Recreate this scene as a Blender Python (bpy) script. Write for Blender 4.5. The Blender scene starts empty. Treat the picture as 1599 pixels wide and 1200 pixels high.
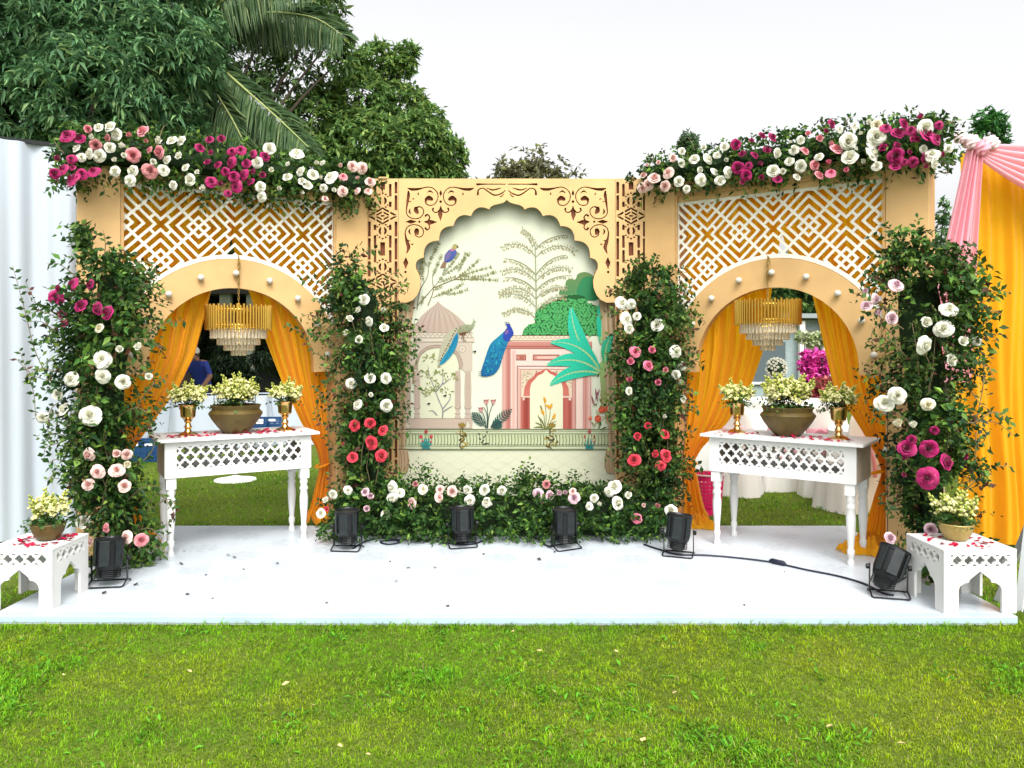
import bpy, bmesh, math, random
import numpy as np
from mathutils import Vector, Matrix, Quaternion
from mathutils.geometry import tessellate_polygon

random.seed(7)
RNG = np.random.default_rng(11)
PI = math.pi
SC = bpy.context.scene
COL = SC.collection

# ------------------------------------------------------------------ camera
FPX, CX, HY, EYE = 1208.0, 800.0, 545.0, 1.5      # focal length, centre, horizon in photo pixels; eye height
cam_d = bpy.data.cameras.new('camera')
cam_d.sensor_width = 36.0
cam_d.lens = 36.0 * FPX / 1599.0
cam_d.shift_y = -55.0 / 1599.0
cam_d.clip_start, cam_d.clip_end = 0.05, 600.0
cam = bpy.data.objects.new('camera', cam_d)
cam.location = (0, 0, EYE)
cam.rotation_euler = (PI / 2, 0, 0)
COL.objects.link(cam)
SC.camera = cam

# ------------------------------------------------------------------ sky, sun, exposure
SUN_EL, SUN_AZ = math.radians(52), math.radians(168)   # azimuth clockwise from +Y: behind the camera, to the right
w = bpy.data.worlds.new('World')
SC.world = w
w.use_nodes = True
nt = w.node_tree
nt.nodes.clear()
sky = nt.nodes.new('ShaderNodeTexSky')
sky.sky_type = 'NISHITA'
sky.sun_disc = False
sky.sun_elevation = SUN_EL
sky.sun_rotation = SUN_AZ
sky.air_density, sky.dust_density, sky.ozone_density = 1.0, 7.0, 0.6
hs = nt.nodes.new('ShaderNodeHueSaturation')
hs.inputs['Saturation'].default_value = 0.08
hs.inputs['Value'].default_value = 2.35
bg = nt.nodes.new('ShaderNodeBackground')
bg.inputs['Strength'].default_value = 0.15
wo = nt.nodes.new('ShaderNodeOutputWorld')
nt.links.new(sky.outputs[0], hs.inputs['Color'])
nt.links.new(hs.outputs[0], bg.inputs['Color'])
nt.links.new(bg.outputs[0], wo.inputs['Surface'])
sun_d = bpy.data.lights.new('sun', 'SUN')
sun_d.energy = 0.55
sun_d.angle = math.radians(14)
sun_d.color = (1.0, 0.955, 0.88)
sun = bpy.data.objects.new('sun', sun_d)
sdir = Vector((math.sin(SUN_AZ) * math.cos(SUN_EL), math.cos(SUN_AZ) * math.cos(SUN_EL), math.sin(SUN_EL)))
sun.rotation_euler = sdir.to_track_quat('Z', 'Y').to_euler()
sun.location = (4, -6, 12)
COL.objects.link(sun)
SC.view_settings.view_transform = 'Standard'
SC.view_settings.look = 'None'
SC.view_settings.gamma = 1.0
SC.view_settings.use_curve_mapping = False
SC.view_settings.exposure = 0.04
SC.render.engine = 'CYCLES'
SC.cycles.max_bounces = 8
SC.cycles.transparent_max_bounces = 8
SC.cycles.sample_clamp_indirect = 6.0
try:
    SC.cycles.use_denoising = True
except Exception:
    pass


# ------------------------------------------------------------------ helpers
def lin(c):
    c /= 255.0
    return c / 12.92 if c <= 0.04045 else ((c + 0.055) / 1.055) ** 2.4


def S(r, g, b):
    return (lin(r), lin(g), lin(b))


def P(px, py, Y):
    return Vector(((px - CX) * Y / FPX, Y, EYE - (py - HY) * Y / FPX))


def G(px, py, z=0.0):
    Y = (EYE - z) * FPX / (py - HY)
    return Vector(((px - CX) * Y / FPX, Y, z))


MATS = {}


def mat(name, col, rough=0.6, metal=0.0, spec=0.4, noise=0.0, nscale=12.0, bump=0.0, bscale=60.0, attr=None,
        transl=0.0, tcol=None, trans=0.0, ior=1.45, coat=0.0, sheen=0.0):
    if name in MATS:
        return MATS[name]
    m = bpy.data.materials.new(name)
    m.use_nodes = True
    t = m.node_tree
    b = t.nodes['Principled BSDF']
    out = t.nodes['Material Output']
    b.inputs['Base Color'].default_value = (*col, 1)
    b.inputs['Roughness'].default_value = rough
    b.inputs['Metallic'].default_value = metal
    b.inputs['Specular IOR Level'].default_value = spec
    b.inputs['IOR'].default_value = ior
    b.inputs['Transmission Weight'].default_value = trans
    b.inputs['Coat Weight'].default_value = coat
    b.inputs['Sheen Weight'].default_value = sheen
    src = None
    if attr:
        a = t.nodes.new('ShaderNodeAttribute')
        a.attribute_name = attr
        src = a.outputs['Color']
    if noise > 0:
        tc = t.nodes.new('ShaderNodeTexCoord')
        n = t.nodes.new('ShaderNodeTexNoise')
        n.inputs['Scale'].default_value = nscale
        n.inputs['Detail'].default_value = 5
        t.links.new(tc.outputs['Object'], n.inputs['Vector'])
        mr = t.nodes.new('ShaderNodeMapRange')
        mr.inputs['From Min'].default_value = 0.3
        mr.inputs['From Max'].default_value = 0.7
        mr.inputs['To Min'].default_value = 1 - noise
        mr.inputs['To Max'].default_value = 1 + noise * 0.5
        t.links.new(n.outputs['Fac'], mr.inputs['Value'])
        mx = t.nodes.new('ShaderNodeVectorMath')
        mx.operation = 'SCALE'
        if src:
            t.links.new(src, mx.inputs[0])
        else:
            mx.inputs[0].default_value = col
        t.links.new(mr.outputs['Result'], mx.inputs['Scale'])
        src = mx.outputs[0]
    if src:
        t.links.new(src, b.inputs['Base Color'])
    if bump > 0:
        tc = t.nodes.new('ShaderNodeTexCoord')
        n = t.nodes.new('ShaderNodeTexNoise')
        n.inputs['Scale'].default_value = bscale
        n.inputs['Detail'].default_value = 6
        t.links.new(tc.outputs['Object'], n.inputs['Vector'])
        bp = t.nodes.new('ShaderNodeBump')
        bp.inputs['Strength'].default_value = bump
        bp.inputs['Distance'].default_value = 0.01
        t.links.new(n.outputs['Fac'], bp.inputs['Height'])
        t.links.new(bp.outputs['Normal'], b.inputs['Normal'])
    if transl > 0:
        tr = t.nodes.new('ShaderNodeBsdfTranslucent')
        if src and tcol is None:
            t.links.new(src, tr.inputs['Color'])
        else:
            tr.inputs['Color'].default_value = (*(tcol or col), 1)
        ms = t.nodes.new('ShaderNodeMixShader')
        ms.inputs[0].default_value = transl
        t.links.new(b.outputs[0], ms.inputs[1])
        t.links.new(tr.outputs[0], ms.inputs[2])
        t.links.new(ms.outputs[0], out.inputs['Surface'])
    MATS[name] = m
    return m


def link(o, parent=None):
    COL.objects.link(o)
    if parent is not None:
        o.parent = parent
    return o


def tag(o, label=None, cat=None, group=None, kind=None):
    if label:
        o['label'] = label
    if cat:
        o['category'] = cat
    if group:
        o['group'] = group
    if kind:
        o['kind'] = kind
    return o


def thing(name, label, cat, loc=(0, 0, 0), rz=0.0, group=None):
    o = bpy.data.objects.new(name, None)
    o.empty_display_size = 0.1
    o.location = loc
    o.rotation_euler = (0, 0, rz)
    link(o)
    return tag(o, label, cat, group)


def build(name, verts, faces, m, parent=None, smooth=False, loc=None):
    me = bpy.data.meshes.new(name)
    me.from_pydata([tuple(v) for v in verts], [], faces)
    me.materials.append(m)
    if smooth:
        me.polygons.foreach_set('use_smooth', [True] * len(me.polygons))
    me.update()
    o = bpy.data.objects.new(name, me)
    if loc is not None:
        o.location = loc
    return link(o, parent)


def put(name, me, parent=None, loc=(0, 0, 0), rot=None, scale=1.0, quat=None):
    o = bpy.data.objects.new(name, me)
    o.location = loc
    if rot is not None:
        o.rotation_euler = rot
    if quat is not None:
        o.rotation_mode = 'QUATERNION'
        o.rotation_quaternion = quat
    o.scale = (scale, scale, scale) if not hasattr(scale, '__len__') else scale
    return link(o, parent)


def fastmesh(name, V, F, m, cols=None, smooth=False):
    """V (n,3) array, F (k,c) array of equal-size faces"""
    me = bpy.data.meshes.new(name)
    V = np.ascontiguousarray(V, dtype=np.float32)
    F = np.ascontiguousarray(F, dtype=np.int32)
    k, c = F.shape
    me.vertices.add(len(V))
    me.vertices.foreach_set('co', V.ravel())
    me.loops.add(k * c)
    me.loops.foreach_set('vertex_index', F.ravel())
    me.polygons.add(k)
    me.polygons.foreach_set('loop_start', np.arange(0, k * c, c, dtype=np.int32))
    if smooth:
        me.polygons.foreach_set('use_smooth', np.ones(k, dtype=bool))
    if cols is not None:
        a = me.color_attributes.new('col', 'FLOAT_COLOR', 'POINT')
        C4 = np.ones((len(V), 4), dtype=np.float32)
        C4[:, :3] = cols
        a.data.foreach_set('color', C4.ravel())
    me.materials.append(m)
    me.update(calc_edges=True)
    return me


def fast(name, V, F, m, parent=None, cols=None, smooth=False, kind=None):
    o = bpy.data.objects.new(name, fastmesh(name, V, F, m, cols, smooth))
    link(o, parent)
    if kind:
        o['kind'] = kind
    return o


class MB:
    """collects shapes for one mesh"""

    def __init__(s):
        s.v, s.f = [], []

    def add(s, verts, faces):
        n = len(s.v)
        s.v += [tuple(v) for v in verts]
        s.f += [tuple(i + n for i in f) for f in faces]
        return s

    def box(s, c, d, rz=0.0, M=None):
        hx, hy, hz = d[0] / 2, d[1] / 2, d[2] / 2
        vs = [Vector((x * hx, y * hy, z * hz)) for x in (-1, 1) for y in (-1, 1) for z in (-1, 1)]
        if rz:
            r = Matrix.Rotation(rz, 3, 'Z')
            vs = [r @ v for v in vs]
        if M is not None:
            vs = [M @ v for v in vs]
        vs = [v + Vector(c) for v in vs]
        return s.add(vs, [(0, 1, 3, 2), (4, 6, 7, 5), (0, 4, 5, 1), (2, 3, 7, 6), (0, 2, 6, 4), (1, 5, 7, 3)])

    def bar(s, a, b, w, h=None, up=(0, 0, 1)):
        a, b = Vector(a), Vector(b)
        h = h or w
        d = (b - a).normalized()
        x = d.cross(Vector(up))
        if x.length < 1e-4:
            x = d.cross(Vector((0, 1, 0)))
        x.normalize()
        y = x.cross(d)
        vs = []
        for p in (a, b):
            for i, j in ((-1, -1), (1, -1), (1, 1), (-1, 1)):
                vs.append(p + x * i * w / 2 + y * j * h / 2)
        return s.add(vs, [(0, 1, 2, 3), (7, 6, 5, 4), (0, 4, 5, 1), (1, 5, 6, 2), (2, 6, 7, 3), (3, 7, 4, 0)])

    def tube(s, pts, r, n=8, caps=True):
        pts = [Vector(p) for p in pts]
        rs = r if hasattr(r, '__len__') else [r] * len(pts)
        vs, fs = [], []
        prev = None
        for i, p in enumerate(pts):
            d = (pts[min(i + 1, len(pts) - 1)] - pts[max(i - 1, 0)])
            d = d.normalized() if d.length > 1e-9 else Vector((0, 0, 1))
            x = d.cross(prev if prev is not None else (Vector((0, 0, 1)) if abs(d.z) < 0.95 else Vector((1, 0, 0))))
            if prev is not None:
                x = prev - d * prev.dot(d)
            if x.length < 1e-6:
                x = d.orthogonal()
            x.normalize()
            prev = x
            y = d.cross(x)
            for k in range(n):
                a = 2 * PI * k / n
                vs.append(p + (x * math.cos(a) + y * math.sin(a)) * rs[i])
        for i in range(len(pts) - 1):
            for k in range(n):
                a, b = i * n + k, i * n + (k + 1) % n
                fs.append((a, b, b + n, a + n))
        if caps:
            fs.append(tuple(reversed(range(n))))
            fs.append(tuple(range((len(pts) - 1) * n, len(pts) * n)))
        return s.add(vs, fs)

    def lathe(s, prof, n=24, c=(0, 0, 0), M=None):
        vs, fs = [], []
        for r, z in prof:
            for k in range(n):
                a = 2 * PI * k / n
                v = Vector((r * math.cos(a), r * math.sin(a), z))
                if M is not None:
                    v = M @ v
                vs.append(v + Vector(c))
        for i in range(len(prof) - 1):
            for k in range(n):
                a, b = i * n + k, i * n + (k + 1) % n
                fs.append((a, b, b + n, a + n))
        if prof[0][0] > 1e-5:
            fs.append(tuple(reversed(range(n))))
        if prof[-1][0] > 1e-5:
            fs.append(tuple(range((len(prof) - 1) * n, len(prof) * n)))
        return s.add(vs, fs)

    def prism(s, poly, y0, y1):
        """poly of (x,z) counter-clockwise seen from -y, extruded from y0 (front) to y1"""
        n = len(poly)
        vs = [(x, y0, z) for x, z in poly] + [(x, y1, z) for x, z in poly]
        tris = tessellate_polygon([[Vector((x, z, 0)) for x, z in poly]])
        fs = []
        for t in tris:
            a, b, c = t
            ar = (poly[b][0] - poly[a][0]) * (poly[c][1] - poly[a][1]) - (poly[c][0] - poly[a][0]) * (poly[b][1] - poly[a][1])
            if ar < 0:
                a, b, c = a, c, b
            fs.append((a, b, c))
            fs.append((a + n, c + n, b + n))
        ar = sum(poly[i][0] * poly[(i + 1) % n][1] - poly[(i + 1) % n][0] * poly[i][1] for i in range(n))
        for i in range(n):
            j = (i + 1) % n
            fs.append((i, i + n, j + n, j) if ar > 0 else (i, j, j + n, i + n))
        return s.add(vs, fs)

    def build(s, name, m, parent=None, smooth=False, bevel=0.0, loc=None):
        o = build(name, s.v, s.f, m, parent, smooth, loc)
        if bevel:
            b = o.modifiers.new('bevel', 'BEVEL')
            b.width = bevel
            b.segments = 2
            b.limit_method = 'ANGLE'
            b.angle_limit = math.radians(40)
        if smooth:
            try:
                o.data.set_sharp_from_angle(angle=math.radians(42))
            except Exception:
                pass
        return o


def catmull(pts, n=8):
    pts = [Vector(p) for p in pts]
    if len(pts) < 3:
        return [pts[0].lerp(pts[-1], i / n) for i in range(n + 1)]
    out = []
    for i in range(len(pts) - 1):
        p0, p1, p2, p3 = pts[max(i - 1, 0)], pts[i], pts[i + 1], pts[min(i + 2, len(pts) - 1)]
        for k in range(n):
            t = k / n
            out.append(0.5 * ((2 * p1) + (p2 - p0) * t + (2 * p0 - 5 * p1 + 4 * p2 - p3) * t * t + (3 * p1 - p0 - 3 * p2 + p3) * t ** 3))
    out.append(pts[-1])
    return out


# ------------------------------------------------------------------ cut boards: a signed field, contoured and filled
def rdp(pts, eps):
    n = len(pts)
    if n < 4:
        return pts
    A = np.array(pts)
    keep = np.zeros(n, bool)
    far = int(np.argmax(np.sum((A - A[0]) ** 2, 1)))
    keep[0] = keep[far] = True
    st = [(0, far), (far, n)]
    while st:
        a, b = st.pop()
        if b - a < 2:
            continue
        p, q = A[a], A[b % n]
        d = q - p
        L = np.hypot(*d)
        seg = A[a + 1:b]
        if L < 1e-9:
            dist = np.hypot(*(seg - p).T)
        else:
            dist = np.abs(d[0] * (seg[:, 1] - p[1]) - d[1] * (seg[:, 0] - p[0])) / L
        i = int(np.argmax(dist))
        if dist[i] > eps:
            keep[a + 1 + i] = True
            st += [(a, a + 1 + i), (a + 1 + i, b)]
    return [tuple(x) for x in A[keep]]


def cut_board(field, x0, x1, z0, z1, res, thick, name, eps=0.0006):
    """board of the region field<0 in the x,z plane, front at y=0, back at y=thick; returns a mesh"""
    nx, nz = int(round((x1 - x0) / res)) + 3, int(round((z1 - z0) / res)) + 3
    xs = x0 + (np.arange(nx) - 1) * res
    zs = z0 + (np.arange(nz) - 1) * res
    X, Z = np.meshgrid(xs, zs, indexing='ij')
    f = field(X, Z)
    f[np.abs(f) < 1e-7] = 1e-7
    f[0, :] = f[-1, :] = res * .5
    f[:, 0] = f[:, -1] = res * .5
    s = f < 0
    code = s[:-1, :-1] * 1 + s[1:, :-1] * 2 + s[1:, 1:] * 4 + s[:-1, 1:] * 8
    nxt = {}
    # edges: 0 bottom 1 right 2 top 3 left ; segments oriented with the solid on the left
    T = {1: [(0, 3)], 2: [(1, 0)], 3: [(1, 3)], 4: [(2, 1)], 5: [(0, 3), (2, 1)], 6: [(2, 0)], 7: [(2, 3)],
         8: [(3, 2)], 9: [(0, 2)], 10: [(1, 0), (3, 2)], 11: [(1, 2)], 12: [(3, 1)], 13: [(0, 1)], 14: [(3, 0)]}

    def key(i, j, e):
        return (i, j, 0) if e == 0 else (i + 1, j, 1) if e == 1 else (i, j + 1, 0) if e == 2 else (i, j, 1)

    ii, jj = np.nonzero((code > 0) & (code < 15))
    for i, j in zip(ii.tolist(), jj.tolist()):
        for a, b in T[int(code[i, j])]:
            nxt[key(i, j, a)] = key(i, j, b)

    def pos(k):
        i, j, e = k
        if e == 0:
            a, b = f[i, j], f[i + 1, j]
            return (xs[i] + res * a / (a - b), zs[j])
        a, b = f[i, j], f[i, j + 1]
        return (xs[i], zs[j] + res * a / (a - b))

    loops = []
    while nxt:
        k0, k = next(iter(nxt.items()))
        del nxt[k0]
        lp = [pos(k0)]
        while k != k0 and k in nxt:
            lp.append(pos(k))
            k = nxt.pop(k)
        if len(lp) > 5:
            lp = rdp(lp, eps)
            if len(lp) > 2:
                loops.append(lp)
    cu = bpy.data.curves.new(name, 'CURVE')
    cu.dimensions = '2D'
    cu.fill_mode = 'BOTH'
    cu.extrude = thick / 2
    for lp in loops:
        sp = cu.splines.new('POLY')
        sp.points.add(len(lp) - 1)
        sp.points.foreach_set('co', [c for p in lp for c in (p[0], p[1], 0, 1)])
        sp.use_cyclic_u = True
    ob = bpy.data.objects.new(name, cu)
    COL.objects.link(ob)
    dg = bpy.context.evaluated_depsgraph_get()
    me = bpy.data.meshes.new_from_object(ob.evaluated_get(dg))
    bpy.data.objects.remove(ob)
    bpy.data.curves.remove(cu)
    n = len(me.vertices)
    co = np.empty(n * 3, np.float32)
    me.vertices.foreach_get('co', co)
    co = co.reshape(-1, 3)
    V = np.stack([co[:, 0], thick / 2 - co[:, 2], co[:, 1]], 1)
    me.vertices.foreach_set('co', np.ascontiguousarray(V).ravel())
    me.name = name
    bm = bmesh.new()
    bm.from_mesh(me)
    bmesh.ops.remove_doubles(bm, verts=bm.verts, dist=1e-5)
    bmesh.ops.recalc_face_normals(bm, faces=bm.faces)
    for fc in bm.faces:
        fc.smooth = False
    bm.to_mesh(me)
    bm.free()
    me.update()
    return me


def f_rect(X, Z, x0, x1, z0, z1):
    return np.maximum(np.abs(X - (x0 + x1) / 2) - (x1 - x0) / 2, np.abs(Z - (z0 + z1) / 2) - (z1 - z0) / 2)


def f_poly(X, Z, poly):
    d = np.full(X.shape, 1e9)
    ins = np.zeros(X.shape, bool)
    n = len(poly)
    for i in range(n):
        ax, az = poly[i]
        bx, bz = poly[(i + 1) % n]
        ex, ez = bx - ax, bz - az
        t = np.clip(((X - ax) * ex + (Z - az) * ez) / max(ex * ex + ez * ez, 1e-12), 0, 1)
        d = np.minimum(d, np.hypot(X - ax - t * ex, Z - az - t * ez))
        if az != bz:
            c = ((az > Z) != (bz > Z)) & (X < (bx - ax) * (Z - az) / (bz - az) + ax)
            ins ^= c
    return np.where(ins, -d, d)


def f_stroke(X, Z, pts, ws):
    """tapered stroke; ws are half widths per point; evaluated only near the stroke"""
    d = np.full(X.shape, 1e3)
    A = np.array(pts)
    m = max(ws) + 0.02
    x0, x1, z0, z1 = A[:, 0].min() - m, A[:, 0].max() + m, A[:, 1].min() - m, A[:, 1].max() + m
    I = np.nonzero((X[:, 0] > x0) & (X[:, 0] < x1))[0]
    J = np.nonzero((Z[0, :] > z0) & (Z[0, :] < z1))[0]
    if not len(I) or not len(J):
        return d
    sl = (slice(I[0], I[-1] + 1), slice(J[0], J[-1] + 1))
    x, z = X[sl], Z[sl]
    dd = np.full(x.shape, 1e3)
    for i in range(len(A) - 1):
        ax, az = A[i]
        ex, ez = A[i + 1] - A[i]
        t = np.clip(((x - ax) * ex + (z - az) * ez) / max(ex * ex + ez * ez, 1e-12), 0, 1)
        dd = np.minimum(dd, np.hypot(x - ax - t * ex, z - az - t * ez) - (ws[i] + (ws[i + 1] - ws[i]) * t))
    d[sl] = dd
    return d

# ------------------------------------------------------------------ materials
M_beige = mat('beige_paint', (0.565, 0.355, 0.150), 0.55, noise=0.13, nscale=3.0, bump=0.09, bscale=70)
M_beige_edge = mat('beige_edge', (0.50, 0.29, 0.11), 0.6, noise=0.1)
M_brown = mat('brown_backing', (0.16, 0.045, 0.014), 0.7, noise=0.15, nscale=9)
M_lat = mat('white_lattice_paint', (0.74, 0.71, 0.62), 0.5, noise=0.04)
M_white = mat('white_paint', (0.66, 0.65, 0.63), 0.42, noise=0.05, nscale=7, bump=0.03)
M_bulb = mat('bulb_glass', (0.55, 0.51, 0.44), 0.18, spec=0.6)
M_gold = mat('gold_metal', (0.72, 0.46, 0.09), 0.28, metal=1.0)
M_copper = mat('rose_gold_metal', (0.66, 0.42, 0.16), 0.25, metal=1.0, noise=0.1)
M_brass = mat('old_brass', (0.105, 0.070, 0.018), 0.45, metal=0.25, noise=0.25, nscale=14, bump=0.12, bscale=45)
M_brassl = mat('pale_brass', (0.33, 0.24, 0.075), 0.45, metal=0.2, noise=0.2, nscale=14, bump=0.1)
M_crystal = mat('crystal', (0.90, 0.80, 0.62), 0.08, trans=0.55, ior=1.5, spec=0.6)
M_black = mat('black_metal', (0.006, 0.0065, 0.007), 0.38, spec=0.35, noise=0.2, bump=0.05)
M_darkgrey = mat('scuffed_grey_plate', (0.013, 0.017, 0.018), 0.38, noise=0.5, nscale=30)
M_cable = mat('cable_rubber', (0.010, 0.012, 0.028), 0.5)
M_chain = mat('chain_brass', (0.34, 0.23, 0.07), 0.4, metal=0.8)
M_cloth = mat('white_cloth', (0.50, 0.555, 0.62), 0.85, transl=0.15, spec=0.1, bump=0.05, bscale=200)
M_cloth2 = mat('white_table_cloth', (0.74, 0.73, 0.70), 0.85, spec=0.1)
M_orange = mat('orange_fabric', (0.95, 0.50, 0.022), 0.75, transl=0.62, tcol=(0.98, 0.54, 0.010), spec=0.15, sheen=0.2, noise=0.10, nscale=3, bump=0.35, bscale=22)
M_orange2 = mat('yellow_orange_fabric', (0.88, 0.41, 0.012), 0.75, transl=0.48, tcol=(0.97, 0.52, 0.008), spec=0.15, sheen=0.2, noise=0.10, nscale=3, bump=0.3, bscale=20)
M_pink = mat('pink_fabric', (0.86, 0.45, 0.53), 0.72, transl=0.4, tcol=(0.92, 0.55, 0.62), spec=0.15, sheen=0.2)
M_pinkw = mat('pale_pink_fabric', (0.86, 0.70, 0.72), 0.72, transl=0.3, spec=0.15)
M_leaf = mat('leaf', (0.05, 0.1, 0.03), 0.5, attr='col', transl=0.2, spec=0.2)
M_tleaf = mat('tree_leaf', (0.05, 0.1, 0.03), 0.5, attr='col', transl=0.35, spec=0.2)
M_core = mat('dark_gap_green', (0.018, 0.032, 0.014), 0.95, spec=0.05, noise=0.4, nscale=30)  # near-black green, paints the shade into gaps between leaves
M_stem = mat('stem', (0.16, 0.12, 0.06), 0.7)
M_gstem = mat('green_stem', (0.08, 0.13, 0.03), 0.6)
M_bark = mat('bark', (0.055, 0.042, 0.030), 0.9, noise=0.4, nscale=8, bump=0.5, bscale=14)
M_grass = mat('grass_blade', (0.06, 0.12, 0.02), 0.6, attr='col', transl=0.3, spec=0.06)
M_petal = mat('loose_petal', (0.36, 0.003, 0.035), 0.5)
M_print = mat('printed_ink', (0.8, 0.8, 0.6), 0.62, attr='col', spec=0.2)
M_basket = mat('pink_plastic', (0.85, 0.015, 0.17), 0.35, spec=0.5)
M_crate = mat('blue_plastic', (0.012, 0.05, 0.13), 0.4)
M_side = mat('tan_side_board', (0.40, 0.325, 0.255), 0.7, noise=0.2, nscale=6)
M_tan = mat('tan_paint', (0.62, 0.42, 0.20), 0.6, noise=0.1)

# ------------------------------------------------------------------ the ground and the stage floor
LAWN_Z = -0.046
lm = bpy.data.materials.new('lawn_soil')
lm.use_nodes = True
t = lm.node_tree
b = t.nodes['Principled BSDF']
b.inputs['Roughness'].default_value = 0.95
b.inputs['Specular IOR Level'].default_value = 0.05
tc = t.nodes.new('ShaderNodeTexCoord')
n1 = t.nodes.new('ShaderNodeTexNoise')
n1.inputs['Scale'].default_value = 0.9
n1.inputs['Detail'].default_value = 6
n2 = t.nodes.new('ShaderNodeTexNoise')
n2.inputs['Scale'].default_value = 55
n2.inputs['Detail'].default_value = 8
t.links.new(tc.outputs['Object'], n1.inputs['Vector'])
t.links.new(tc.outputs['Object'], n2.inputs['Vector'])
ad = t.nodes.new('ShaderNodeMath')
ad.operation = 'ADD'
t.links.new(n1.outputs['Fac'], ad.inputs[0])
t.links.new(n2.outputs['Fac'], ad.inputs[1])
cr = t.nodes.new('ShaderNodeValToRGB')
cr.color_ramp.elements[0].position = 0.35
cr.color_ramp.elements[0].color = (0.050, 0.085, 0.012, 1)
cr.color_ramp.elements[1].position = 0.65
cr.color_ramp.elements[1].color = (0.13, 0.17, 0.028, 1)
ml = t.nodes.new('ShaderNodeMath')
ml.operation = 'MULTIPLY'
ml.inputs[1].default_value = 0.5
t.links.new(ad.outputs[0], ml.inputs[0])
t.links.new(ml.outputs[0], cr.inputs['Fac'])
t.links.new(cr.outputs['Color'], b.inputs['Base Color'])
bp = t.nodes.new('ShaderNodeBump')
bp.inputs['Strength'].default_value = 0.6
bp.inputs['Distance'].default_value = 0.03
t.links.new(n2.outputs['Fac'], bp.inputs['Height'])
t.links.new(bp.outputs['Normal'], b.inputs['Normal'])
lawn = build('lawn', [(-300, -60, LAWN_Z), (300, -60, LAWN_Z), (300, 400, LAWN_Z), (-300, 400, LAWN_Z)], [(0, 1, 2, 3)], lm)
lawn['kind'] = 'structure'

# stage floor: white sheet vinyl on boards with faint grey medallions printed on it
fm = bpy.data.materials.new('stage_vinyl')
fm.use_nodes = True
t = fm.node_tree
b = t.nodes['Principled BSDF']
b.inputs['Roughness'].default_value = 0.30
b.inputs['Specular IOR Level'].default_value = 0.45
tc = t.nodes.new('ShaderNodeTexCoord')
mp = t.nodes.new('ShaderNodeMapping')
mp.inputs['Scale'].default_value = (1 / 0.42, 1 / 0.42, 1)
mp.inputs['Rotation'].default_value = (0, 0, 0.5)
t.links.new(tc.outputs['Object'], mp.inputs['Vector'])
fr = t.nodes.new('ShaderNodeVectorMath')
fr.operation = 'FRACTION'
t.links.new(mp.outputs[0], fr.inputs[0])
su = t.nodes.new('ShaderNodeVectorMath')
su.operation = 'SUBTRACT'
su.inputs[1].default_value = (0.5, 0.5, 0)
t.links.new(fr.outputs[0], su.inputs[0])
sx = t.nodes.new('ShaderNodeSeparateXYZ')
t.links.new(su.outputs[0], sx.inputs[0])


def mth(tree, op, a, bb=None):
    n = tree.nodes.new('ShaderNodeMath')
    n.operation = op
    for k, v in enumerate((a, bb)):
        if v is None:
            continue
        if isinstance(v, (int, float)):
            n.inputs[k].default_value = v
        else:
            tree.links.new(v, n.inputs[k])
    return n.outputs[0]


ang = mth(t, 'ARCTAN2', sx.outputs[0], sx.outputs[1])
rad = mth(t, 'SQRT', mth(t, 'ADD', mth(t, 'MULTIPLY', sx.outputs[0], sx.outputs[0]), mth(t, 'MULTIPLY', sx.outputs[1], sx.outputs[1])))
pet = mth(t, 'ADD', 0.27, mth(t, 'MULTIPLY', 0.05, mth(t, 'COSINE', mth(t, 'MULTIPLY', ang, 8.0))))
ins = mth(t, 'LESS_THAN', rad, pet)
nn = t.nodes.new('ShaderNodeTexNoise')
nn.inputs['Scale'].default_value = 26
nn.inputs['Detail'].default_value = 4
t.links.new(tc.outputs['Object'], nn.inputs['Vector'])
mot = mth(t, 'GREATER_THAN', nn.outputs['Fac'], 0.44)
nl = t.nodes.new('ShaderNodeTexNoise')
nl.inputs['Scale'].default_value = 1.4
nl.inputs['Detail'].default_value = 4
t.links.new(tc.outputs['Object'], nl.inputs['Vector'])
fac = mth(t, 'MULTIPLY', mth(t, 'MULTIPLY', ins, mot), 0.75)
mx = t.nodes.new('ShaderNodeMix')
mx.data_type = 'RGBA'
mx.inputs['A'].default_value = (0.50, 0.535, 0.562, 1)
mx.inputs['B'].default_value = (0.40, 0.435, 0.462, 1)
t.links.new(fac, mx.inputs['Factor'])
mx2 = t.nodes.new('ShaderNodeMix')
mx2.data_type = 'RGBA'
mx2.blend_type = 'MULTIPLY'
mx2.inputs['B'].default_value = (0.88, 0.92, 0.95, 1)
t.links.new(mth(t, 'MULTIPLY', nl.outputs['Fac'], 0.8), mx2.inputs['Factor'])
t.links.new(mx.outputs['Result'], mx2.inputs['A'])
sp = t.nodes.new('ShaderNodeSeparateXYZ')
t.links.new(tc.outputs['Object'], sp.inputs[0])
wob = mth(t, 'MULTIPLY', nl.outputs['Fac'], 0.02)
sea = mth(t, 'LESS_THAN', mth(t, 'ABSOLUTE', mth(t, 'SUBTRACT', mth(t, 'FRACT', mth(t, 'ADD', mth(t, 'DIVIDE', sp.outputs[0], 1.22), mth(t, 'ADD', wob, 0.13))), 0.5)), 0.0022)
nd = t.nodes.new('ShaderNodeTexNoise')
nd.inputs['Scale'].default_value = 9
nd.inputs['Detail'].default_value = 8
nd.inputs['Roughness'].default_value = 0.7
t.links.new(tc.outputs['Object'], nd.inputs['Vector'])
dirt = mth(t, 'MULTIPLY', mth(t, 'MAXIMUM', mth(t, 'SUBTRACT', nd.outputs['Fac'], 0.56), 0.0), 2.4)
mx3 = t.nodes.new('ShaderNodeMix')
mx3.data_type = 'RGBA'
mx3.inputs['B'].default_value = (0.36, 0.37, 0.36, 1)
t.links.new(mth(t, 'MINIMUM', mth(t, 'ADD', mth(t, 'MULTIPLY', sea, 0.55), dirt), 0.7), mx3.inputs['Factor'])
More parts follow.
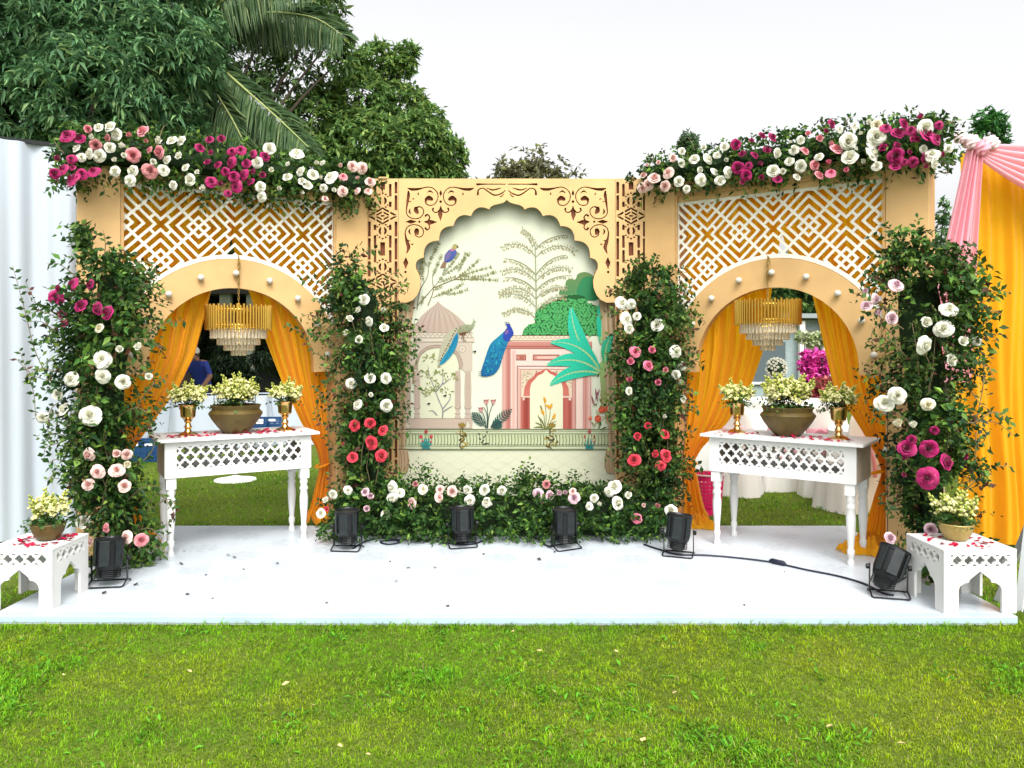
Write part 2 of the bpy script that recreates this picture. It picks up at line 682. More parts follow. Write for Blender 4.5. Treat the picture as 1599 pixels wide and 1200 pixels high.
t.links.new(mx2.outputs['Result'], mx3.inputs['A'])
t.links.new(mx3.outputs['Result'], b.inputs['Base Color'])
b2 = t.nodes.new('ShaderNodeBump')
b2.inputs['Strength'].default_value = 0.05
t.links.new(nl.outputs['Fac'], b2.inputs['Height'])
t.links.new(b2.outputs['Normal'], b.inputs['Normal'])

FX0, FX1, FY0, FY1 = -2.93, 2.82, 4.33, 6.56
mb = MB()


def front_y(x):
    # the front edge wanders a little: the boards are not laid dead straight
    return 4.335 - 0.009 * (x / 2.9) - 0.012 * math.cos(x * 0.55) + 0.003 * math.sin(x * 2.3)


xs_ = np.linspace(FX0, FX1, 25)
vs, fs = [], []
for x in xs_:
    vs += [(x, front_y(x), 0.0), (x, FY1, 0.0), (x, front_y(x), -0.045), (x, FY1, -0.045)]
for i in range(24):
    a = i * 4
    fs += [(a, a + 4, a + 5, a + 1), (a + 2, a + 6, a + 4, a), (a + 1, a + 5, a + 7, a + 3)]
fs += [(0, 1, 3, 2), (96, 98, 99, 97)]
mb.add(vs, fs)
stage = mb.build('stage_floor', fm)
stage['kind'] = 'structure'
mb = MB()
vs, fs = [], []
for x in np.linspace(FX0 - .004, FX1 + .004, 25):
    y = front_y(x)
    vs += [(x, y + .056, .0035), (x, y - .004, .0035), (x, y - .006, -.002), (x, y - .006, -.034)]
for i in range(24):
    a = i * 4
    fs += [(a, a + 1, a + 5, a + 4), (a + 1, a + 2, a + 6, a + 5), (a + 2, a + 3, a + 7, a + 6)]
mb.add(vs, fs)
mb.build('edge_strip', mat('edge_strip_vinyl', (0.36, 0.46, 0.52), 0.4, noise=0.12, nscale=3), stage)


# ------------------------------------------------------------------ arch wings
PW, PO, TOPZ = 0.82, 1.10, 2.95        # half width of the arch bay, of the wing, height
RI, RO, SPR = 0.635, 0.865, 1.35       # arch radii and springing


def lattice_field(X, Z):
    p, hw = 0.0550, 0.0102
    a = (X + Z) / math.sqrt(2) / p
    c = (X - Z) / math.sqrt(2) / p
    N = 7
    off = 200 * N

    def label(i, j):
        i = i + off
        j = j + off
        ti, tj = i // N, j // N
        q, r = i % N, j % N
        di, dj = np.abs(q - 3), np.abs(r - 3)
        quad = (q > 3) * 2 + (r > 3)
        alt = (ti + tj) % 2
        lab = 20 + quad * 3 + np.minimum(di, dj) - 1
        on = (di == 0) | (dj == 0)
        arm = np.where(di == 0, np.where(r > 3, 1, 2), np.where(q > 3, 3, 4))
        plus = np.where((alt == 1) & (di + dj > 1), 10 + arm, 1)
        lab = np.where(on, plus, lab)
        return lab + 40 * (ti * 1000 + tj)

    i, j = np.floor(a).astype(int), np.floor(c).astype(int)
    fa, fc = a - i, c - j
    L = label(i, j)
    d = np.full(X.shape, 1e3)
    nb = {}
    for di in (-1, 0, 1):
        for dj in (-1, 0, 1):
            nb[di, dj] = label(i + di, j + dj)
    for di, dist in ((-1, fa), (1, 1 - fa)):
        d = np.minimum(d, np.where(nb[di, 0] != L, dist, 1e3))
    for dj, dist in ((-1, fc), (1, 1 - fc)):
        d = np.minimum(d, np.where(nb[0, dj] != L, dist, 1e3))
    for di, da in ((-1, fa), (1, 1 - fa)):
        for dj, dc in ((-1, fc), (1, 1 - fc)):
            wall = (nb[di, dj] != nb[di, 0]) | (nb[di, dj] != nb[0, dj])
            d = np.minimum(d, np.where(wall, np.maximum(da, dc), 1e3))
    f = d * p - hw
    r = np.hypot(X, Z - SPR)
    inside = np.maximum(f_rect(X, Z, -PW + 0.002, PW - 0.002, 1.60, 2.745), RO + 0.004 - r)
    f = np.maximum(f, inside)
    frame = np.maximum(inside, -f_rect(X, Z, -PW + 0.024, PW - 0.024, 1.0, 2.72))
    band = np.maximum(inside, r - RO - 0.036)
    return np.minimum(np.minimum(f, frame), band)


lattice_me = cut_board(lattice_field, -PW, PW, 1.60, 2.75, 0.0042, 0.018, 'lattice_screen')
lattice_me.materials.append(M_lat)

arch_poly = [(PW - .002, SPR - .045), (PW - .002, SPR + math.sqrt(RO ** 2 - PW ** 2))]
a0 = math.acos(PW / RO)
arch_poly += [(RO * math.cos(a), SPR + RO * math.sin(a)) for a in np.linspace(a0, PI - a0, 60)][1:-1]
arch_poly += [(-PW + .002, SPR + math.sqrt(RO ** 2 - PW ** 2)), (-PW + .002, SPR - .045), (-RI, SPR - .045)]
arch_poly += [(RI * math.cos(a), SPR + RI * math.sin(a)) for a in np.linspace(PI, 0, 56)]
arch_poly += [(RI, SPR - .045)]


def wing(label, loc, rz):
    t = thing('arch_wing', label, 'stage wing', loc, rz, 'arched wings of the stage backdrop')
    for s in (-1, 1):
        mb = MB().box((s * (PW + PO) / 2, 0.13, TOPZ / 2 - 0.022), (PO - PW, 0.30, TOPZ + 0.044))
        mb.build('pillar', M_beige, t, bevel=0.004)
        MB().box((s * (PW - 0.012), -0.012, 2.0), (0.02, 0.012, 1.6)).build('trim_strip', M_beige_edge, t)
    MB().box((0, 0.14, (2.745 + TOPZ) / 2), (2 * PW - 0.004, 0.27, TOPZ - 2.745)).build('header', M_beige, t, bevel=0.003)
    MB().box((0, -0.003, 2.80), (2 * PW - 0.004, 0.014, 0.012)).build('header_moulding', M_beige_edge, t)
    put('lattice_screen', lattice_me, t, (0, 0.012, 0))
    a = MB().prism(arch_poly, 0.0, 0.075).build('arch_board', M_beige, t)
    rm = (RI + RO) / 2
    for k in range(9):
        ang = math.radians(8 + 164 * k / 8)
        x, z = rm * math.cos(ang), SPR + rm * math.sin(ang)
        mb = MB()
        prof = [(0.012, 0.0), (0.016, 0.006)] + [(0.026 * math.sin(q), 0.030 - 0.026 * math.cos(q)) for q in np.linspace(0.55, PI, 9)]
        prof[-1] = (0.0, prof[-1][1])
        mb.lathe(prof, 16, (x, 0, z), Matrix.Rotation(PI / 2, 3, 'X'))
        mb.build('bulb', M_bulb, t, smooth=True)
    return t


LW = Vector((-2.208, 6.173, 0)), math.atan2(0.6, 1)
RW = Vector((2.061, 6.117, 0)), math.atan2(-0.72, 1)
wing('cream coloured arched wing with white lattice, left of the peacock mural', *LW)
wing('cream coloured arched wing with white lattice, right of the peacock mural', *RW)


def wpt(W, u, y, z):
    c, s = math.cos(W[1]), math.sin(W[1])
    return Vector((W[0].x + u * c - y * s, W[0].y + u * s + y * c, z))


# ------------------------------------------------------------------ centre panel with scalloped arch and mural
CPX, CPY = -0.045, 6.75
cp = thing('scalloped_backdrop', 'scalloped cream backdrop panel framing a mural of peacocks, pavilion and pink gate', 'backdrop', (CPX, CPY, 0))
TOPC = 2.985


def z3(x, y):
    """reading of the arch drawing (left half) to panel coordinates"""
    return (-(800 - x) / 572.5, 3.148 - y / 572.5)


def z8(x, y):
    return ((560 + x / 5.714 - 792.0) / 179.0, 1.5 + (545 - 270 - y / 5.714) / 179.0)


def arc_between(p, q, bulge, n=9):
    """points of a circular-ish arc from p to q bulging to the left of the direction"""
    p, q = np.array(p), np.array(q)
    d = q - p
    nrm = np.array((-d[1], d[0]))
    out = []
    for k in range(n):
        t = k / n
        out.append(tuple(p + d * t + nrm * bulge * 4 * t * (1 - t)))
    return out


half = [z3(262, 712), z3(300, 713), z3(330, 700), z3(352, 675), z3(366, 640), z3(369, 605), z3(362, 575), z3(351, 552)]
cusps = [z3(347, 545), z3(385, 488), z3(462, 402), z3(533, 330), z3(620, 280), z3(712, 247)]
for i in range(5):
    half += arc_between(cusps[i], cusps[i + 1], 0.27)
half += [z3(*p) for p in ((712, 247), (719, 234), (737, 224), (762, 219), (785, 212), (795, 204))] + [(0.0, z3(800, 198)[1])]
SPX = 0.945
half[0] = (-SPX, half[0][1])
outline = half + [(-x, z) for x, z in reversed(half[:-1])] + [(SPX, TOPC), (-SPX, TOPC)]

strokes = []      # (points, half widths) in panel coordinates, left half


def stroke(pts, ws, conv=z8, n=6, mirror_about=None):
    pts2 = [conv(*p) for p in pts]
    c = catmull([(x, z, 0) for x, z in pts2], n)
    w = np.interp(np.linspace(0, 1, len(c)), np.linspace(0, 1, len(ws)), ws) / 5.714 / 179.0 / 2 * 1.3 * (1.0 if conv is z8 else 1.787)
    strokes.append(([(v.x, v.y) for v in c], list(w)))


rombs = []
A_ = [(442, 138), (475, 148), (520, 148), (570, 138), (625, 128), (672, 142), (706, 182), (709, 232), (682, 278), (640, 292), (606, 276), (602, 240)]
Aw = [6, 20, 18, 10, 7, 7, 7, 7, 7, 7, 8, 18]
Ab, Abw = [(607, 236), (630, 226), (655, 236)], [20, 34, 22]
Ac, Acw = [(612, 178), (640, 164), (672, 184)], [2, 13, 2]
for m in (False, True):
    mir = (lambda p: (1470 - p[0], p[1])) if m else (lambda p: p)
    stroke([mir(p) for p in A_], Aw)
    stroke([mir(p) for p in Ab], Abw)
    stroke([mir(p) for p in Ac], Acw)
    stroke([mir(p) for p in ((538, 176), (534, 190), (543, 200))], [3, 9, 2])
    stroke([mir(p) for p in ((726, 330), (705, 352), (680, 352), (664, 336), (668, 320))], [10, 9, 8, 9, 14])
stroke([(446, 165), (448, 200), (441, 250), (432, 310), (430, 362), (456, 396), (500, 411), (550, 401), (582, 362), (578, 324), (548, 303), (520, 312)],
       [10, 22, 18, 10, 7, 7, 7, 7, 7, 7, 8, 14])
stroke([(512, 316), (516, 338), (528, 356)], [22, 32, 20])
stroke([(464, 322), (456, 348), (472, 372)], [3, 14, 3])
stroke([(478, 238), (490, 232), (502, 240)], [2, 8, 2])
stroke([(450, 262), (462, 256), (474, 262)], [2, 8, 2])
stroke([(430, 722), (448, 668), (436, 622), (424, 582), (419, 532), (436, 488), (482, 464), (540, 472), (580, 510), (574, 556), (544, 575), (512, 560), (508, 532)],
       [4, 26, 24, 14, 8, 7, 7, 7, 7, 7, 7, 8, 14])
stroke([(508, 526), (522, 514), (528, 545)], [18, 30, 18])
stroke([(464, 500), (454, 526), (470, 552)], [3, 14, 3])
stroke([(440, 600), (454, 608), (466, 606)], [4, 8, 2])
stroke([(468, 634), (482, 640), (494, 632)], [2, 10, 2])
stroke([(626, 425), (637, 398), (618, 374), (600, 384)], [10, 9, 9, 15])
stroke([(626, 456), (637, 488), (617, 510), (600, 496)], [10, 9, 9, 15])
for poly in ([(418, 437), (470, 418), (522, 437), (470, 456)], [(580, 437), (640, 418), (707, 440), (640, 466)],
             [(425, 752), (447, 802), (422, 864), (400, 802)], [(735, 152), (748, 184), (735, 212), (722, 184)],
             [(735, 290), (752, 340), (752, 375), (735, 434), (709, 372), (718, 340)]):
    rombs.append([z8(*p) for p in poly])
for x, y, r in ((545, 437, 11), (421, 886, 12), (735, 258, 13)):
    rombs.append([(z8(x, y)[0] + r / 1022.8 * math.cos(a), z8(x, y)[1] + r / 1022.8 * math.sin(a)) for a in np.linspace(0, 2 * PI, 9)[:-1]])
# ornament over the apex
stroke([(655, 172), (658, 150), (680, 141), (704, 156), (738, 176), (772, 168), (792, 152)], [9, 5, 4, 5, 6, 5, 3], z3)
stroke([(700, 141), (728, 150), (750, 146), (772, 140)], [3, 6, 6, 2], z3)
stroke([(768, 184), (778, 178), (786, 168)], [5, 4, 2], z3)
stroke([(652, 122), (700, 121), (792, 121)], [9, 4, 4], z3)


def spandrel_field(X, Z):
    f = f_poly(X, Z, outline)
    h = np.full(X.shape, 1e3)
    XM = -np.abs(X)
    # mirrored half: evaluate on the left half, then copy over
    nx = X.shape[0]
    for pts, ws in strokes:
        h = np.minimum(h, f_stroke(X, Z, pts, ws))
        h = np.minimum(h, f_stroke(X, Z, [(-x, z) for x, z in pts], ws))
    for poly in rombs:
        bx = [p[0] for p in poly]
        bz = [p[1] for p in poly]
        for sgn in (1, -1):
            pl = [(sgn * x, z) for x, z in poly]
            I = np.nonzero((X[:, 0] > min(p[0] for p in pl) - .02) & (X[:, 0] < max(p[0] for p in pl) + .02))[0]
            J = np.nonzero((Z[0] > min(bz) - .02) & (Z[0] < max(bz) + .02))[0]
            sl = (slice(I[0], I[-1] + 1), slice(J[0], J[-1] + 1))
            h[sl] = np.minimum(h[sl], f_poly(X[sl], Z[sl], pl))
    return np.maximum(f, -h)


sp_me = cut_board(spandrel_field, -SPX, SPX, 1.88, TOPC, 0.0026, 0.016, 'scalloped_arch_board', 0.0005)
sp_me.materials.append(M_beige)
put('scalloped_arch_board', sp_me, cp)
# brown backing seen through the cut scrolls, same scallop set back a little further from the edge
bout = [(x * 1.0, z) for x, z in outline]
MB().prism([(x, z + (0.012 if z < TOPC - .01 else -0.004)) for x, z in bout], 0.028, 0.034).build('backing_board', M_brown, cp)

SW = 0.272


def strip_field(X, Z):
    """pierced geometric strip, period 0.577 m, symmetric in x about 0"""
    x = np.abs(X)
    per = 0.577
    k = 1 / 1022.8
    zc = (Z - (z8(0, 680)[1])) / k
    zz = np.abs((zc + 295) % 590 - 295)        # 0 at the centre slot, 160 at the medallions, 295 at the diamond
    u = x / k
    h = np.full(X.shape, 1e3)

    def slot(u0, u1, a, b):
        return np.maximum(np.abs(u - (u0 + u1) / 2) - (u1 - u0) / 2, np.abs(zz - (a + b) / 2) - (b - a) / 2)

    h = np.minimum(h, slot(108, 130, -5, 94))
    h = np.minimum(h, slot(108, 130, 112, 244))
    h = np.minimum(h, slot(58, 78, 12, 120))
    h = np.minimum(h, slot(58, 78, 170, 215))
    h = np.minimum(h, slot(-20, 20, -1, 58))
    # medallion: two crescents
    r = np.hypot(u, zz - 160)
    cres = np.maximum(np.abs(r - 27) - 9, 14 - u)
    h = np.minimum(h, cres)
    for a, bb, c in ((0, 92, 9), (28, 104, 8), (46, 122, 7), (28, 216, 8), (46, 198, 7), (0, 226, 8)):
        h = np.minimum(h, np.abs(u - a) * 0.8 + np.abs(zz - bb) - c)
    # nested diamonds about zz=295
    m = u * 0.55 + np.abs(zz - 295)
    bars = np.minimum(np.abs(m - 68) - 8, np.abs(m - 36) - 7)
    gaps = np.minimum(np.minimum(np.abs(u - 30) - 7, u - 7), np.abs(zz - 295) - 9)
    bars = np.maximum(bars, -np.minimum(np.minimum(np.abs(u - 62) - 7, u - 8), np.abs(zz - 295) - 5))
    bars = np.maximum(bars, u - 128)
    h = np.minimum(h, bars)
    h = np.minimum(h, np.maximum(u - 16, np.abs(zz - 295) - 6))
    f = f_rect(X, Z, -SW / 2, SW / 2, 0.0, TOPC)
    h = np.maximum(h, f_rect(X, Z, -SW / 2 + 0.006, SW / 2 - 0.006, 0.05, TOPC - 0.03) / k)
    return np.maximum(f, -(h - 1.6) * k)


st_me = cut_board(strip_field, -SW / 2, SW / 2, 0.0, TOPC, 0.0032, 0.016, 'pierced_strip', 0.0006)
st_me.materials.append(M_beige)
for s in (-1, 1):
    xc = s * (SPX + 0.003 + SW / 2)
    put('pierced_strip', st_me, cp, (xc, 0.0, 0))
    MB().box((xc, 0.035, TOPC / 2), (SW - 0.01, 0.008, TOPC - 0.01)).build('strip_backing', M_brown, cp)
    MB().box((s * (SPX + SW + 0.012), 0.06, TOPC / 2), (0.014, 0.14, TOPC)).build('side_board', M_beige, cp)
MB().box((0, 0.030, TOPC - 0.012), (2 * (SPX + SW), 0.024, 0.016)).build('top_board', M_beige, cp)
for s in (-1, 1):
    MB().box((s * (SPX + SW / 2), 0.0, TOPC + 0.006), (0.075, 0.03, 0.014)).build('corner_cap', M_beige, cp)

# ------------------------------------------------------------------ the mural print
MY = 0.095                              # mural face behind the panel front
MK = (CPY + MY) / FPX


def mu(px, py):
    """reading of the mural artwork to mural coordinates"""
    return ((px - CX) * MK - CPX, EYE - (py - HY) * MK)


def tC(x, y):
    return mu(760 + x / 4, 420 + y / 4)


def tD(x, y):
    return mu(600 + x / 3, 340 + y / 3)


def tE(x, y):
    return mu(630 + x / 7.5, 340 + y / 7.5)


def tF(x, y):
    return mu(560 + x / 4.14, 470 + y / 4.14)


class Ink:
    """flat printed shapes, each a hair in front of the one before"""

    def __init__(s, conv, base, step=0.00004):
        s.c, s.base, s.step, s.k = conv, base, step, 0
        s.v, s.f, s.col = [], [], []

    def raw(s, pts, faces, col, cols=None):
        y = -s.base - s.k * s.step
        s.k += 1
        n = len(s.v)
        s.v += [(p[0], y, p[1]) for p in pts]
        s.f += [tuple(i + n for i in f) for f in faces]
        s.col += cols if cols else [col] * len(pts)

    def poly(s, pts, col, col2=None, axis=1, smooth=0):
        if smooth:
            c = catmull([(p[0], p[1], 0) for p in list(pts) + [pts[0]]], smooth)[:-1]
            pts = [(v.x, v.y) for v in c]
        P2 = [s.c(*p) for p in pts]
        tr = tessellate_polygon([[Vector((x, z, 0)) for x, z in P2]])
        fs = []
        for a, b, c in tr:
            ar = (P2[b][0] - P2[a][0]) * (P2[c][1] - P2[a][1]) - (P2[c][0] - P2[a][0]) * (P2[b][1] - P2[a][1])
            fs.append((a, b, c) if ar > 0 else (a, c, b))
        cols = None
        if col2:
            vals = [p[axis] for p in pts]
            lo, hi = min(vals), max(vals)
            cols = [tuple(col[i] + (col2[i] - col[i]) * (v - lo) / max(hi - lo, 1e-6) for i in range(3)) for v in vals]
        s.raw(P2, fs, col, cols)

    def rect(s, x0, y0, x1, y1, col):
        s.poly([(x0, y0), (x1, y0), (x1, y1), (x0, y1)], col)

    def hgrad(s, x0, y0, x1, y1, stops):
        """stops: list of (t, colour) across x"""
        pts, cols = [], []
        for t, c in stops:
            x = x0 + (x1 - x0) * t
            pts += [s.c(x, y0), s.c(x, y1)]
            cols += [c, c]
        fs = [(2 * i, 2 * i + 1, 2 * i + 3, 2 * i + 2) for i in range(len(stops) - 1)]
        s.raw(pts, fs, None, cols)

    def line(s, pts, w, col, w2=None, n=5):
        c = catmull([(p[0], p[1], 0) for p in pts], n) if len(pts) > 2 else [Vector((*pts[0], 0)), Vector((*pts[1], 0))]
        w2 = w if w2 is None else w2
        out = []
        for i, p in enumerate(c):
            d = c[min(i + 1, len(c) - 1)] - c[max(i - 1, 0)]
            d = d.normalized() if d.length > 1e-9 else Vector((1, 0, 0))
            nrm = Vector((-d.y, d.x, 0)) * (w + (w2 - w) * i / (len(c) - 1)) / 2
            out += [s.c(p.x + nrm.x, p.y + nrm.y), s.c(p.x - nrm.x, p.y - nrm.y)]
        s.raw(out, [(2 * i, 2 * i + 1, 2 * i + 3, 2 * i + 2) for i in range(len(c) - 1)], col)

    def leaf(s, base, tip, w, col, bend=0.0, col2=None, n=6):
        b, t = np.array(base, float), np.array(tip, float)
        d = t - b
        nr = np.array((-d[1], d[0]))
        L, R = [], []
        for k in range(n + 1):
            q = k / n
            mid = b + d * q + nr * bend * 4 * q * (1 - q)
            hw = w / 2 * math.sin(PI * min(1, q * 0.92 + 0.04)) ** 0.8
            un = nr / (np.hypot(*nr) + 1e-9)
            L.append(tuple(mid + un * hw))
            R.append(tuple(mid - un * hw))
        pts = [s.c(*p) for p in L + R]
        m = n + 1
        fs = [(i, i + 1, m + i + 1, m + i) for i in range(n)]
        cols = None
        if col2:
            cols = [tuple(col[i] + (col2[i] - col[i]) * (k / n) for i in range(3)) for k in range(m)] * 2
        s.raw(pts, fs, col, cols)

    def disc(s, x, y, r, col, n=12, ry=None):
        ry = ry or r
        s.poly([(x + r * math.cos(a), y + ry * math.sin(a)) for a in np.linspace(0, 2 * PI, n + 1)[:-1]], col)

    def done(s, name, parent):
        o = build(name, s.v, s.f, M_print, parent)
        a = o.data.color_attributes.new('col', 'FLOAT_COLOR', 'POINT')
        a.data.foreach_set('color', [x for c in s.col for x in (c[0] * .56, c[1] * .56, c[2] * .56, 1.0)])
        # all prints face the viewer
        bm = bmesh.new()
        bm.from_mesh(o.data)
        for f in bm.faces:
            f.normal_update()
            if f.normal.y > 0:
                f.normal_flip()
        bm.to_mesh(o.data)
        bm.free()
        return o


CREAM = S(233, 233, 197)
mural = MB().box((0, MY + 0.02, 1.48), (2.4, 0.03, 2.94)).build('mural_board', mat('mural_ground', tuple(.56 * q for q in S(236, 240, 214)), 0.6, noise=0.05, nscale=2.2), cp)
MF = -(MY + 0.005)


def ink(conv, layer, step=0.00004):
    return Ink(conv, MF + 0.0008 + layer * 0.0022, step)


def inside(p, poly):
    r = False
    for i in range(len(poly)):
        (ax, ay), (bx, by) = poly[i - 1], poly[i]
        if (ay > p[1]) != (by > p[1]) and p[0] < (bx - ax) * (p[1] - ay) / (by - ay) + ax:
            r = not r
    return r


OUT = S(150, 132, 110)
# --- fish-scale paving under the balustrade
k = ink(mu, 0)
k.rect(600, 702, 990, 790, S(232, 233, 202))
for r in range(9):
    for c in range(-1, 14):
        x, y = 612 + c * 30 + (r % 2) * 15, 706 + r * 9
        k.line([(x, y), (x + 8, y + 7), (x + 15, y + 9), (x + 22, y + 7), (x + 30, y)], 0.8, S(222, 223, 195), n=2)
k.done('printed_paving', mural)
# --- spray of thin branches on the left
k = ink(tE, 1, 0.000004)
BR, LF = S(132, 118, 78), S(136, 138, 76)
brs = [[(160, 1080), (200, 850), (285, 690), (300, 560), (350, 430), (425, 290)], [(160, 1040), (350, 825), (430, 730), (510, 600)],
       [(350, 825), (600, 725), (800, 640), (1045, 575)], [(600, 725), (850, 722), (1115, 735)], [(290, 1030), (352, 860), (345, 700), (400, 560), (455, 430)],
       [(490, 665), (620, 580), (785, 415)], [(630, 705), (760, 610), (890, 490)], [(345, 940), (480, 880), (600, 830), (710, 770)],
       [(480, 890), (600, 890), (755, 840)], [(240, 750), (225, 640), (240, 420)], [(290, 570), (230, 520), (200, 600), (190, 700)],
       [(210, 1030), (235, 930), (250, 940)], [(700, 690), (900, 690), (1100, 630)], [(430, 760), (520, 720), (620, 690)], [(360, 850), (420, 820), (460, 800)],
       [(520, 600), (600, 500), (650, 410)], [(640, 640), (700, 520), (735, 410)]]
for bi, bpts in enumerate(brs):
    k.line(bpts, 11 if bi < 5 else 6, BR, 3)
    c = catmull([(p[0], p[1], 0) for p in bpts], 6)
    start = 0.55 if bi in (0, 1, 4) else 0.4 if bi == 2 else 0.15
    m = int(len(c) * start)
    acc = 0.0
    for i in range(m, len(c) - 1):
        acc += (c[i + 1] - c[i]).length
        while acc > 15:
            acc -= 15
            p = c[i].lerp(c[i + 1], random.random())
            d = (c[i + 1] - c[i]).normalized()
            for sgn in (-1, 1):
                nd = d * 0.55 + Vector((-d.y, d.x, 0)) * sgn
                nd.normalize()
                L = random.uniform(20, 32)
                g = random.random()
                k.leaf((p.x, p.y), (p.x + nd.x * L, p.y + nd.y * L), 6.5, S(120 + 40 * g, 132 + 25 * g, 62 + 40 * g), n=3)
k.done('printed_branches', mural)
# --- blue bird on the branch
k = ink(tE, 2)
k.poly([(480, 505), (510, 525), (492, 592), (432, 590), (450, 550)], S(150, 118, 92))
k.poly([(520, 395), (568, 362), (618, 380), (628, 430), (596, 478), (540, 518), (500, 522), (482, 498), (488, 440)], S(88, 104, 172), S(64, 86, 160), smooth=3)
k.poly([(505, 420), (560, 400), (545, 470), (500, 510), (486, 480)], S(120, 108, 158), smooth=2)
k.poly([(548, 378), (590, 360), (612, 380), (560, 395)], S(196, 132, 140), smooth=2)
k.poly([(570, 352), (585, 328), (612, 318), (636, 332), (652, 346), (630, 352), (614, 366), (584, 364)], S(190, 176, 104), smooth=2)
k.poly([(632, 330), (655, 346), (626, 354)], S(70, 66, 60))
k.line([(584, 328), (612, 318), (640, 332)], 6, S(80, 84, 70))
k.line([(470, 625), (490, 608), (500, 615)], 6, S(70, 70, 80))
k.done('printed_bird', mural)
# --- tall feathery palm
k = ink(tD, 1, 0.000004)
PG, PL = S(158, 160, 124), S(170, 162, 118)
k.line([(712, 500), (714, 400), (712, 300), (710, 200), (708, 140)], 9, S(168, 172, 138), 5)
fr = [((712, 185), (640, 92), (560, 142)), ((712, 185), (800, 96), (895, 160)), ((712, 150), (700, 90), (648, 60)), ((712, 150), (760, 84), (858, 84)),
      ((712, 270), (650, 195), (565, 192)), ((712, 270), (770, 180), (855, 176)), ((712, 300), (640, 215), (556, 255)), ((712, 300), (790, 208), (874, 244)),
      ((712, 345), (650, 272), (566, 282)), ((712, 345), (770, 268), (880, 272)), ((712, 380), (640, 300), (548, 352)), ((712, 380), (780, 312), (852, 330)),
      ((712, 420), (640, 335), (545, 365)), ((708, 470), (640, 398), (562, 455)), ((712, 440), (780, 360), (850, 372))]
for i, (a, b, c) in enumerate(fr):
    a, b, c = np.array(a, float), np.array(b, float), np.array(c, float)
    pts = [tuple((1 - q) ** 2 * a + 2 * q * (1 - q) * b + q * q * c) for q in np.linspace(0, 1, 15)]
    solid = i in (3, 4, 5, 8, 9)
    k.line(pts[::2], 6 if solid else 4, PG, 2, n=3)
    for j in range(2, 15):
        p = np.array(pts[j])
        d = np.array(pts[j]) - np.array(pts[j - 1])
        d /= np.hypot(*d)
        for q in range(2 if solid else 5):
            s_ = -1 if q % 2 else 1
            if solid:
                s_ = 1 if (d[0] > 0) else -1
            nrm = np.array((-d[1], d[0])) * s_
            off = p + d * random.uniform(-4, 4) + nrm * random.uniform(1, 10)
            e = off + nrm * 7 + d * random.uniform(2, 8) + np.array((0, 3))
            g = random.random()
            k.leaf(off, e, 4.2, S(160 + 25 * g, 152 + 20 * g, 106 + 25 * g), n=3)
k.done('printed_palm', mural)
# --- pavilion
k = ink(tF, 2, 0.00003)
TA, TB, TC_, TD_ = S(203, 184, 166), S(190, 168, 150), S(222, 211, 190), S(172, 150, 132)
k.poly([(330, 240), (752, 240), (752, 266), (330, 266)], TC_)
k.poly([(296, 266), (738, 266), (738, 452), (708, 470), (664, 440), (360, 440), (330, 470), (296, 452)], S(211, 196, 177))
k.poly([(366, 420), (376, 380), (402, 330), (446, 298), (510, 286), (580, 298), (640, 330), (668, 380), (676, 420), (676, 440), (366, 440)], TB)
k.poly([(384, 452), (386, 405), (406, 352), (450, 316), (512, 304), (576, 316), (630, 350), (650, 405), (652, 452), (652, 760), (384, 760)], S(229, 230, 198))
for x0, x1 in ((298, 342), (358, 402), (622, 664), (686, 732)):
    cx = (x0 + x1) / 2
    k.poly([(x0 + 4, 452), (x1 - 4, 452), (x1, 560), (x1 - 2, 640), (x1, 690), (x1 - 9, 716), (x1, 760), (x0, 760), (x0 + 9, 716), (x0, 690), (x0 + 2, 640), (x0, 560)], TA)
    for dx in (-9, 0, 9):
        k.line([(cx + dx, 462), (cx + dx * 1.2, 690)], 2.5, TD_)
    k.line([(x0, 690), (cx, 700), (x1, 690)], 4, OUT)
    k.line([(x0, 725), (cx, 735), (x1, 725)], 3, OUT)
k.rect(298, 762, 738, 826, S(202, 182, 163))
k.line([(298, 762), (738, 762)], 3, OUT)
for x in (320, 708):
    k.poly([(x - 14, 800), (x, 770), (x + 14, 800), (x + 8, 822), (x - 8, 822)], TC_)
    k.line([(x - 14, 800), (x, 770), (x + 14, 800)], 3, OUT)
dome = [(514, 0), (522, 14), (545, 32), (592, 62), (648, 104), (692, 150), (722, 186), (734, 208), (346, 208), (356, 182), (372, 150), (406, 100), (452, 58), (490, 30), (506, 14)]
k.poly(dome, S(204, 187, 170), S(196, 174, 158))
for x in (392, 440, 485, 530, 580, 630, 680):
    k.poly([(514, 6), (514 + (x - 514) * .62 - 4, 95), (x - 9, 207), (x + 9, 207), (514 + (x - 514) * .62 + 5, 95)], S(182, 158, 142), S(190, 168, 150))
k.rect(344, 208, 738, 238, S(224, 213, 193))
zz = []
for i in range(27):
    zz.append((346 + i * 15, 214 if i % 2 else 232))
for a, b in zip(zz, zz[1:]):
    k.line([a, b], 3.5, OUT)
for y in (208, 239, 266):
    k.line([(338, y), (746, y)], 3, OUT)
k.disc(672, 312, 22, TC_)
for i in range(10):
    a = 2 * PI * i / 10
    k.line([(672 + 22 * math.cos(a), 312 + 22 * math.sin(a)), (672 + 22 * math.cos(a + .63), 312 + 22 * math.sin(a + .63))], 2.5, OUT)
k.line([(664, 312), (680, 312)], 3, OUT)
k.line([(672, 304), (672, 320)], 3, OUT)
k.line([(384, 452), (386, 405), (406, 352), (450, 316), (512, 304), (576, 316), (630, 350), (650, 405), (652, 452)], 3, OUT)
k.line([(366, 420), (376, 380), (402, 330), (446, 298), (510, 286), (580, 298), (640, 330), (668, 380), (676, 420)], 2.5, OUT)
k.rect(350, 420, 364, 536, S(170, 140, 112))
k.done('printed_pavilion', mural)
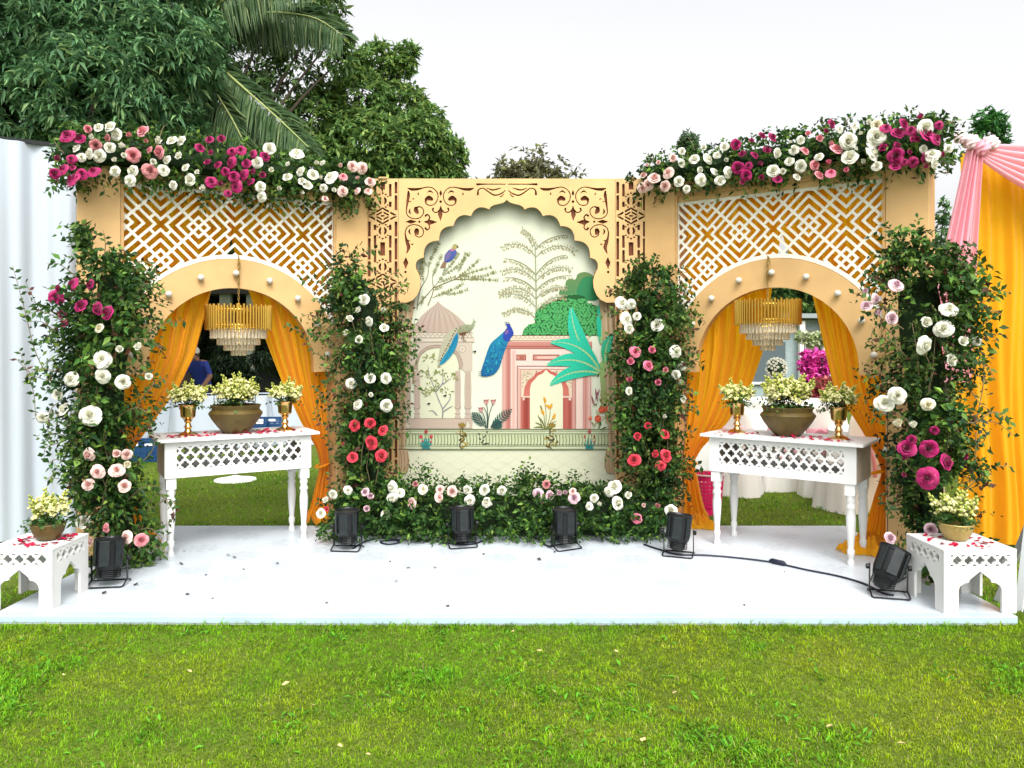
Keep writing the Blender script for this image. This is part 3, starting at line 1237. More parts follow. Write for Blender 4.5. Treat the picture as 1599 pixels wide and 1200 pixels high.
# --- little tree standing inside the pavilion
k = ink(tF, 4, 0.000006)
tb = [[(545, 756), (545, 700), (520, 640), (490, 560), (460, 480), (450, 420)], [(545, 700), (590, 640), (598, 600)], [(500, 590), (545, 530), (545, 460)],
      [(545, 540), (600, 500)], [(545, 720), (590, 690), (610, 680)], [(510, 740), (480, 710), (455, 715)], [(460, 480), (430, 460)]]
for p in tb:
    k.line(p, 8, S(150, 150, 150), 3)
for cx, cy, n_ in ((460, 365, 12), (430, 470, 12), (520, 450, 14), (600, 490, 12), (430, 590, 14), (500, 560, 12), (560, 580, 10), (480, 520, 8), (500, 380, 8)):
    for i in range(n_):
        a = random.uniform(0, 2 * PI)
        x, y = cx + random.uniform(-36, 36), cy + random.uniform(-24, 24)
        L = random.uniform(18, 30)
        g = random.random()
        k.leaf((x, y), (x + L * math.cos(a), y + L * math.sin(a) * .7), 7, S(120 + 50 * g, 138 + 30 * g, 66 + 30 * g), n=3)
for x, y in ((560, 620), (455, 672), (752, 335)):
    k.leaf((x - 14, y - 4), (x + 12, y - 12), 8, S(60, 66, 60), n=3)
    k.leaf((x - 2, y + 4), (x + 12, y - 12), 7, S(60, 66, 60), n=3)
k.done('printed_small_tree', mural)
# --- brown and blue peacock on the pavilion
k = ink(tF, 5, 0.00002)
k.poly([(648, 172), (612, 180), (576, 208), (545, 268), (526, 320), (514, 416), (534, 414), (580, 372), (614, 312), (640, 240), (664, 214)], S(188, 186, 158), smooth=2)
for i in range(22):
    for j in range(12):
        x, y = 650 - i * 8 + j * 11, 150 + i * 16 + j * 5 - (i % 2) * 3
        if inside((x, y), [(644, 178), (612, 184), (580, 212), (550, 268), (530, 320), (519, 405), (548, 372), (590, 296), (616, 238)]):
            k.poly([(x - 5, y - 2), (x, y - 8), (x + 5, y + 1), (x, y + 8)], S(96, 70, 50))
k.poly([(638, 206), (648, 232), (634, 300), (600, 356), (560, 398), (522, 416), (552, 360), (590, 300), (616, 240)], S(22, 128, 168), S(34, 150, 178), smooth=2)
for i in range(10):
    k.line([(640 - i * 9, 225 + i * 18), (632 - i * 9, 245 + i * 18)], 2.5, S(12, 92, 140))
k.poly([(640, 190), (662, 164), (700, 152), (728, 156), (740, 138), (744, 124), (754, 130), (752, 152), (738, 180), (706, 206), (668, 220), (642, 214)], S(172, 182, 146), S(140, 140, 104), smooth=2)
k.poly([(646, 212), (700, 200), (690, 218), (660, 222)], S(112, 72, 44), smooth=2)
for i in range(14):
    x, y = random.uniform(655, 725), random.uniform(164, 200)
    k.disc(x, y, 3, S(118, 118, 84), 6)
k.line([(752, 132), (766, 138)], 4, S(90, 80, 60), 1)
k.line([(748, 124), (742, 112)], 3, S(90, 80, 60), 2)
for x in (678, 690):
    k.line([(x, 218), (x - 10, 244), (x + 10, 262)], 4, S(120, 84, 60), 3)
k.done('printed_peacock', mural)
# --- bush of outlined leaves and the flat trees above it
k = ink(tC, 1, 0.00003)
k.poly([(452, 160), (460, 134), (492, 120), (496, 80), (520, 62), (556, 66), (570, 34), (610, 20), (648, 30), (676, 56), (700, 120), (690, 190), (600, 200), (520, 180)], S(112, 142, 84), S(70, 140, 88), smooth=3)
k.poly([(560, 150), (600, 60), (680, 60), (700, 190), (600, 190)], S(50, 136, 86), smooth=3)
k.poly([(222, 418), (236, 376), (266, 350), (304, 338), (306, 280), (330, 244), (372, 220), (420, 208), (452, 180), (500, 168), (560, 160), (612, 172), (636, 214), (690, 232), (724, 280), (740, 418)], S(30, 92, 46))
bush_o = [(222, 418), (236, 376), (266, 350), (304, 338), (306, 280), (330, 244), (372, 220), (420, 208), (452, 180), (500, 168), (560, 160), (612, 172), (636, 214), (690, 232), (724, 280), (740, 418)]


cl = [(270, 390), (340, 350), (330, 290), (400, 250), (420, 330), (480, 210), (500, 290), (480, 380), (560, 200), (580, 260), (570, 340), (640, 250), (650, 330), (630, 400), (700, 300), (700, 380), (540, 400), (390, 400), (620, 200)]
k.step = 0.000004
for y in range(165, 425, 15):
    for x in range(225, 740, 19):
        p = (x + random.uniform(-5, 5) + (y // 15 % 2) * 9, y + random.uniform(-4, 4))
        if not inside(p, bush_o):
            continue
        c = min(cl, key=lambda q: (q[0] - p[0]) ** 2 + (q[1] - p[1]) ** 2)
        a = math.atan2(p[1] - c[1], p[0] - c[0]) + random.uniform(-.3, .3)
        g = random.random()
        k.leaf((p[0] - 12 * math.cos(a), p[1] - 12 * math.sin(a)), (p[0] + 12 * math.cos(a), p[1] + 12 * math.sin(a)), 14.5,
               S(52 + 24 * g, 146 + 26 * g, 74 + 20 * g), col2=S(92, 184, 106), n=4)
k.done('printed_bush', mural)
# --- pink gate
k = ink(tC, 2, 0.00003)
PA, PB, PC, PD = S(226, 178, 164), S(200, 134, 120), S(240, 214, 200), S(176, 92, 82)
EDGE = S(140, 84, 76)
k.rect(150, 452, 660, 1000, PC)
k.hgrad(96, 500, 152, 1000, [(0, PC), (.25, PA), (.6, PB), (.8, S(184, 110, 100)), (1, PA)])
k.hgrad(604, 500, 656, 1000, [(0, PA), (.3, PB), (.6, PA), (1, PC)])
k.hgrad(150, 510, 190, 1000, [(0, PC), (.5, PA), (1, PC)])
k.poly([(112, 456), (660, 456), (660, 500), (100, 500)], S(210, 146, 132), S(192, 122, 110))
k.line([(104, 486), (660, 486)], 8, S(168, 96, 88))
k.line([(104, 500), (660, 500)], 4, EDGE)
k.poly([(162, 416), (640, 416), (640, 450), (130, 450)], S(232, 222, 192))
for i in range(18):
    x = 160 + i * 27
    k.line([(x, 424), (x + 6, 436), (x + 13, 440), (x + 20, 436), (x + 27, 424)], 3, S(190, 128, 110), n=2)
k.line([(150, 418), (640, 418)], 4, EDGE)
k.line([(126, 450), (640, 450)], 4, EDGE)
for x0, x1 in ((187, 248), (290, 456), (500, 560)):
    k.rect(x0, 536, x1, 573, S(150, 84, 70))
    k.rect(x0 + 6, 542, x1 - 6, 567, S(206, 140, 124))
k.poly([(205, 545), (232, 545), (240, 555), (230, 565), (207, 565)], S(176, 100, 86))
k.poly([(310, 548), (430, 546), (446, 556), (420, 562), (320, 562)], S(232, 192, 176))
k.rect(190, 606, 560, 1000, S(150, 84, 74))
k.rect(196, 612, 556, 1000, PC)
k.hgrad(200, 620, 214, 1000, [(0, PB), (1, PC)])
k.hgrad(538, 620, 556, 1000, [(0, PC), (.5, PB), (1, PA)])
k.rect(212, 626, 540, 1000, S(198, 132, 118))
k.rect(217, 632, 534, 1000, S(226, 208, 180))
for i in range(90):
    x, y = random.uniform(222, 330), random.uniform(638, 740)
    if (x - 222) / 110 + (y - 638) / 100 < 1:
        k.disc(x, y, 3.2, S(150, 124, 96), 6)
    x = 752 - x
    if 0 < x < 534 and (752 - x - 222) / 110 + (y - 638) / 100 < 1:
        k.disc(x, y, 3.2, S(150, 124, 96), 6)
k.poly([(232, 802), (238, 740), (258, 700), (292, 676), (308, 650), (340, 640), (372, 622), (404, 640), (438, 650), (456, 676), (490, 700), (512, 740), (518, 802)], S(196, 96, 84), S(208, 120, 104))
k.hgrad(212, 802, 272, 1000, [(0, S(206, 128, 112)), (.4, S(166, 74, 62)), (.7, S(150, 62, 52)), (1, S(190, 100, 88))])
k.hgrad(478, 802, 538, 1000, [(0, S(178, 84, 72)), (.4, S(190, 104, 92)), (.75, S(160, 72, 62)), (1, S(206, 130, 116))])
k.line([(230, 800), (272, 800)], 8, S(236, 214, 196))
k.line([(478, 800), (532, 800)], 8, S(236, 214, 196))
k.poly([(226, 806), (240, 806), (236, 822), (228, 822)], S(236, 214, 196))
k.poly([(512, 806), (530, 806), (526, 822), (516, 822)], S(236, 214, 196))
k.poly([(272, 1000), (272, 752), (280, 716), (304, 690), (322, 668), (352, 654), (372, 630), (394, 654), (424, 668), (446, 690), (470, 716), (478, 752), (478, 1000)], S(232, 231, 198))
for x in (104, 150, 604, 650):
    k.line([(x, 502), (x, 1000)], 3, S(190, 130, 118))
k.done('printed_gate', mural)
# --- banana plant
k = ink(tC, 3, 0.00004)
k.poly([(700, 600), (742, 560), (760, 600), (770, 700), (784, 860), (714, 850), (716, 760)], S(150, 196, 120), S(176, 172, 116), smooth=2)
for i in range(40):
    x, y = random.uniform(716, 776), random.uniform(720, 850)
    k.line([(x, y), (x + random.uniform(-6, 6), y + 22)], 3, S(140, 150, 90))
TL, TL2, RIB = S(26, 186, 150), S(52, 204, 168), S(176, 204, 140)
for base, tip, wd, bend, ribb in (((752, 480), (800, 640), 70, -.1, 1), ((716, 470), (708, 215), 66, .04, 1), ((706, 622), (528, 246), 98, -.10, 1), ((708, 640), (404, 460), 86, .17, 1),
                                  ((704, 640), (380, 600), 84, .15, 1), ((702, 652), (398, 724), 78, .13, 1), ((745, 600), (790, 400), 60, -.1, 0)):
    k.leaf(base, tip, wd, TL if ribb else S(70, 176, 110), bend, TL2, 12)
    b_, t_ = np.array(base, float), np.array(tip, float)
    d = t_ - b_
    nr = np.array((-d[1], d[0]))
    pts = [tuple(b_ + d * q + nr * bend * 4 * q * (1 - q)) for q in np.linspace(0, 1, 8)]
    k.line(pts, 13, RIB, 3, n=3)
    for q in np.linspace(.12, .9, 12):
        c0 = b_ + d * q + nr * bend * 4 * q * (1 - q)
        un = nr / np.hypot(*nr)
        for sg in (-1, 1):
            e = c0 + un * sg * wd * .42 * math.sin(PI * q) + d / np.hypot(*d) * 14
            k.line([tuple(c0), tuple(e)], 2, S(20, 168, 134), 1)
k.done('printed_banana_plant', mural)
# --- blue peacock in the middle
k = ink(tD, 4, 0.00001)
k.poly([(578, 520), (600, 545), (582, 584), (568, 620), (552, 668), (540, 704), (512, 736), (462, 744), (456, 716), (470, 672), (484, 628), (502, 588), (538, 556)], S(28, 140, 178), S(14, 96, 150), smooth=3)
for i in range(150):
    x, y = random.uniform(462, 575), random.uniform(565, 738)
    if inside((x, y), [(560, 560), (574, 590), (548, 668), (512, 730), (466, 738), (476, 672), (506, 592)]):
        a = random.uniform(1.2, 2.4)
        k.leaf((x, y), (x + 11 * math.cos(a), y + 11 * math.sin(a)), 4.5, random.choice([S(40, 178, 196), S(12, 70, 110), S(30, 160, 150), S(10, 88, 140)]), n=3)
k.poly([(572, 498), (590, 502), (608, 540), (600, 556), (582, 580), (562, 574), (558, 550), (566, 532), (578, 520)], S(48, 62, 172), S(40, 74, 168), smooth=3)
k.poly([(570, 528), (584, 526), (580, 544), (566, 548)], S(128, 96, 160), smooth=2)
k.line([(592, 504), (582, 492), (560, 490)], 3.5, S(40, 50, 120), 2)
k.line([(574, 492), (568, 504)], 3, S(40, 50, 120), 2)
k.line([(576, 520), (568, 530), (562, 540)], 4, S(50, 60, 130), 1)
for y in (722, 732, 742):
    k.line([(466, y), (440, y - 2)], 4, S(12, 80, 130), 1)
k.done('printed_peacock', mural)
# --- balustrade
k = ink(mu, 3, 0.00003)
GL = S(96, 104, 72)
k.rect(600, 670, 990, 703, S(218, 226, 186))
x = 604
i = 0
while x < 988:
    k.poly([(x, 679), (x + 3.2, 679), (x + 2.4, 694), (x, 694)], S(198, 210, 160))
    k.line([(x, 679), (x + .6, 688), (x, 695)], 1.0, GL)
    k.line([(x - 1.8, 694.5), (x + 2, 694.5)], 0.9, GL)
    x += 5.0
for y, wd in ((670.5, 1.2), (673.5, .6), (677.5, .9), (696.5, .8), (701.5, 1.2)):
    k.line([(600, y), (990, y)], wd, GL)
k.done('printed_balustrade', mural)
# --- plants along the balustrade
for kind, x0 in (('red', 666), ('scroll', 722), ('dark', 756), ('scroll', 862), ('red', 921)):
    k = ink(mu, 5, 0.00002)
    if kind == 'red':
        for a in (-1.0, -.6, -.25, .1, .45, .9):
            k.leaf((x0, 700), (x0 + 11 * math.sin(a), 699 - 15 * math.cos(a)), 3.4, S(28, 128, 130), .1 * a, S(80, 170, 160))
        k.poly([(x0 - 7, 699), (x0 + 7, 699), (x0 + 5, 702.5), (x0 - 5, 702.5)], S(36, 140, 144))
        for dx, dy in ((-8, 682), (0, 674), (8, 682), (-6, 689), (7, 690)):
            if dy < 688:
                k.line([(x0, 696), (x0 + dx * .6, dy + 6), (x0 + dx, dy)], .7, S(60, 110, 80), .5, 3)
            k.disc(x0 + dx, dy, 2.8 if dy < 688 else 1.6, S(204, 52, 70), 8)
            k.disc(x0 + dx + .8, dy - .7, 1.2, S(232, 110, 116), 6)
    elif kind == 'scroll':
        for j in range(24):
            a = random.uniform(-1.4, 1.4)
            y = random.uniform(672, 700)
            wv = 5 * math.sin(y * .5)
            L = random.uniform(5, 10)
            k.leaf((x0 + wv, y), (x0 + wv + L * math.sin(a), y - L * math.cos(a) * .8), 2.8, random.choice([S(110, 92, 40), S(176, 156, 74), S(222, 214, 160), S(80, 60, 30)]), .1)
        k.line([(x0, 702), (x0 - 4, 694), (x0 + 4, 686), (x0 - 3, 678), (x0 + 1, 664)], 1.6, S(90, 66, 34), 1)
        for a in (-.7, -.2, .3, .8):
            k.leaf((x0, 668), (x0 + 9 * math.sin(a), 668 - 9 * math.cos(a)), 3, S(150, 124, 50))
    else:
        for j in range(8):
            k.leaf((x0 + random.uniform(-6, 6), 676 + j * 2.6), (x0 + random.uniform(-10, 10), 674 + j * 2.6), 2.4, S(66, 74, 58), n=3)
    k.done('printed_plant', mural)
# --- orange lilies in the gate
k = ink(tD, 5, 0.00002)
for a, b, c in (((752, 990), (750, 930), (735, 880)), ((755, 990), (760, 930), (752, 855)), ((760, 990), (775, 940), (780, 890)), ((765, 990), (780, 960), (795, 930)),
                ((745, 990), (735, 960), (722, 925)), ((770, 990), (790, 960), (808, 955))):
    k.line([a, b, c], 4, S(120, 124, 60), 2)
for b, t in (((745, 985), (708, 960)), ((758, 985), (792, 960)), ((750, 985), (720, 930)), ((752, 988), (700, 985)), ((765, 988), (805, 975)), ((742, 920), (730, 880))):
    k.leaf(b, t, 7, S(110, 120, 50), .1)
for x, y, a in ((752, 855, -.2), (742, 912, -.5), (780, 884, .5), (795, 932, .4), (768, 886, -1.0)):
    k.leaf((x - 16 * math.sin(a), y + 16 * math.cos(a)), (x + 16 * math.sin(a), y - 16 * math.cos(a)), 14, S(222, 158, 40), .06, S(240, 186, 70))
    k.line([(x - 12 * math.sin(a), y + 12 * math.cos(a)), (x + 14 * math.sin(a), y - 14 * math.cos(a))], 2, S(170, 100, 30), 1)
k.done('printed_lily', mural)
# --- dark calla plant left of the gate
k = ink(tD, 5, 0.00002)
DG = S(44, 70, 66)
for a, b, c in (((482, 985), (484, 930), (470, 890)), ((486, 985), (494, 920), (512, 870)), ((484, 985), (486, 920), (482, 870)), ((478, 985), (470, 930), (455, 905))):
    k.line([a, b, c], 4, DG, 2.5)
for x, y in ((480, 862), (513, 862), (455, 898)):
    k.poly([(x - 14, y - 8), (x + 12, y - 10), (x + 8, y + 4), (x, y + 14), (x - 8, y + 4)], S(216, 152, 146), smooth=2)
    k.line([(x - 14, y - 8), (x, y - 2), (x + 12, y - 10)], 3, S(110, 60, 60))
for b, t, sgn in (((500, 980), (596, 900), 1), ((475, 980), (416, 915), -1), ((500, 984), (548, 960), 1)):
    b, t = np.array(b, float), np.array(t, float)
    d = t - b
    k.line([tuple(b), tuple(t)], 4, DG, 2)
    for q in np.linspace(.15, 1, 9):
        p = b + d * q
        for sg in (-1, 1):
            nr = np.array((-d[1], d[0])) / np.hypot(*d) * sg
            L = 24 * math.sin(PI * min(.95, q * .85 + .1))
            e = p + nr * L + d / np.hypot(*d) * L * .7
            k.leaf(p, e, 6.5, DG, .05 * sg, S(46, 96, 84))
k.done('printed_calla_plant', mural)
# --- orange blooms beside the banana plant
k = ink(tD, 5, 0.00002)
for i in range(34):
    x, y = random.uniform(975, 1060), random.uniform(860, 985)
    a = random.uniform(-1.3, 1.3)
    L = random.uniform(12, 26)
    k.leaf((x, y), (x + L * math.sin(a), y - L * math.cos(a)), 6, random.choice([S(196, 198, 140), S(120, 108, 60), S(214, 206, 160), S(150, 140, 80)]), .1)
for x, y in ((1002, 942), (1050, 895), (966, 940), (1020, 900), (1058, 940)):
    k.disc(x, y, 16 if x > 980 else 8, S(226, 88, 62), 11)
    k.leaf((x - 10, y + 6), (x + 8, y - 8), 6, S(244, 140, 100))
for b, t in (((985, 880), (972, 835)), ((1000, 860), (990, 800)), ((990, 850), (1010, 805))):
    k.line([b, t], 3, S(120, 90, 80), 2)
    k.leaf(b, t, 8, S(150, 90, 100))
k.done('printed_blossom', mural)
# --- printed tan columns at both sides
for side in (0, 1):
    k = ink(mu, 6, 0.00002)
    m = (lambda p: p) if not side else (lambda p: (1584 - p[0], p[1]))
    C1, C2, C3 = S(196, 168, 130), S(172, 140, 100), S(214, 190, 156)
    k.poly([m(p) for p in ((606, 470), (649, 470), (644, 500), (640, 560), (635, 640), (634, 706), (606, 706))], C1)
    for j, xx in enumerate((612, 618, 623, 628, 632)):
        k.line([m((xx + (649 - xx) * .35, 472)), m((xx + 4, 560)), m((xx, 704))], 2.0, C2 if j % 2 else C3)
    k.poly([m(p) for p in ((604, 702), (637, 702), (640, 716), (640, 730), (634, 739), (604, 739))], S(204, 176, 138))
    for xx in range(606, 640, 5):
        k.line([m((xx, 704)), m((xx + 2, 722)), m((xx, 738))], 1.2, C2)
    k.line([m((604, 702)), m((637, 702))], 1.6, C2)
    k.done('printed_column', mural)

# ------------------------------------------------------------------ cloth
CURT = []


def grid_mesh(name, fn, ns, nt, m, parent=None, kind=None):
    """fn(s,t)->xyz for arrays"""
    s, t = np.meshgrid(np.linspace(0, 1, ns), np.linspace(0, 1, nt), indexing='ij')
    V = np.stack(fn(s, t), -1).reshape(-1, 3)
    idx = np.arange(ns * nt).reshape(ns, nt)
    F = np.stack([idx[:-1, :-1], idx[1:, :-1], idx[1:, 1:], idx[:-1, 1:]], -1).reshape(-1, 4)
    o = fast(name, V, F, m, parent, smooth=True, kind=kind)
    return o


def drape(label, W, side, inner, tie_z, tail_in, seed):
    """orange curtain tied back to one side of an arch. inner: (z, |u|) of its free edge from top to tie; side -1/1"""
    rng = np.random.default_rng(seed)
    zi = np.array([p[0] for p in inner] + [0.25, 0.05, -0.02])[::-1]
    ui = np.array([p[1] for p in inner] + list(tail_in))[::-1]
    ph = rng.uniform(0, 6.28, 6)

    def fn(s, t):
        # t runs down the cloth, more rows near the tie
        z = 2.90 - t * 2.915
        uin = np.interp(z, zi, ui)
        # widen just below the tie, gather at the tie
        g = np.exp(-((z - tie_z) / 0.16) ** 2)
        uo = 0.80 + 0.0 * z
        u = uo + (uin - uo) * s
        width = np.abs(uo - uin)
        nf = 6.5
        amp = 0.018 + 0.030 * np.clip(width, 0.1, 0.8) / 0.8
        below = np.clip((tie_z - z) / 0.3, 0, 1)
        fold = np.sin(2 * PI * nf * s + ph[0] + 0.8 * np.sin(z * 1.3 + ph[1])) * amp
        fold += 0.4 * amp * np.sin(2 * PI * nf * 2.3 * s + ph[2] + z * 0.8)
        fold += 0.010 * np.sin(2 * PI * 3 * s + z * 3.1 + ph[3])
        # swag creases running towards the tie
        fold += 0.012 * np.sin(9 * (s + 0.7 * t) * PI + ph[4]) * np.clip((1.6 - z) / 1.0, 0, 1) * (1 - below)
        y = 0.165 + fold - 0.03 * g - 0.02 * below
        pool = np.clip((0.13 - z) / 0.13, 0, 1)
        y = y - 0.15 * pool ** 1.5 * (0.7 + 0.3 * np.sin(9 * s + ph[5]))
        u = u + 0.03 * np.sin(z * 2.2 + ph[1]) * s * (1 - g) * np.clip((2.4 - z), 0, 1) * 0.4
        u = u - 0.05 * pool * s
        zz = np.maximum(z, 0.006) + pool * (0.05 * (1 + np.sin(23 * s + 5 * t * 40 + ph[0])) * (0.4 + 0.6 * np.sin(PI * s)))
        c, sn = math.cos(W[1]), math.sin(W[1])
        uu = side * u
        return W[0].x + uu * c - y * sn, W[0].y + uu * sn + y * c, zz

    o = grid_mesh('orange_curtain', fn, 110, 130, M_orange)
    tag(o, label, 'curtain', 'orange curtains tied back in the arches')
    # tie band
    mb = MB()
    pts = []
    for a in np.linspace(0, 2 * PI, 17):
        u = side * (0.75 + 0.06 * math.cos(a))
        y = 0.14 + 0.06 * math.sin(a)
        pts.append(Vector((u * math.cos(W[1]) - y * math.sin(W[1]), u * math.sin(W[1]) + y * math.cos(W[1]), tie_z + 0.02 * math.cos(a))) + W[0])
    mb.tube(pts, 0.009, 6, caps=False)
    mb.build('tie_band', M_orange, o, smooth=True)
    return o


drape('orange curtain tied to the outer left side of the left arch', LW, -1, [(2.95, -.05), (2.5, -.03), (2.25, .03), (1.98, .15), (1.45, .27), (1.2, .38), (.95, .55), (.72, .72), (.58, .765)], .58, (.68, .60, .56), 1)
drape('orange curtain tied beside the white rose column, inner side of the left arch', LW, 1, [(2.95, -.04), (2.5, -.02), (2.25, .03), (1.98, .13), (1.53, .29), (1.2, .42), (.88, .57), (.65, .70), (.5, .735)], .5, (.66, .60, .55), 2)
c3 = drape('orange curtain behind the pink laundry basket, inner side of the right arch', RW, -1, [(2.95, -.03), (2.5, -.02), (2.25, .01), (1.98, .06), (1.5, .13), (1.2, .23), (.88, .42), (.66, .63), (.53, .71)], .53, (.64, .58, .50), 3)
c4 = drape('orange curtain pooling by the last table leg, outer side of the right arch', RW, 1, [(2.95, -.05), (2.5, -.01), (2.25, .07), (1.98, .23), (1.5, .34), (1.2, .42), (.95, .58), (.72, .72), (.58, .765)], .58, (.68, .62, .58), 4)


def pool(parent, px, py, rx, ry, h, seed, ang):
    c = G(px, py)
    ph = np.random.default_rng(seed).uniform(0, 6.28, 5)

    def fn(s, t):
        th, r = 2 * PI * s, t
        f = 1 + .16 * np.sin(3 * th + ph[0]) + .10 * np.sin(7 * th + ph[1])
        x, y = rx * r * f * np.cos(th), ry * r * f * np.sin(th)
        z = h * (1 - r ** 2.2) * (.75 + .25 * np.sin(14 * x / rx + 3 * np.sin(4 * y / ry + ph[2]) + ph[3])) + .016 * np.sin(11 * th + 9 * r + ph[4]) * np.sin(PI * np.clip(r, 0, 1)) + .012 * np.sin(23 * x / rx + 9 * y / ry)
        return c.x + x * math.cos(ang) - y * math.sin(ang), c.y + x * math.sin(ang) + y * math.cos(ang), np.maximum(z, 0) + .004
    grid_mesh('fallen_hem', fn, 90, 22, M_orange, parent)


def cloth_wall(s, t, p0, p1, z0, z1, amp, nf, ph):
    x = p0[0] + (p1[0] - p0[0]) * s
    y = p0[1] + (p1[1] - p0[1]) * s
    d = np.array((p1[0] - p0[0], p1[1] - p0[1]))
    d /= np.hypot(*d)
    z = z0 + (z1 - z0) * t
    t = z / 3.14
    f = amp * (np.sin(2 * PI * nf * s + ph + 0.6 * np.sin(3 * t)) + 0.5 * np.sin(2 * PI * nf * 2.7 * s + 2 * ph + t) + 0.3 * np.sin(2 * PI * nf * 0.4 * s + t * 4))
    return x - d[1] * f, y + d[0] * f, z


pool(c3, 1086, 822, .20, .13, .10, 1, -.4)
pool(c4, 1352, 862, .20, .15, .12, 2, -.7)
wc = thing('white_cloth_wall', 'tall white cloth wall hanging at the far left behind the flowers', 'cloth wall', (-3.9, 6.1, 0))
p0, p1 = (-6.4 + 3.9, 4.5 - 6.1), (-3.42 + 3.9, 6.42 - 6.1)
for i, (z0, z1) in enumerate(((0.0, 0.585), (0.575, 1.25), (1.24, 3.14))):
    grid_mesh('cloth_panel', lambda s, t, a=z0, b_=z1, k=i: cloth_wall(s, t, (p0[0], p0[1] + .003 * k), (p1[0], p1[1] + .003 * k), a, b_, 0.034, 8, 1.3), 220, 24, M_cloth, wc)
MB().bar((p0[0], p0[1] + .03, 3.15), (p1[0], p1[1] + .03, 3.15), 0.03).build('top_rail', M_black, wc)
for q in (0.05, 0.5, 0.985):
    x, y = p0[0] + (p1[0] - p0[0]) * q, p0[1] + (p1[1] - p0[1]) * q + .06
    MB().tube([(x, y, -.03), (x, y, 3.14)], 0.02, 8).build('post', M_black, wc)

dr = thing('orange_drape_wall', 'tall yellow orange drape hanging beside the right stage wing', 'drape', (3.45, 6.0, 0))


def odr(s, t):
    z = 3.02 - 3.02 * t
    x = 0.02 + 3.0 * s
    f = 0.035 * np.sin(2 * PI * 15 * s + .5 * np.sin(2 * z)) + 0.02 * np.sin(2 * PI * 37 * s + z) + .02 * np.sin(2 * PI * 5 * s + 1)
    f = f * (0.5 + 0.7 * t)
    return x + 0.02 * np.sin(z * 3 + 9 * s), f - 0.25 * s, z


grid_mesh('drape_cloth', odr, 320, 40, M_orange2, dr)
MB().bar((.06, 0.05, 3.02), (3.0, -.2, 3.02), 0.03).build('top_rail', M_black, dr)
for q in (0.1, 1.55, 2.95):
    MB().tube([(q, .07 - .083 * q, -.03), (q, .07 - .083 * q, 3.02)], 0.022, 8).build('post', M_black, dr)

ps = thing('pink_swag', 'pink swag knotted at the top corner of the orange drape', 'swag', (3.48, 5.88, 3.0))


def swag(s, t):
    # from the knot to the right, band sagging in its middle
    x = 0.02 + 2.0 * s
    top = 0.03 - 0.02 * np.sin(PI * s)
    bot = -0.03 - 0.52 * np.sin(PI * np.clip(s * 0.98 + .01, 0, 1)) ** 0.9
    q = t
    z = top + (bot - top) * q
    y = -0.06 - 0.10 * np.sin(PI * s) * q - 0.2 * s / 1.5 - 0.03 * np.sin(2 * PI * 5.5 * q + 1.5 * s) * (.4 + np.sin(PI * s))
    return x, y, z + 0.012 * np.sin(2 * PI * 5.5 * q + 1.5 * s + 1)


grid_mesh('swag_cloth', swag, 60, 90, M_pink, ps)


def tail(s, t):
    z = 0.0 - 1.75 * t
    wd = 0.10 + 0.16 * np.clip(t * 1.6, 0, 1)
    x = -0.02 - 0.13 * t - wd / 2 + 0.06 + wd * (s - .5) * (1.0 + 0.25 * t)
    y = -0.08 + 0.03 * np.sin(2 * PI * 4 * s + z * .7) + 0.012 * np.sin(2 * PI * 9 * s)
    return x, y, z


grid_mesh('swag_tail', tail, 60, 50, M_pink, ps)


def bowfn(cx, cz, r, sd):
    def fn(s, t):
        th, ph = 2 * PI * s, PI * t
        rr = r * (1 + 0.22 * np.sin(5 * th + 3 * ph + sd) + 0.12 * np.sin(9 * ph + 4 * th + 2 * sd))
        return cx + rr * np.sin(ph) * np.cos(th), -0.10 + 0.75 * rr * np.sin(ph) * np.sin(th), cz + 0.85 * rr * np.cos(ph)
    return fn


grid_mesh('knot', bowfn(0.02, 0.0, 0.062, 1.0), 40, 26, M_pink, ps)
grid_mesh('knot', bowfn(-0.05, 0.045, 0.055, 2.1), 40, 26, M_pinkw, ps)
grid_mesh('knot', bowfn(0.10, 0.04, 0.052, 4.0), 40, 26, M_pinkw, ps)
grid_mesh('knot', bowfn(-0.13, 0.08, 0.045, 0.4), 40, 26, M_pinkw, ps)


# leaning grey metal struts at the right edge
def strut_pt(px, py, Y):
    return P(px, py, Y)


for lab, a, b_ in (('flat grey metal strut leaning against the orange drape at the far right', (2.98, 4.55, LAWN_Z), (3.40, 5.0, 0.92)),
                   ('lower grey metal strut standing behind the right white stool', (2.96, 4.72, LAWN_Z), (3.30, 4.85, 0.55))):
    o = MB().bar(a, b_, 0.045, 0.015).build('metal_strut', mat('grey_metal', (0.36, 0.38, 0.38), 0.4, metal=0.6), bevel=0.002)
    tag(o, lab, 'metal strut', 'grey struts at the right edge')


# ------------------------------------------------------------------ quatrefoil boards, tables, stools
def quatre(X, Z, pitch, cx, cz, stag=True, k=1.0):
    d, r = pitch * 0.215 * k, pitch * 0.186 * k
    pz = pitch * 1.42

    def one(ox, oz):
        x = (X - cx - ox + pitch / 2) % pitch - pitch / 2
        z = (Z - cz - oz + pz / 2) % pz - pz / 2
        h = np.full(X.shape, 1e3)
        for a, b in ((d, 0), (-d, 0), (0, d), (0, -d)):
            h = np.minimum(h, np.hypot(x - a, z - b) - r)
        return np.minimum(h, np.maximum(np.abs(x), np.abs(z)) - d * .55)

    h = one(0, 0)
    if stag:
        h = np.minimum(h, one(pitch / 2, pz / 2))
    return h


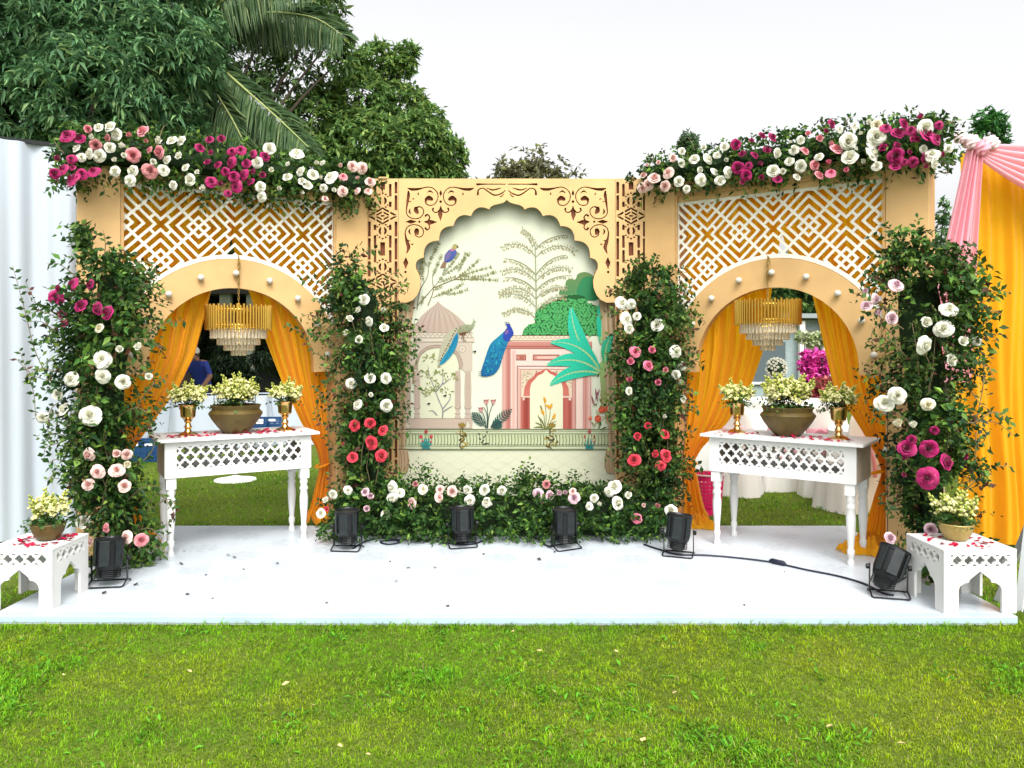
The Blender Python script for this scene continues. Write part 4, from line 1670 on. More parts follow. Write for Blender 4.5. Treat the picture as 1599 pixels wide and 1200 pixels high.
def jali_board(name, wd, z0, z1, wx, wz0, wz1, pitch, thick, extra=None, stag=True, k=1.0, res=0.0028):
    def field(X, Z):
        f = f_rect(X, Z, -wd / 2, wd / 2, z0, z1)
        h = np.maximum(quatre(X, Z, pitch, 0, (wz0 + wz1) / 2, stag, k), f_rect(X, Z, -wx, wx, wz0, wz1))
        f = np.maximum(f, -h)
        if extra is not None:
            f = np.maximum(f, -extra(X, Z))
        return f
    me = cut_board(field, -wd / 2, wd / 2, z0, z1, res, thick, name, 0.0005)
    me.materials.append(M_white)
    return me


TL_, TW_, TH_ = 1.06, 0.44, 0.85
apron_me = jali_board('apron_front', TL_, 0.565, TH_ - 0.022, 0.450, 0.628, 0.790, 0.0715, 0.016, None, True, 1.0)
leg_prof = [(0.024, 0.0), (0.026, 0.02), (0.017, 0.04), (0.019, 0.055), (0.025, 0.075), (0.026, 0.10), (0.019, 0.115), (0.021, 0.13), (0.031, 0.26), (0.033, 0.33), (0.027, 0.385),
            (0.033, 0.395), (0.034, 0.405), (0.026, 0.42), (0.026, 0.435), (0.033, 0.45), (0.030, 0.47), (0.035, 0.485)]


def console_table(label, loc, rz):
    t = thing('console_table', label, 'table', loc, rz, 'white console tables with pierced aprons')
    MB().box((0, 0, TH_ - 0.011), (TL_ + 0.11, TW_ + 0.10, 0.022)).build('tabletop', M_white, t, bevel=0.004)
    put('apron_front', apron_me, t, (0, -TW_ / 2, 0))
    put('apron_back', apron_me, t, (0, TW_ / 2 - 0.016, 0))
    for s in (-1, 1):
        MB().box((s * (TL_ / 2 - 0.008), 0, (0.565 + TH_ - 0.022) / 2), (0.016, TW_ - 0.034, TH_ - 0.022 - 0.565)).build('apron_side', M_side, t)  # end boards in one brownish tan, darker than the white front
    MB().box((0, 0, 0.59), (TL_ - 0.034, TW_ - 0.034, 0.012)).build('bottom_board', M_white, t)
    for sx in (-1, 1):
        for sy in (-1, 1):
            mb = MB()
            mb.lathe(leg_prof, 20, (sx * (TL_ / 2 - 0.045), sy * (TW_ / 2 - 0.045), 0))
            mb.box((sx * (TL_ / 2 - 0.045), sy * (TW_ / 2 - 0.045), 0.525), (0.068, 0.068, 0.082))
            mb.build('leg', M_white, t, smooth=True)
    return t


LT = Vector((-2.15, 6.01, 0)), math.radians(31)
RT = Vector((2.07, 5.80, 0)), math.radians(-37)
console_table('white console table with turned legs standing in the left arch', *LT)
console_table('white console table with turned legs standing in the right arch', *RT)


def mughal_arch(hw, z0, zs, zt):
    """half-width, foot, springing and tip of a pointed multifoil arch"""
    L = [(-hw, z0 - .05), (-hw, zs)]
    A, B, C, T = (-hw, zs), (-hw * .52, zs + (zt - zs) * .42), (-hw * .42, zs + (zt - zs) * .62), (0, zt)
    pts = L[:1] + [A, (-hw * .93, zs + (zt - zs) * .22), (-hw * .74, zs + (zt - zs) * .38), B, (-hw * .50, zs + (zt - zs) * .55), C, (-hw * .2, zs + (zt - zs) * .82), T]
    return pts + [(-x, z) for x, z in reversed(pts[:-1])]


def stool(label, loc, rz, wd, dp, h, w2=None):
    t = thing('carved_stool', label, 'stool', loc, rz, 'white carved stools at the stage corners')

    def face(w_):
        ar = mughal_arch(w_ * 0.30, 0, h * .36, h * .66)
        me = jali_board('side_panel', w_, 0, h - 0.016, w_ * 0.41, h * .735, h * .915, 0.066, 0.016, lambda X, Z: f_poly(X, Z, ar), stag=True, k=1.0)
        return me
    fx, fy = face(wd), face(dp - 0.036)
    put('side_panel', fx, t, (0, -dp / 2, 0))
    put('side_panel', fx, t, (0, dp / 2 - 0.016, 0))
    for s in (-1, 1):
        put('side_panel', fy, t, (s * wd / 2 + (0 if s > 0 else 0.016) , 0, 0), (0, 0, PI / 2))
    MB().box((0, 0, h - 0.008), (wd + 0.004, dp + 0.004, 0.016)).build('stool_top', M_white, t, bevel=0.003)
    return t


stool('white carved stool with arched legs at the left stage corner', (-2.83, 4.63, 0), 0.0, 0.38, 0.38, 0.352)
stool('white carved stool with arched legs at the right stage corner', (2.645, 4.575, 0), math.radians(2), 0.42, 0.39, 0.364)


# ------------------------------------------------------------------ chandeliers
def chandelier(label, loc, top):
    t = thing('chandelier', label, 'chandelier', loc, 0.0, 'crystal chandeliers hung from the arches')
    # local z: 0 at the top of the gold ring
    mb = MB()
    n = 64
    for k in range(n):
        a = 2 * PI * k / n
        c, s = math.cos(a), math.sin(a)
        dz = 0.012 if k % 2 else 0.0
        mb.tube([(0.245 * c, 0.245 * s, 0.0 + dz), (0.245 * c, 0.245 * s, -0.175 - dz)], 0.0088, 6)
    mb.build('gold_bars', M_gold, t, smooth=True)
    mb = MB()
    for z in (-0.03, -0.15):
        mb.tube([(0.232 * math.cos(a), 0.232 * math.sin(a), z) for a in np.linspace(0, 2 * PI, 49)], 0.006, 6, caps=False)
    for a in (0, PI / 2):
        mb.bar((-.23 * math.cos(a), -.23 * math.sin(a), -.03), (.23 * math.cos(a), .23 * math.sin(a), -.03), 0.01)
    mb.tube([(0, 0, 0.03), (0, 0, -0.16)], 0.012, 8)
    mb.build('ring_frame', M_gold, t)
    for r, z0, z1, n in ((0.205, -0.175, -0.25, 44), (0.155, -0.20, -0.30, 34), (0.105, -0.24, -0.345, 24), (0.05, -0.29, -0.385, 12)):
        mb = MB()
        for k in range(n):
            a = 2 * PI * k / n
            c, s = math.cos(a), math.sin(a)
            mb.tube([(r * c, r * s, z0), (r * c, r * s, z1), (r * c, r * s, z1 - 0.006)], [0.0105, 0.0105, 0.004], 6)
        o = mb.build('crystal_tier', M_crystal, t)
        mb = MB()
        mb.tube([(r * math.cos(a), r * math.sin(a), z0 + .004) for a in np.linspace(0, 2 * PI, 41)], 0.0045, 6, caps=False)
        mb.build('tier_ring', M_gold, o)
    # chain of links up to the arch
    mb = MB()
    z = 0.03
    k = 0
    H = top - loc[2]
    while z < H:
        pts = []
        for a in np.linspace(0, 2 * PI, 9):
            x, zz = 0.007 * math.cos(a), 0.016 * math.sin(a)
            pts.append((x, 0, z + .014 + zz) if k % 2 else (0, x, z + .014 + zz))
        mb.tube(pts, 0.0028, 5, caps=False)
        z += 0.025
        k += 1
    mb.build('chain', M_chain, t)
    mb = MB()
    for j in range(3):
        c = catmull([(0.004 * j, 0, H), (0.014 - .02 * (j % 2), -.004, H - .06), (-.012 + .02 * (j % 2), -.006 * j, H - .13), (0.003, 0, H - .2)], 6)
        mb.tube(c, 0.0035, 5)
    mb.build('knotted_cord', M_chain, t)
    return t


cl_ = wpt(LW, 0.02, -0.03, 1.855)
cr_ = wpt(RW, -0.03, -0.03, 1.885)
chandelier('gold and crystal chandelier hanging in the left arch', (cl_.x, cl_.y, 1.835), 2.22)
chandelier('gold and crystal chandelier hanging in the right arch', (cr_.x, cr_.y, 1.875), 2.23)


# ------------------------------------------------------------------ vessels
def lathe_thing(name, label, cat, prof, m, loc, group, n=36, rz=0.0):
    t = thing(name, label, cat, loc, rz, group)
    MB().lathe(prof, n).build('body', m, t, smooth=True)
    return t


bowl_prof = [(0.0, 0.004), (0.085, 0.0), (0.10, 0.012), (0.135, 0.05), (0.175, 0.105), (0.198, 0.145), (0.20, 0.156), (0.188, 0.170), (0.176, 0.180), (0.176, 0.195), (0.186, 0.208), (0.188, 0.216), (0.180, 0.218), (0.168, 0.200), (0.168, 0.18), (0.0, 0.175)]
goblet_prof = [(0.0, 0.0), (0.068, 0.0), (0.070, 0.008), (0.052, 0.018), (0.028, 0.028), (0.020, 0.045), (0.026, 0.055), (0.030, 0.064), (0.022, 0.075), (0.018, 0.09), (0.026, 0.102), (0.030, 0.108),
               (0.024, 0.116), (0.036, 0.125), (0.052, 0.14), (0.054, 0.165), (0.056, 0.20), (0.062, 0.222), (0.068, 0.23), (0.066, 0.232), (0.056, 0.22), (0.05, 0.18), (0.0, 0.175)]
small_prof = [(0.0, 0.003), (0.045, 0.0), (0.062, 0.012), (0.085, 0.05), (0.094, 0.085), (0.096, 0.098), (0.093, 0.102), (0.085, 0.098), (0.08, 0.085), (0.0, 0.08)]


def tpt(T, u, v, z=TH_):
    c, s = math.cos(T[1]), math.sin(T[1])
    return Vector((T[0].x + u * c - v * s, T[0].y + u * s + v * c, z))


b1 = tpt(LT, 0.0, -0.02)
b2 = tpt(RT, 0.0, -0.01)
lathe_thing('brass_bowl', 'large old brass bowl of pale blooms on the left console table', 'bowl', bowl_prof, M_brass, b1, 'big brass bowls on the tables')
lathe_thing('brass_bowl', 'large old brass bowl of pale blooms on the right console table', 'bowl', bowl_prof, M_brass, b2, 'big brass bowls on the tables')
g = [(tpt(LT, -0.345, -0.02), 'rose gold goblet vase left of the brass bowl on the left table'), (tpt(LT, 0.375, -0.03), 'rose gold goblet vase right of the brass bowl on the left table'),
     (tpt(RT, -0.385, -0.02), 'rose gold goblet vase left of the brass bowl on the right table'), (tpt(RT, 0.36, 0.0), 'rose gold goblet vase right of the brass bowl on the right table')]
for p, lab in g:
    lathe_thing('goblet_vase', lab, 'vase', goblet_prof, M_copper, p, 'goblet vases on the console tables')
s1 = Vector((-2.79, 4.655, 0.352))
s2 = Vector((2.64, 4.60, 0.364))
lathe_thing('small_brass_bowl', 'small brown brass bowl of flowers on the left carved stool', 'bowl', small_prof, M_brass, s1, 'small bowls on the stools')
lathe_thing('small_brass_bowl', 'small pale brass bowl of flowers on the right carved stool', 'bowl', small_prof, M_brassl, s2, 'small bowls on the stools')


# ------------------------------------------------------------------ stage lights and cables
def par_light(label, px, py, rz, tilt, h=0.275, r=0.088, roll=0.0):
    loc = G(px, py)
    t = thing('par_light', label, 'stage light', loc, rz, 'black par can stage lights')
    M = Matrix.Rotation(roll, 3, 'Y') @ Matrix.Rotation(tilt, 3, 'X')
    piv = Vector((0, 0, 0.17))

    def tr(v):
        return M @ (Vector(v)) + piv
    mb = MB()
    prof = [(0.0, -0.135), (0.045, -0.135), (0.062, -0.12), (0.066, -0.085), (0.088, -0.06), (0.098, -0.02), (0.101, 0.10), (0.106, 0.104), (0.108, 0.125), (0.100, 0.13), (0.094, 0.118), (0.0, 0.112)]
    vs = MB().lathe([(q * r / .1, z * h / .28) for q, z in prof], 10)
    mb.add([tr(v) for v in vs.v], vs.f)
    mb.build('body', M_black, t, smooth=True)
    for a, wd in ((-PI / 2, 0.062), (-PI / 2 - 0.95, 0.04), (-PI / 2 + 0.95, 0.04)):
        mb = MB()
        q = Matrix.Rotation(a, 3, 'Z')
        bx = MB().box((0, 0, 0), (0.008, wd, 0.155))
        mb.add([tr(q @ (v_ + Vector((r * 0.995, 0, 0.035)))) for v_ in map(Vector, bx.v)], bx.f)
        mb.build('side_plate', M_darkgrey, t, bevel=0.002)
    mb = MB()
    for k in range(5):
        z = -0.115 + k * 0.012
        vs = MB().tube([(0.07 * math.cos(a), 0.07 * math.sin(a), z) for a in np.linspace(0, 2 * PI, 15)], 0.003, 5, caps=False)
        mb.add([tr(v) for v in vs.v], vs.f)
    mb.build('cooling_fins', M_black, t)
    for s in (-1, 1):
        x = s * (r + 0.018)
        mb = MB()
        mb.bar((x, 0.0, 0.19), (x, 0.01, 0.02), 0.005, 0.022, up=(0, 1, 0))
        mb.build('yoke_arm', M_black, t)
        mb = MB()
        mb.lathe([(0.014, 0), (0.016, 0.004), (0.016, 0.018), (0.012, 0.022)], 10, (x, 0, 0.17), Matrix.Rotation(s * PI / 2, 3, 'Y'))
        mb.build('knob', M_black, t, smooth=True)
    for dy in (-0.085, 0.085):
        pts = [(-(r + .018), 0, 0.03), (-(r + .018), dy * .8, 0.008), (-(r + .01), dy, 0.006), ((r + .01), dy, 0.006), ((r + .018), dy * .8, 0.008), ((r + .018), 0, 0.03)]
        MB().tube(pts, 0.0055, 6).build('foot_bracket', M_black, t)
    return t


par_light('black stage light at the foot of the left outer flower column', 171, 913, 0.15, -0.12)
par_light('black stage light by the left end of the flower hedge', 543, 858, -0.1, 0.05)
par_light('black stage light in the hedge left of the middle', 722, 853, 0.25, -0.06)
par_light('black stage light in the hedge right of the middle', 882, 856, 0.5, 0.0)
par_light('black stage light at the right end of the flower hedge on a cable', 1060, 867, -0.35, -0.1, roll=0.08)
par_light('tilted black stage light beside the right white stool', 1388, 930, -0.25, -0.3, roll=0.42)


def cable(label, pts, r=0.0065, lump=None):
    c = catmull([(p.x, p.y, r + 0.002) for p in (G(*q) for q in pts)], 8)
    mb = MB().tube(c, r, 6)
    o = mb.build('power_cable', M_cable, smooth=True)
    tag(o, label, 'cable', 'black cables on the stage floor')
    if lump is not None:
        p, q = G(*lump[0]), G(*lump[1])
        MB().tube([(p.x, p.y, .014), tuple(p.lerp(q, .15) + Vector((0, 0, .018))), tuple(p.lerp(q, .85) + Vector((0, 0, .018))), (q.x, q.y, .014)], [0.007, 0.018, 0.018, 0.007], 8).build('connector', M_cable, o, smooth=True)
    return o


cable('long dark cable running from the hedge light across the floor to the right stage light', [(1006, 852), (1030, 860), (1060, 868), (1100, 869), (1150, 873), (1205, 880), (1260, 892), (1310, 902), (1350, 914), (1378, 928), (1396, 932)], lump=((1202, 879), (1228, 885)))
cable('short dark cable looping at the foot of the hedge between the left lights', [(552, 858), (575, 846), (600, 842), (625, 848), (606, 852), (596, 847), (640, 844), (670, 845), (700, 850), (722, 852), (745, 850), (772, 838)])
cable('short dark cable coming out of the hedge beside the middle right light', [(815, 838), (838, 842), (850, 852), (862, 856)])
cable('thin dark cable behind the tilted light at the right', [(1376, 920), (1400, 912), (1420, 900)], r=0.005)

# string light hanging at the right of the right arch
sl = thing('hanging_bulb_string', 'dark string with two small white bulbs hanging by the right curtain', 'light string', P(1386, 590, 5.35))
for i, (dz, L) in enumerate(((-0.32, 1), (-0.56, 1))):
    pass
MB().tube([(0, 0, 0.0), (0.004, 0, -.3), (-.004, 0, -.62), (0.005, 0, -1.2)], 0.003, 5).build('string', mat('dark_red_string', (0.12, 0.01, 0.01), 0.7), sl)
for dz in (-0.20, -0.46):
    mb = MB().lathe([(0.008, 0), (0.010, -0.02), (0.016, -0.03), (0.018, -0.05), (0.0, -0.06)], 10, (-0.012, 0, dz))
    mb.build('small_bulb', M_bulb, sl, smooth=True)

# ------------------------------------------------------------------ leaves
def leaf_arrays(pos, d, nrm, L, Wd, droop=0.12):
    """(n,3) base, tip direction, normal; returns V (n*6,3), F quads"""
    n = len(pos)
    d = d / np.linalg.norm(d, axis=1, keepdims=True)
    s = np.cross(d, nrm)
    s /= np.linalg.norm(s, axis=1, keepdims=True) + 1e-9
    u = np.cross(s, d)
    L = np.asarray(L).reshape(-1, 1) * np.ones((n, 1))
    Wd = np.asarray(Wd).reshape(-1, 1) * np.ones((n, 1))
    down = np.array((0, 0, -1.0))
    T = pos + d * L + down * L * droop
    M = pos + d * L * .5 - u * L * .05
    A = pos + d * L * .42 + s * Wd / 2 + u * L * .06
    B = pos + d * L * .42 - s * Wd / 2 + u * L * .06
    V = np.stack([pos, A, T, B, M], 1).reshape(-1, 3)
    i = np.arange(n)[:, None] * 5
    F = np.concatenate([i + [0, 4, 1], i + [4, 2, 1], i + [0, 3, 4], i + [4, 3, 2]], 0)
    return V, F


def unit(v):
    return v / (np.linalg.norm(v, axis=-1, keepdims=True) + 1e-9)


def sprig_leaves(base, tipdir, length, nl, lsize, rng, curl=0.25, pair=True, ratio=0.5, jitter=0.35):
    """sprigs (n,3): leaves along each; returns pos, dir, normal, size"""
    n = len(base)
    q = (np.arange(nl) + 0.6) / nl
    length = np.asarray(length).reshape(-1, 1, 1) * np.ones((n, 1, 1))
    pos = base[:, None, :] + tipdir[:, None, :] * length * q[None, :, None]
    pos[..., 2] -= curl * length[..., 0] * q[None, :] ** 2
    side = unit(np.cross(tipdir, rng.normal(size=(n, 3))))
    sgn = np.where(np.arange(nl) % 2, 1.0, -1.0)[None, :, None]
    dirs = unit(tipdir[:, None, :] * 0.65 + side[:, None, :] * sgn + rng.normal(size=(n, nl, 3)) * jitter)
    nr = unit(np.cross(dirs, side[:, None, :] + rng.normal(size=(n, nl, 3)) * .5))
    nr = np.where(nr[..., 2:3] < 0, -nr, nr)
    size = lsize * rng.uniform(0.65, 1.25, size=(n, nl)) * (1 - 0.3 * q[None, :])
    return pos.reshape(-1, 3), dirs.reshape(-1, 3), nr.reshape(-1, 3), size.reshape(-1)


def leaf_cols(n, rng, dark=(0.012, 0.036, 0.008), mid=(0.038, 0.095, 0.018), light=(0.14, 0.235, 0.035), pl=0.18, pred=0.0):
    r = rng.random(n)
    c = np.array(dark) + (np.array(mid) - np.array(dark)) * rng.random((n, 1))
    li = r > 1 - pl
    c[li] = np.array(mid) + (np.array(light) - np.array(mid)) * rng.random((li.sum(), 1))
    if pred:
        rd = rng.random(n) < pred
        c[rd] = np.array((0.075, 0.028, 0.018)) * rng.uniform(.6, 1.4, (rd.sum(), 1))
    return np.repeat(c, 5, 0)


class Foliage:
    def __init__(s, seed):
        s.rng = np.random.default_rng(seed)
        s.P, s.D, s.N, s.L, s.C = [], [], [], [], []
        s.stems = MB()

    def sprigs(s, base, tipdir, length, nl=9, lsize=0.05, pl=0.18, pred=0.0, curl=0.25, cols=None, jitter=.35):
        p, d, n, L = sprig_leaves(np.asarray(base, float), unit(np.asarray(tipdir, float)), length, nl, lsize, s.rng, curl, jitter=jitter)
        s.P.append(p)
        s.D.append(d)
        s.N.append(n)
        s.L.append(L)
        kw = cols or {}
        # one hue per sprig, small change per leaf
        c = leaf_cols(len(p), s.rng, pl=pl, pred=pred, **kw)
        nb = len(base)
        tint = s.rng.uniform(.7, 1.35, (nb, 1)) * np.ones((nb, 3)) * np.array((1, 1, 1)) + s.rng.normal(size=(nb, 3)) * .06
        c = c * np.repeat(np.repeat(np.clip(tint, .5, 1.6), nl, 0), 5, 0)
        s.C.append(c)

    def trail(s, pts, spacing=0.028, lsize=0.052, pred=0.1, pl=0.3, stem_r=0.0034, dens=1.0):
        """a single leafy branch with bare stem visible"""
        c = catmull(pts, 10)
        s.stems.tube(c, [stem_r * (1.2 - .8 * i / len(c)) for i in range(len(c))], 5)
        acc = 0.0
        base, dr = [], []
        k = 0
        for a, b_ in zip(c, c[1:]):
            acc += (b_ - a).length
            while acc > spacing:
                acc -= spacing
                t_ = (b_ - a).normalized()
                sd = t_.cross(Vector((s.rng.normal() * .5, -1, s.rng.normal() * .5))).normalized() * (1 if k % 2 else -1)
                k += 1
                base.append(a.lerp(b_, s.rng.random()))
                dr.append(t_ * 0.55 + sd + Vector(s.rng.normal(size=3) * .25))
        if not base:
            return
        base, dr = np.array(base), unit(np.array(dr))
        n = len(base)
        s.P.append(base)
        s.D.append(dr)
        nn = unit(np.cross(dr, np.cross(dr, np.tile(np.array((0.0, -1.0, .4)), (n, 1)) + s.rng.normal(size=(n, 3)) * .5)))
        s.N.append(nn)
        s.L.append(lsize * s.rng.uniform(.6, 1.2, n))
        s.C.append(leaf_cols(n, s.rng, pl=pl, pred=pred))

    def build(s, parent, ratio=0.52, name='foliage', m=None, droop=0.12):
        Pp, D, N, L = (np.concatenate(x) for x in (s.P, s.D, s.N, s.L))
        V, F = leaf_arrays(Pp, D, N, L, L * ratio * s.rng.uniform(.8, 1.2, len(L)), droop)
        o = fast(name, V, F, m or M_leaf, parent, np.concatenate(s.C), kind='stuff')
        if s.stems.v:
            s.stems.build('branches', M_stem, parent)
        return o


# ------------------------------------------------------------------ roses
ROSE = {'white': ((0.80, 0.79, 0.70), (0.74, 0.73, 0.55)), 'cream': ((0.80, 0.76, 0.60), (0.74, 0.66, 0.40)), 'blush': ((0.80, 0.60, 0.54), (0.72, 0.36, 0.32)),
        'pink': ((0.78, 0.33, 0.36), (0.62, 0.13, 0.17)), 'rosepink': ((0.80, 0.22, 0.34), (0.62, 0.06, 0.15)), 'magenta': ((0.42, 0.012, 0.13), (0.24, 0.004, 0.06)),
        'coral': ((0.74, 0.055, 0.09), (0.50, 0.02, 0.04)), 'mauve': ((0.72, 0.52, 0.56), (0.52, 0.27, 0.36)), 'dusty': ((0.55, 0.22, 0.22), (0.4, 0.1, 0.1))}
M_rose = mat('rose_petal', (0.8, 0.7, 0.7), 0.55, attr='col', transl=0.22, spec=0.25, sheen=0.15)
ROSE_ME = {}


def rose_mesh(colour, variant):
    key = (colour, variant)
    if key in ROSE_ME:
        return ROSE_ME[key]
    rng = np.random.default_rng(100 + variant)
    V, F, C = [], [], []
    outer, inner = ROSE[colour]
    op = (1.0, 0.82, 1.12, 0.62, 1.05)[variant]
    rings = [(2, 0.15, 1.06, 0.0, 0.0), (3, 0.27, 1.10, 0.03, 0.03), (3, 0.42, 1.06, 0.08, 0.06), (4, 0.60, 0.98, 0.14, 0.10), (5, 0.80, 0.84, 0.22, 0.16), (5, 0.98, 0.62, 0.34, 0.24)]
    if variant == 1:
        rings = rings[:5]
    if variant == 3:                       # a bud just opening
        rings = [(n, R, H * 1.12, f * .4, d_ * .3) for n, R, H, f, d_ in rings[:5]]
    if variant == 4:                       # fully blown, loose petals
        rings = [(n, R * 1.04, H * (.92 if i < 3 else .78), f * 1.5, d_ * 1.6) for i, (n, R, H, f, d_) in enumerate(rings)]
    nt, na = 5, 6
    for ri, (n, R, H, flare, dr) in enumerate(rings):
        R *= op
        th0 = rng.uniform(0, 6.28)
        for k in range(n):
            th = th0 + 2 * PI * k / n + rng.uniform(-.25, .25)
            half = PI / n * 1.5 if n > 2 else 2.0
            tip = rng.uniform(.02, .12)
            lop = rng.uniform(-.14, .14)
            Rj, Hj = R * rng.uniform(.92, 1.08), H * rng.uniform(.93, 1.05)
            base = len(V)
            wv = rng.uniform(0, 6.28)
            shade = rng.uniform(.82, 1.06)
            brown = rng.uniform(.0, .35) if rng.random() < .4 else 0.0
            for i in range(nt + 1):
                t = i / nt
                for j in range(na + 1):
                    a = -1 + 2 * j / na
                    edge = 1 - 0.30 * abs(a) ** 2.0 * t + tip * math.exp(-(a * 3) ** 2) * t + lop * a * t
                    rr = Rj * (0.22 + 0.78 * (t * edge) ** 0.62) * (1 - (.75, .42, .18, .05, 0, 0)[ri] * t * t) + flare * 0.6 * t ** 4 + 0.07 * a * t
                    z = -0.1 + (Hj + 0.1) * t * edge - dr * 1.6 * t ** 5 + 0.06 * t * math.sin(3.6 * a + wv)
                    ang = th + a * half * (0.55 + 0.45 * t ** .5)
                    V.append((rr * math.cos(ang), rr * math.sin(ang), z))
                    q = min(1, ri / 4.0) * (0.35 + 0.65 * t)
                    e_ = brown * max(0.0, t - .7) / .3
                    C.append([(inner[c] + (outer[c] - inner[c]) * q) * shade * (1 - e_) + e_ * (.42, .27, .14)[c] * outer[0] for c in range(3)])
            for i in range(nt):
                for j in range(na):
                    x = base + i * (na + 1) + j
                    F.append((x, x + 1, x + na + 2, x + na + 1))
    me = fastmesh('rose', np.array(V), np.array(F), M_rose, np.array(C), smooth=True)
    ROSE_ME[key] = me
    return me


def facing(d, spin):
    q = Vector(d).normalized().to_track_quat('Z', 'Y')
    return q @ Quaternion((0, 0, 1), spin)


NAMES = {'white': 'white', 'cream': 'cream', 'blush': 'pale blush', 'pink': 'pink', 'rosepink': 'bright pink', 'magenta': 'magenta', 'coral': 'coral red', 'mauve': 'pale mauve', 'dusty': 'dusty pink'}
M_sepal = M_gstem


def add_roses(parent, lst, depth_fn, rng, base_r=0.0375, lift=0.0):
    """lst of (px, py, colour, relative size); each rose a part"""
    for px, py, c, sz in lst:
        p = depth_fn(px, py)
        d = Vector((rng.uniform(-.8, .8), -1.0, rng.uniform(-.25, .8)))
        r = base_r * sz ** .8 * rng.uniform(.85, 1.12)
        pl = p - parent.location
        o = put('rose', rose_mesh(c, int(rng.choice([0, 1, 2, 3, 4], p=[.27, .22, .17, .12, .22]))), parent, pl, quat=facing(d, rng.uniform(0, 6.28)), scale=(r, r, r * rng.uniform(.85, 1.0)))
        o['label'] = NAMES[c] + ' rose'


def rel(parent, pts):
    return np.asarray(pts) - np.array(parent.location)


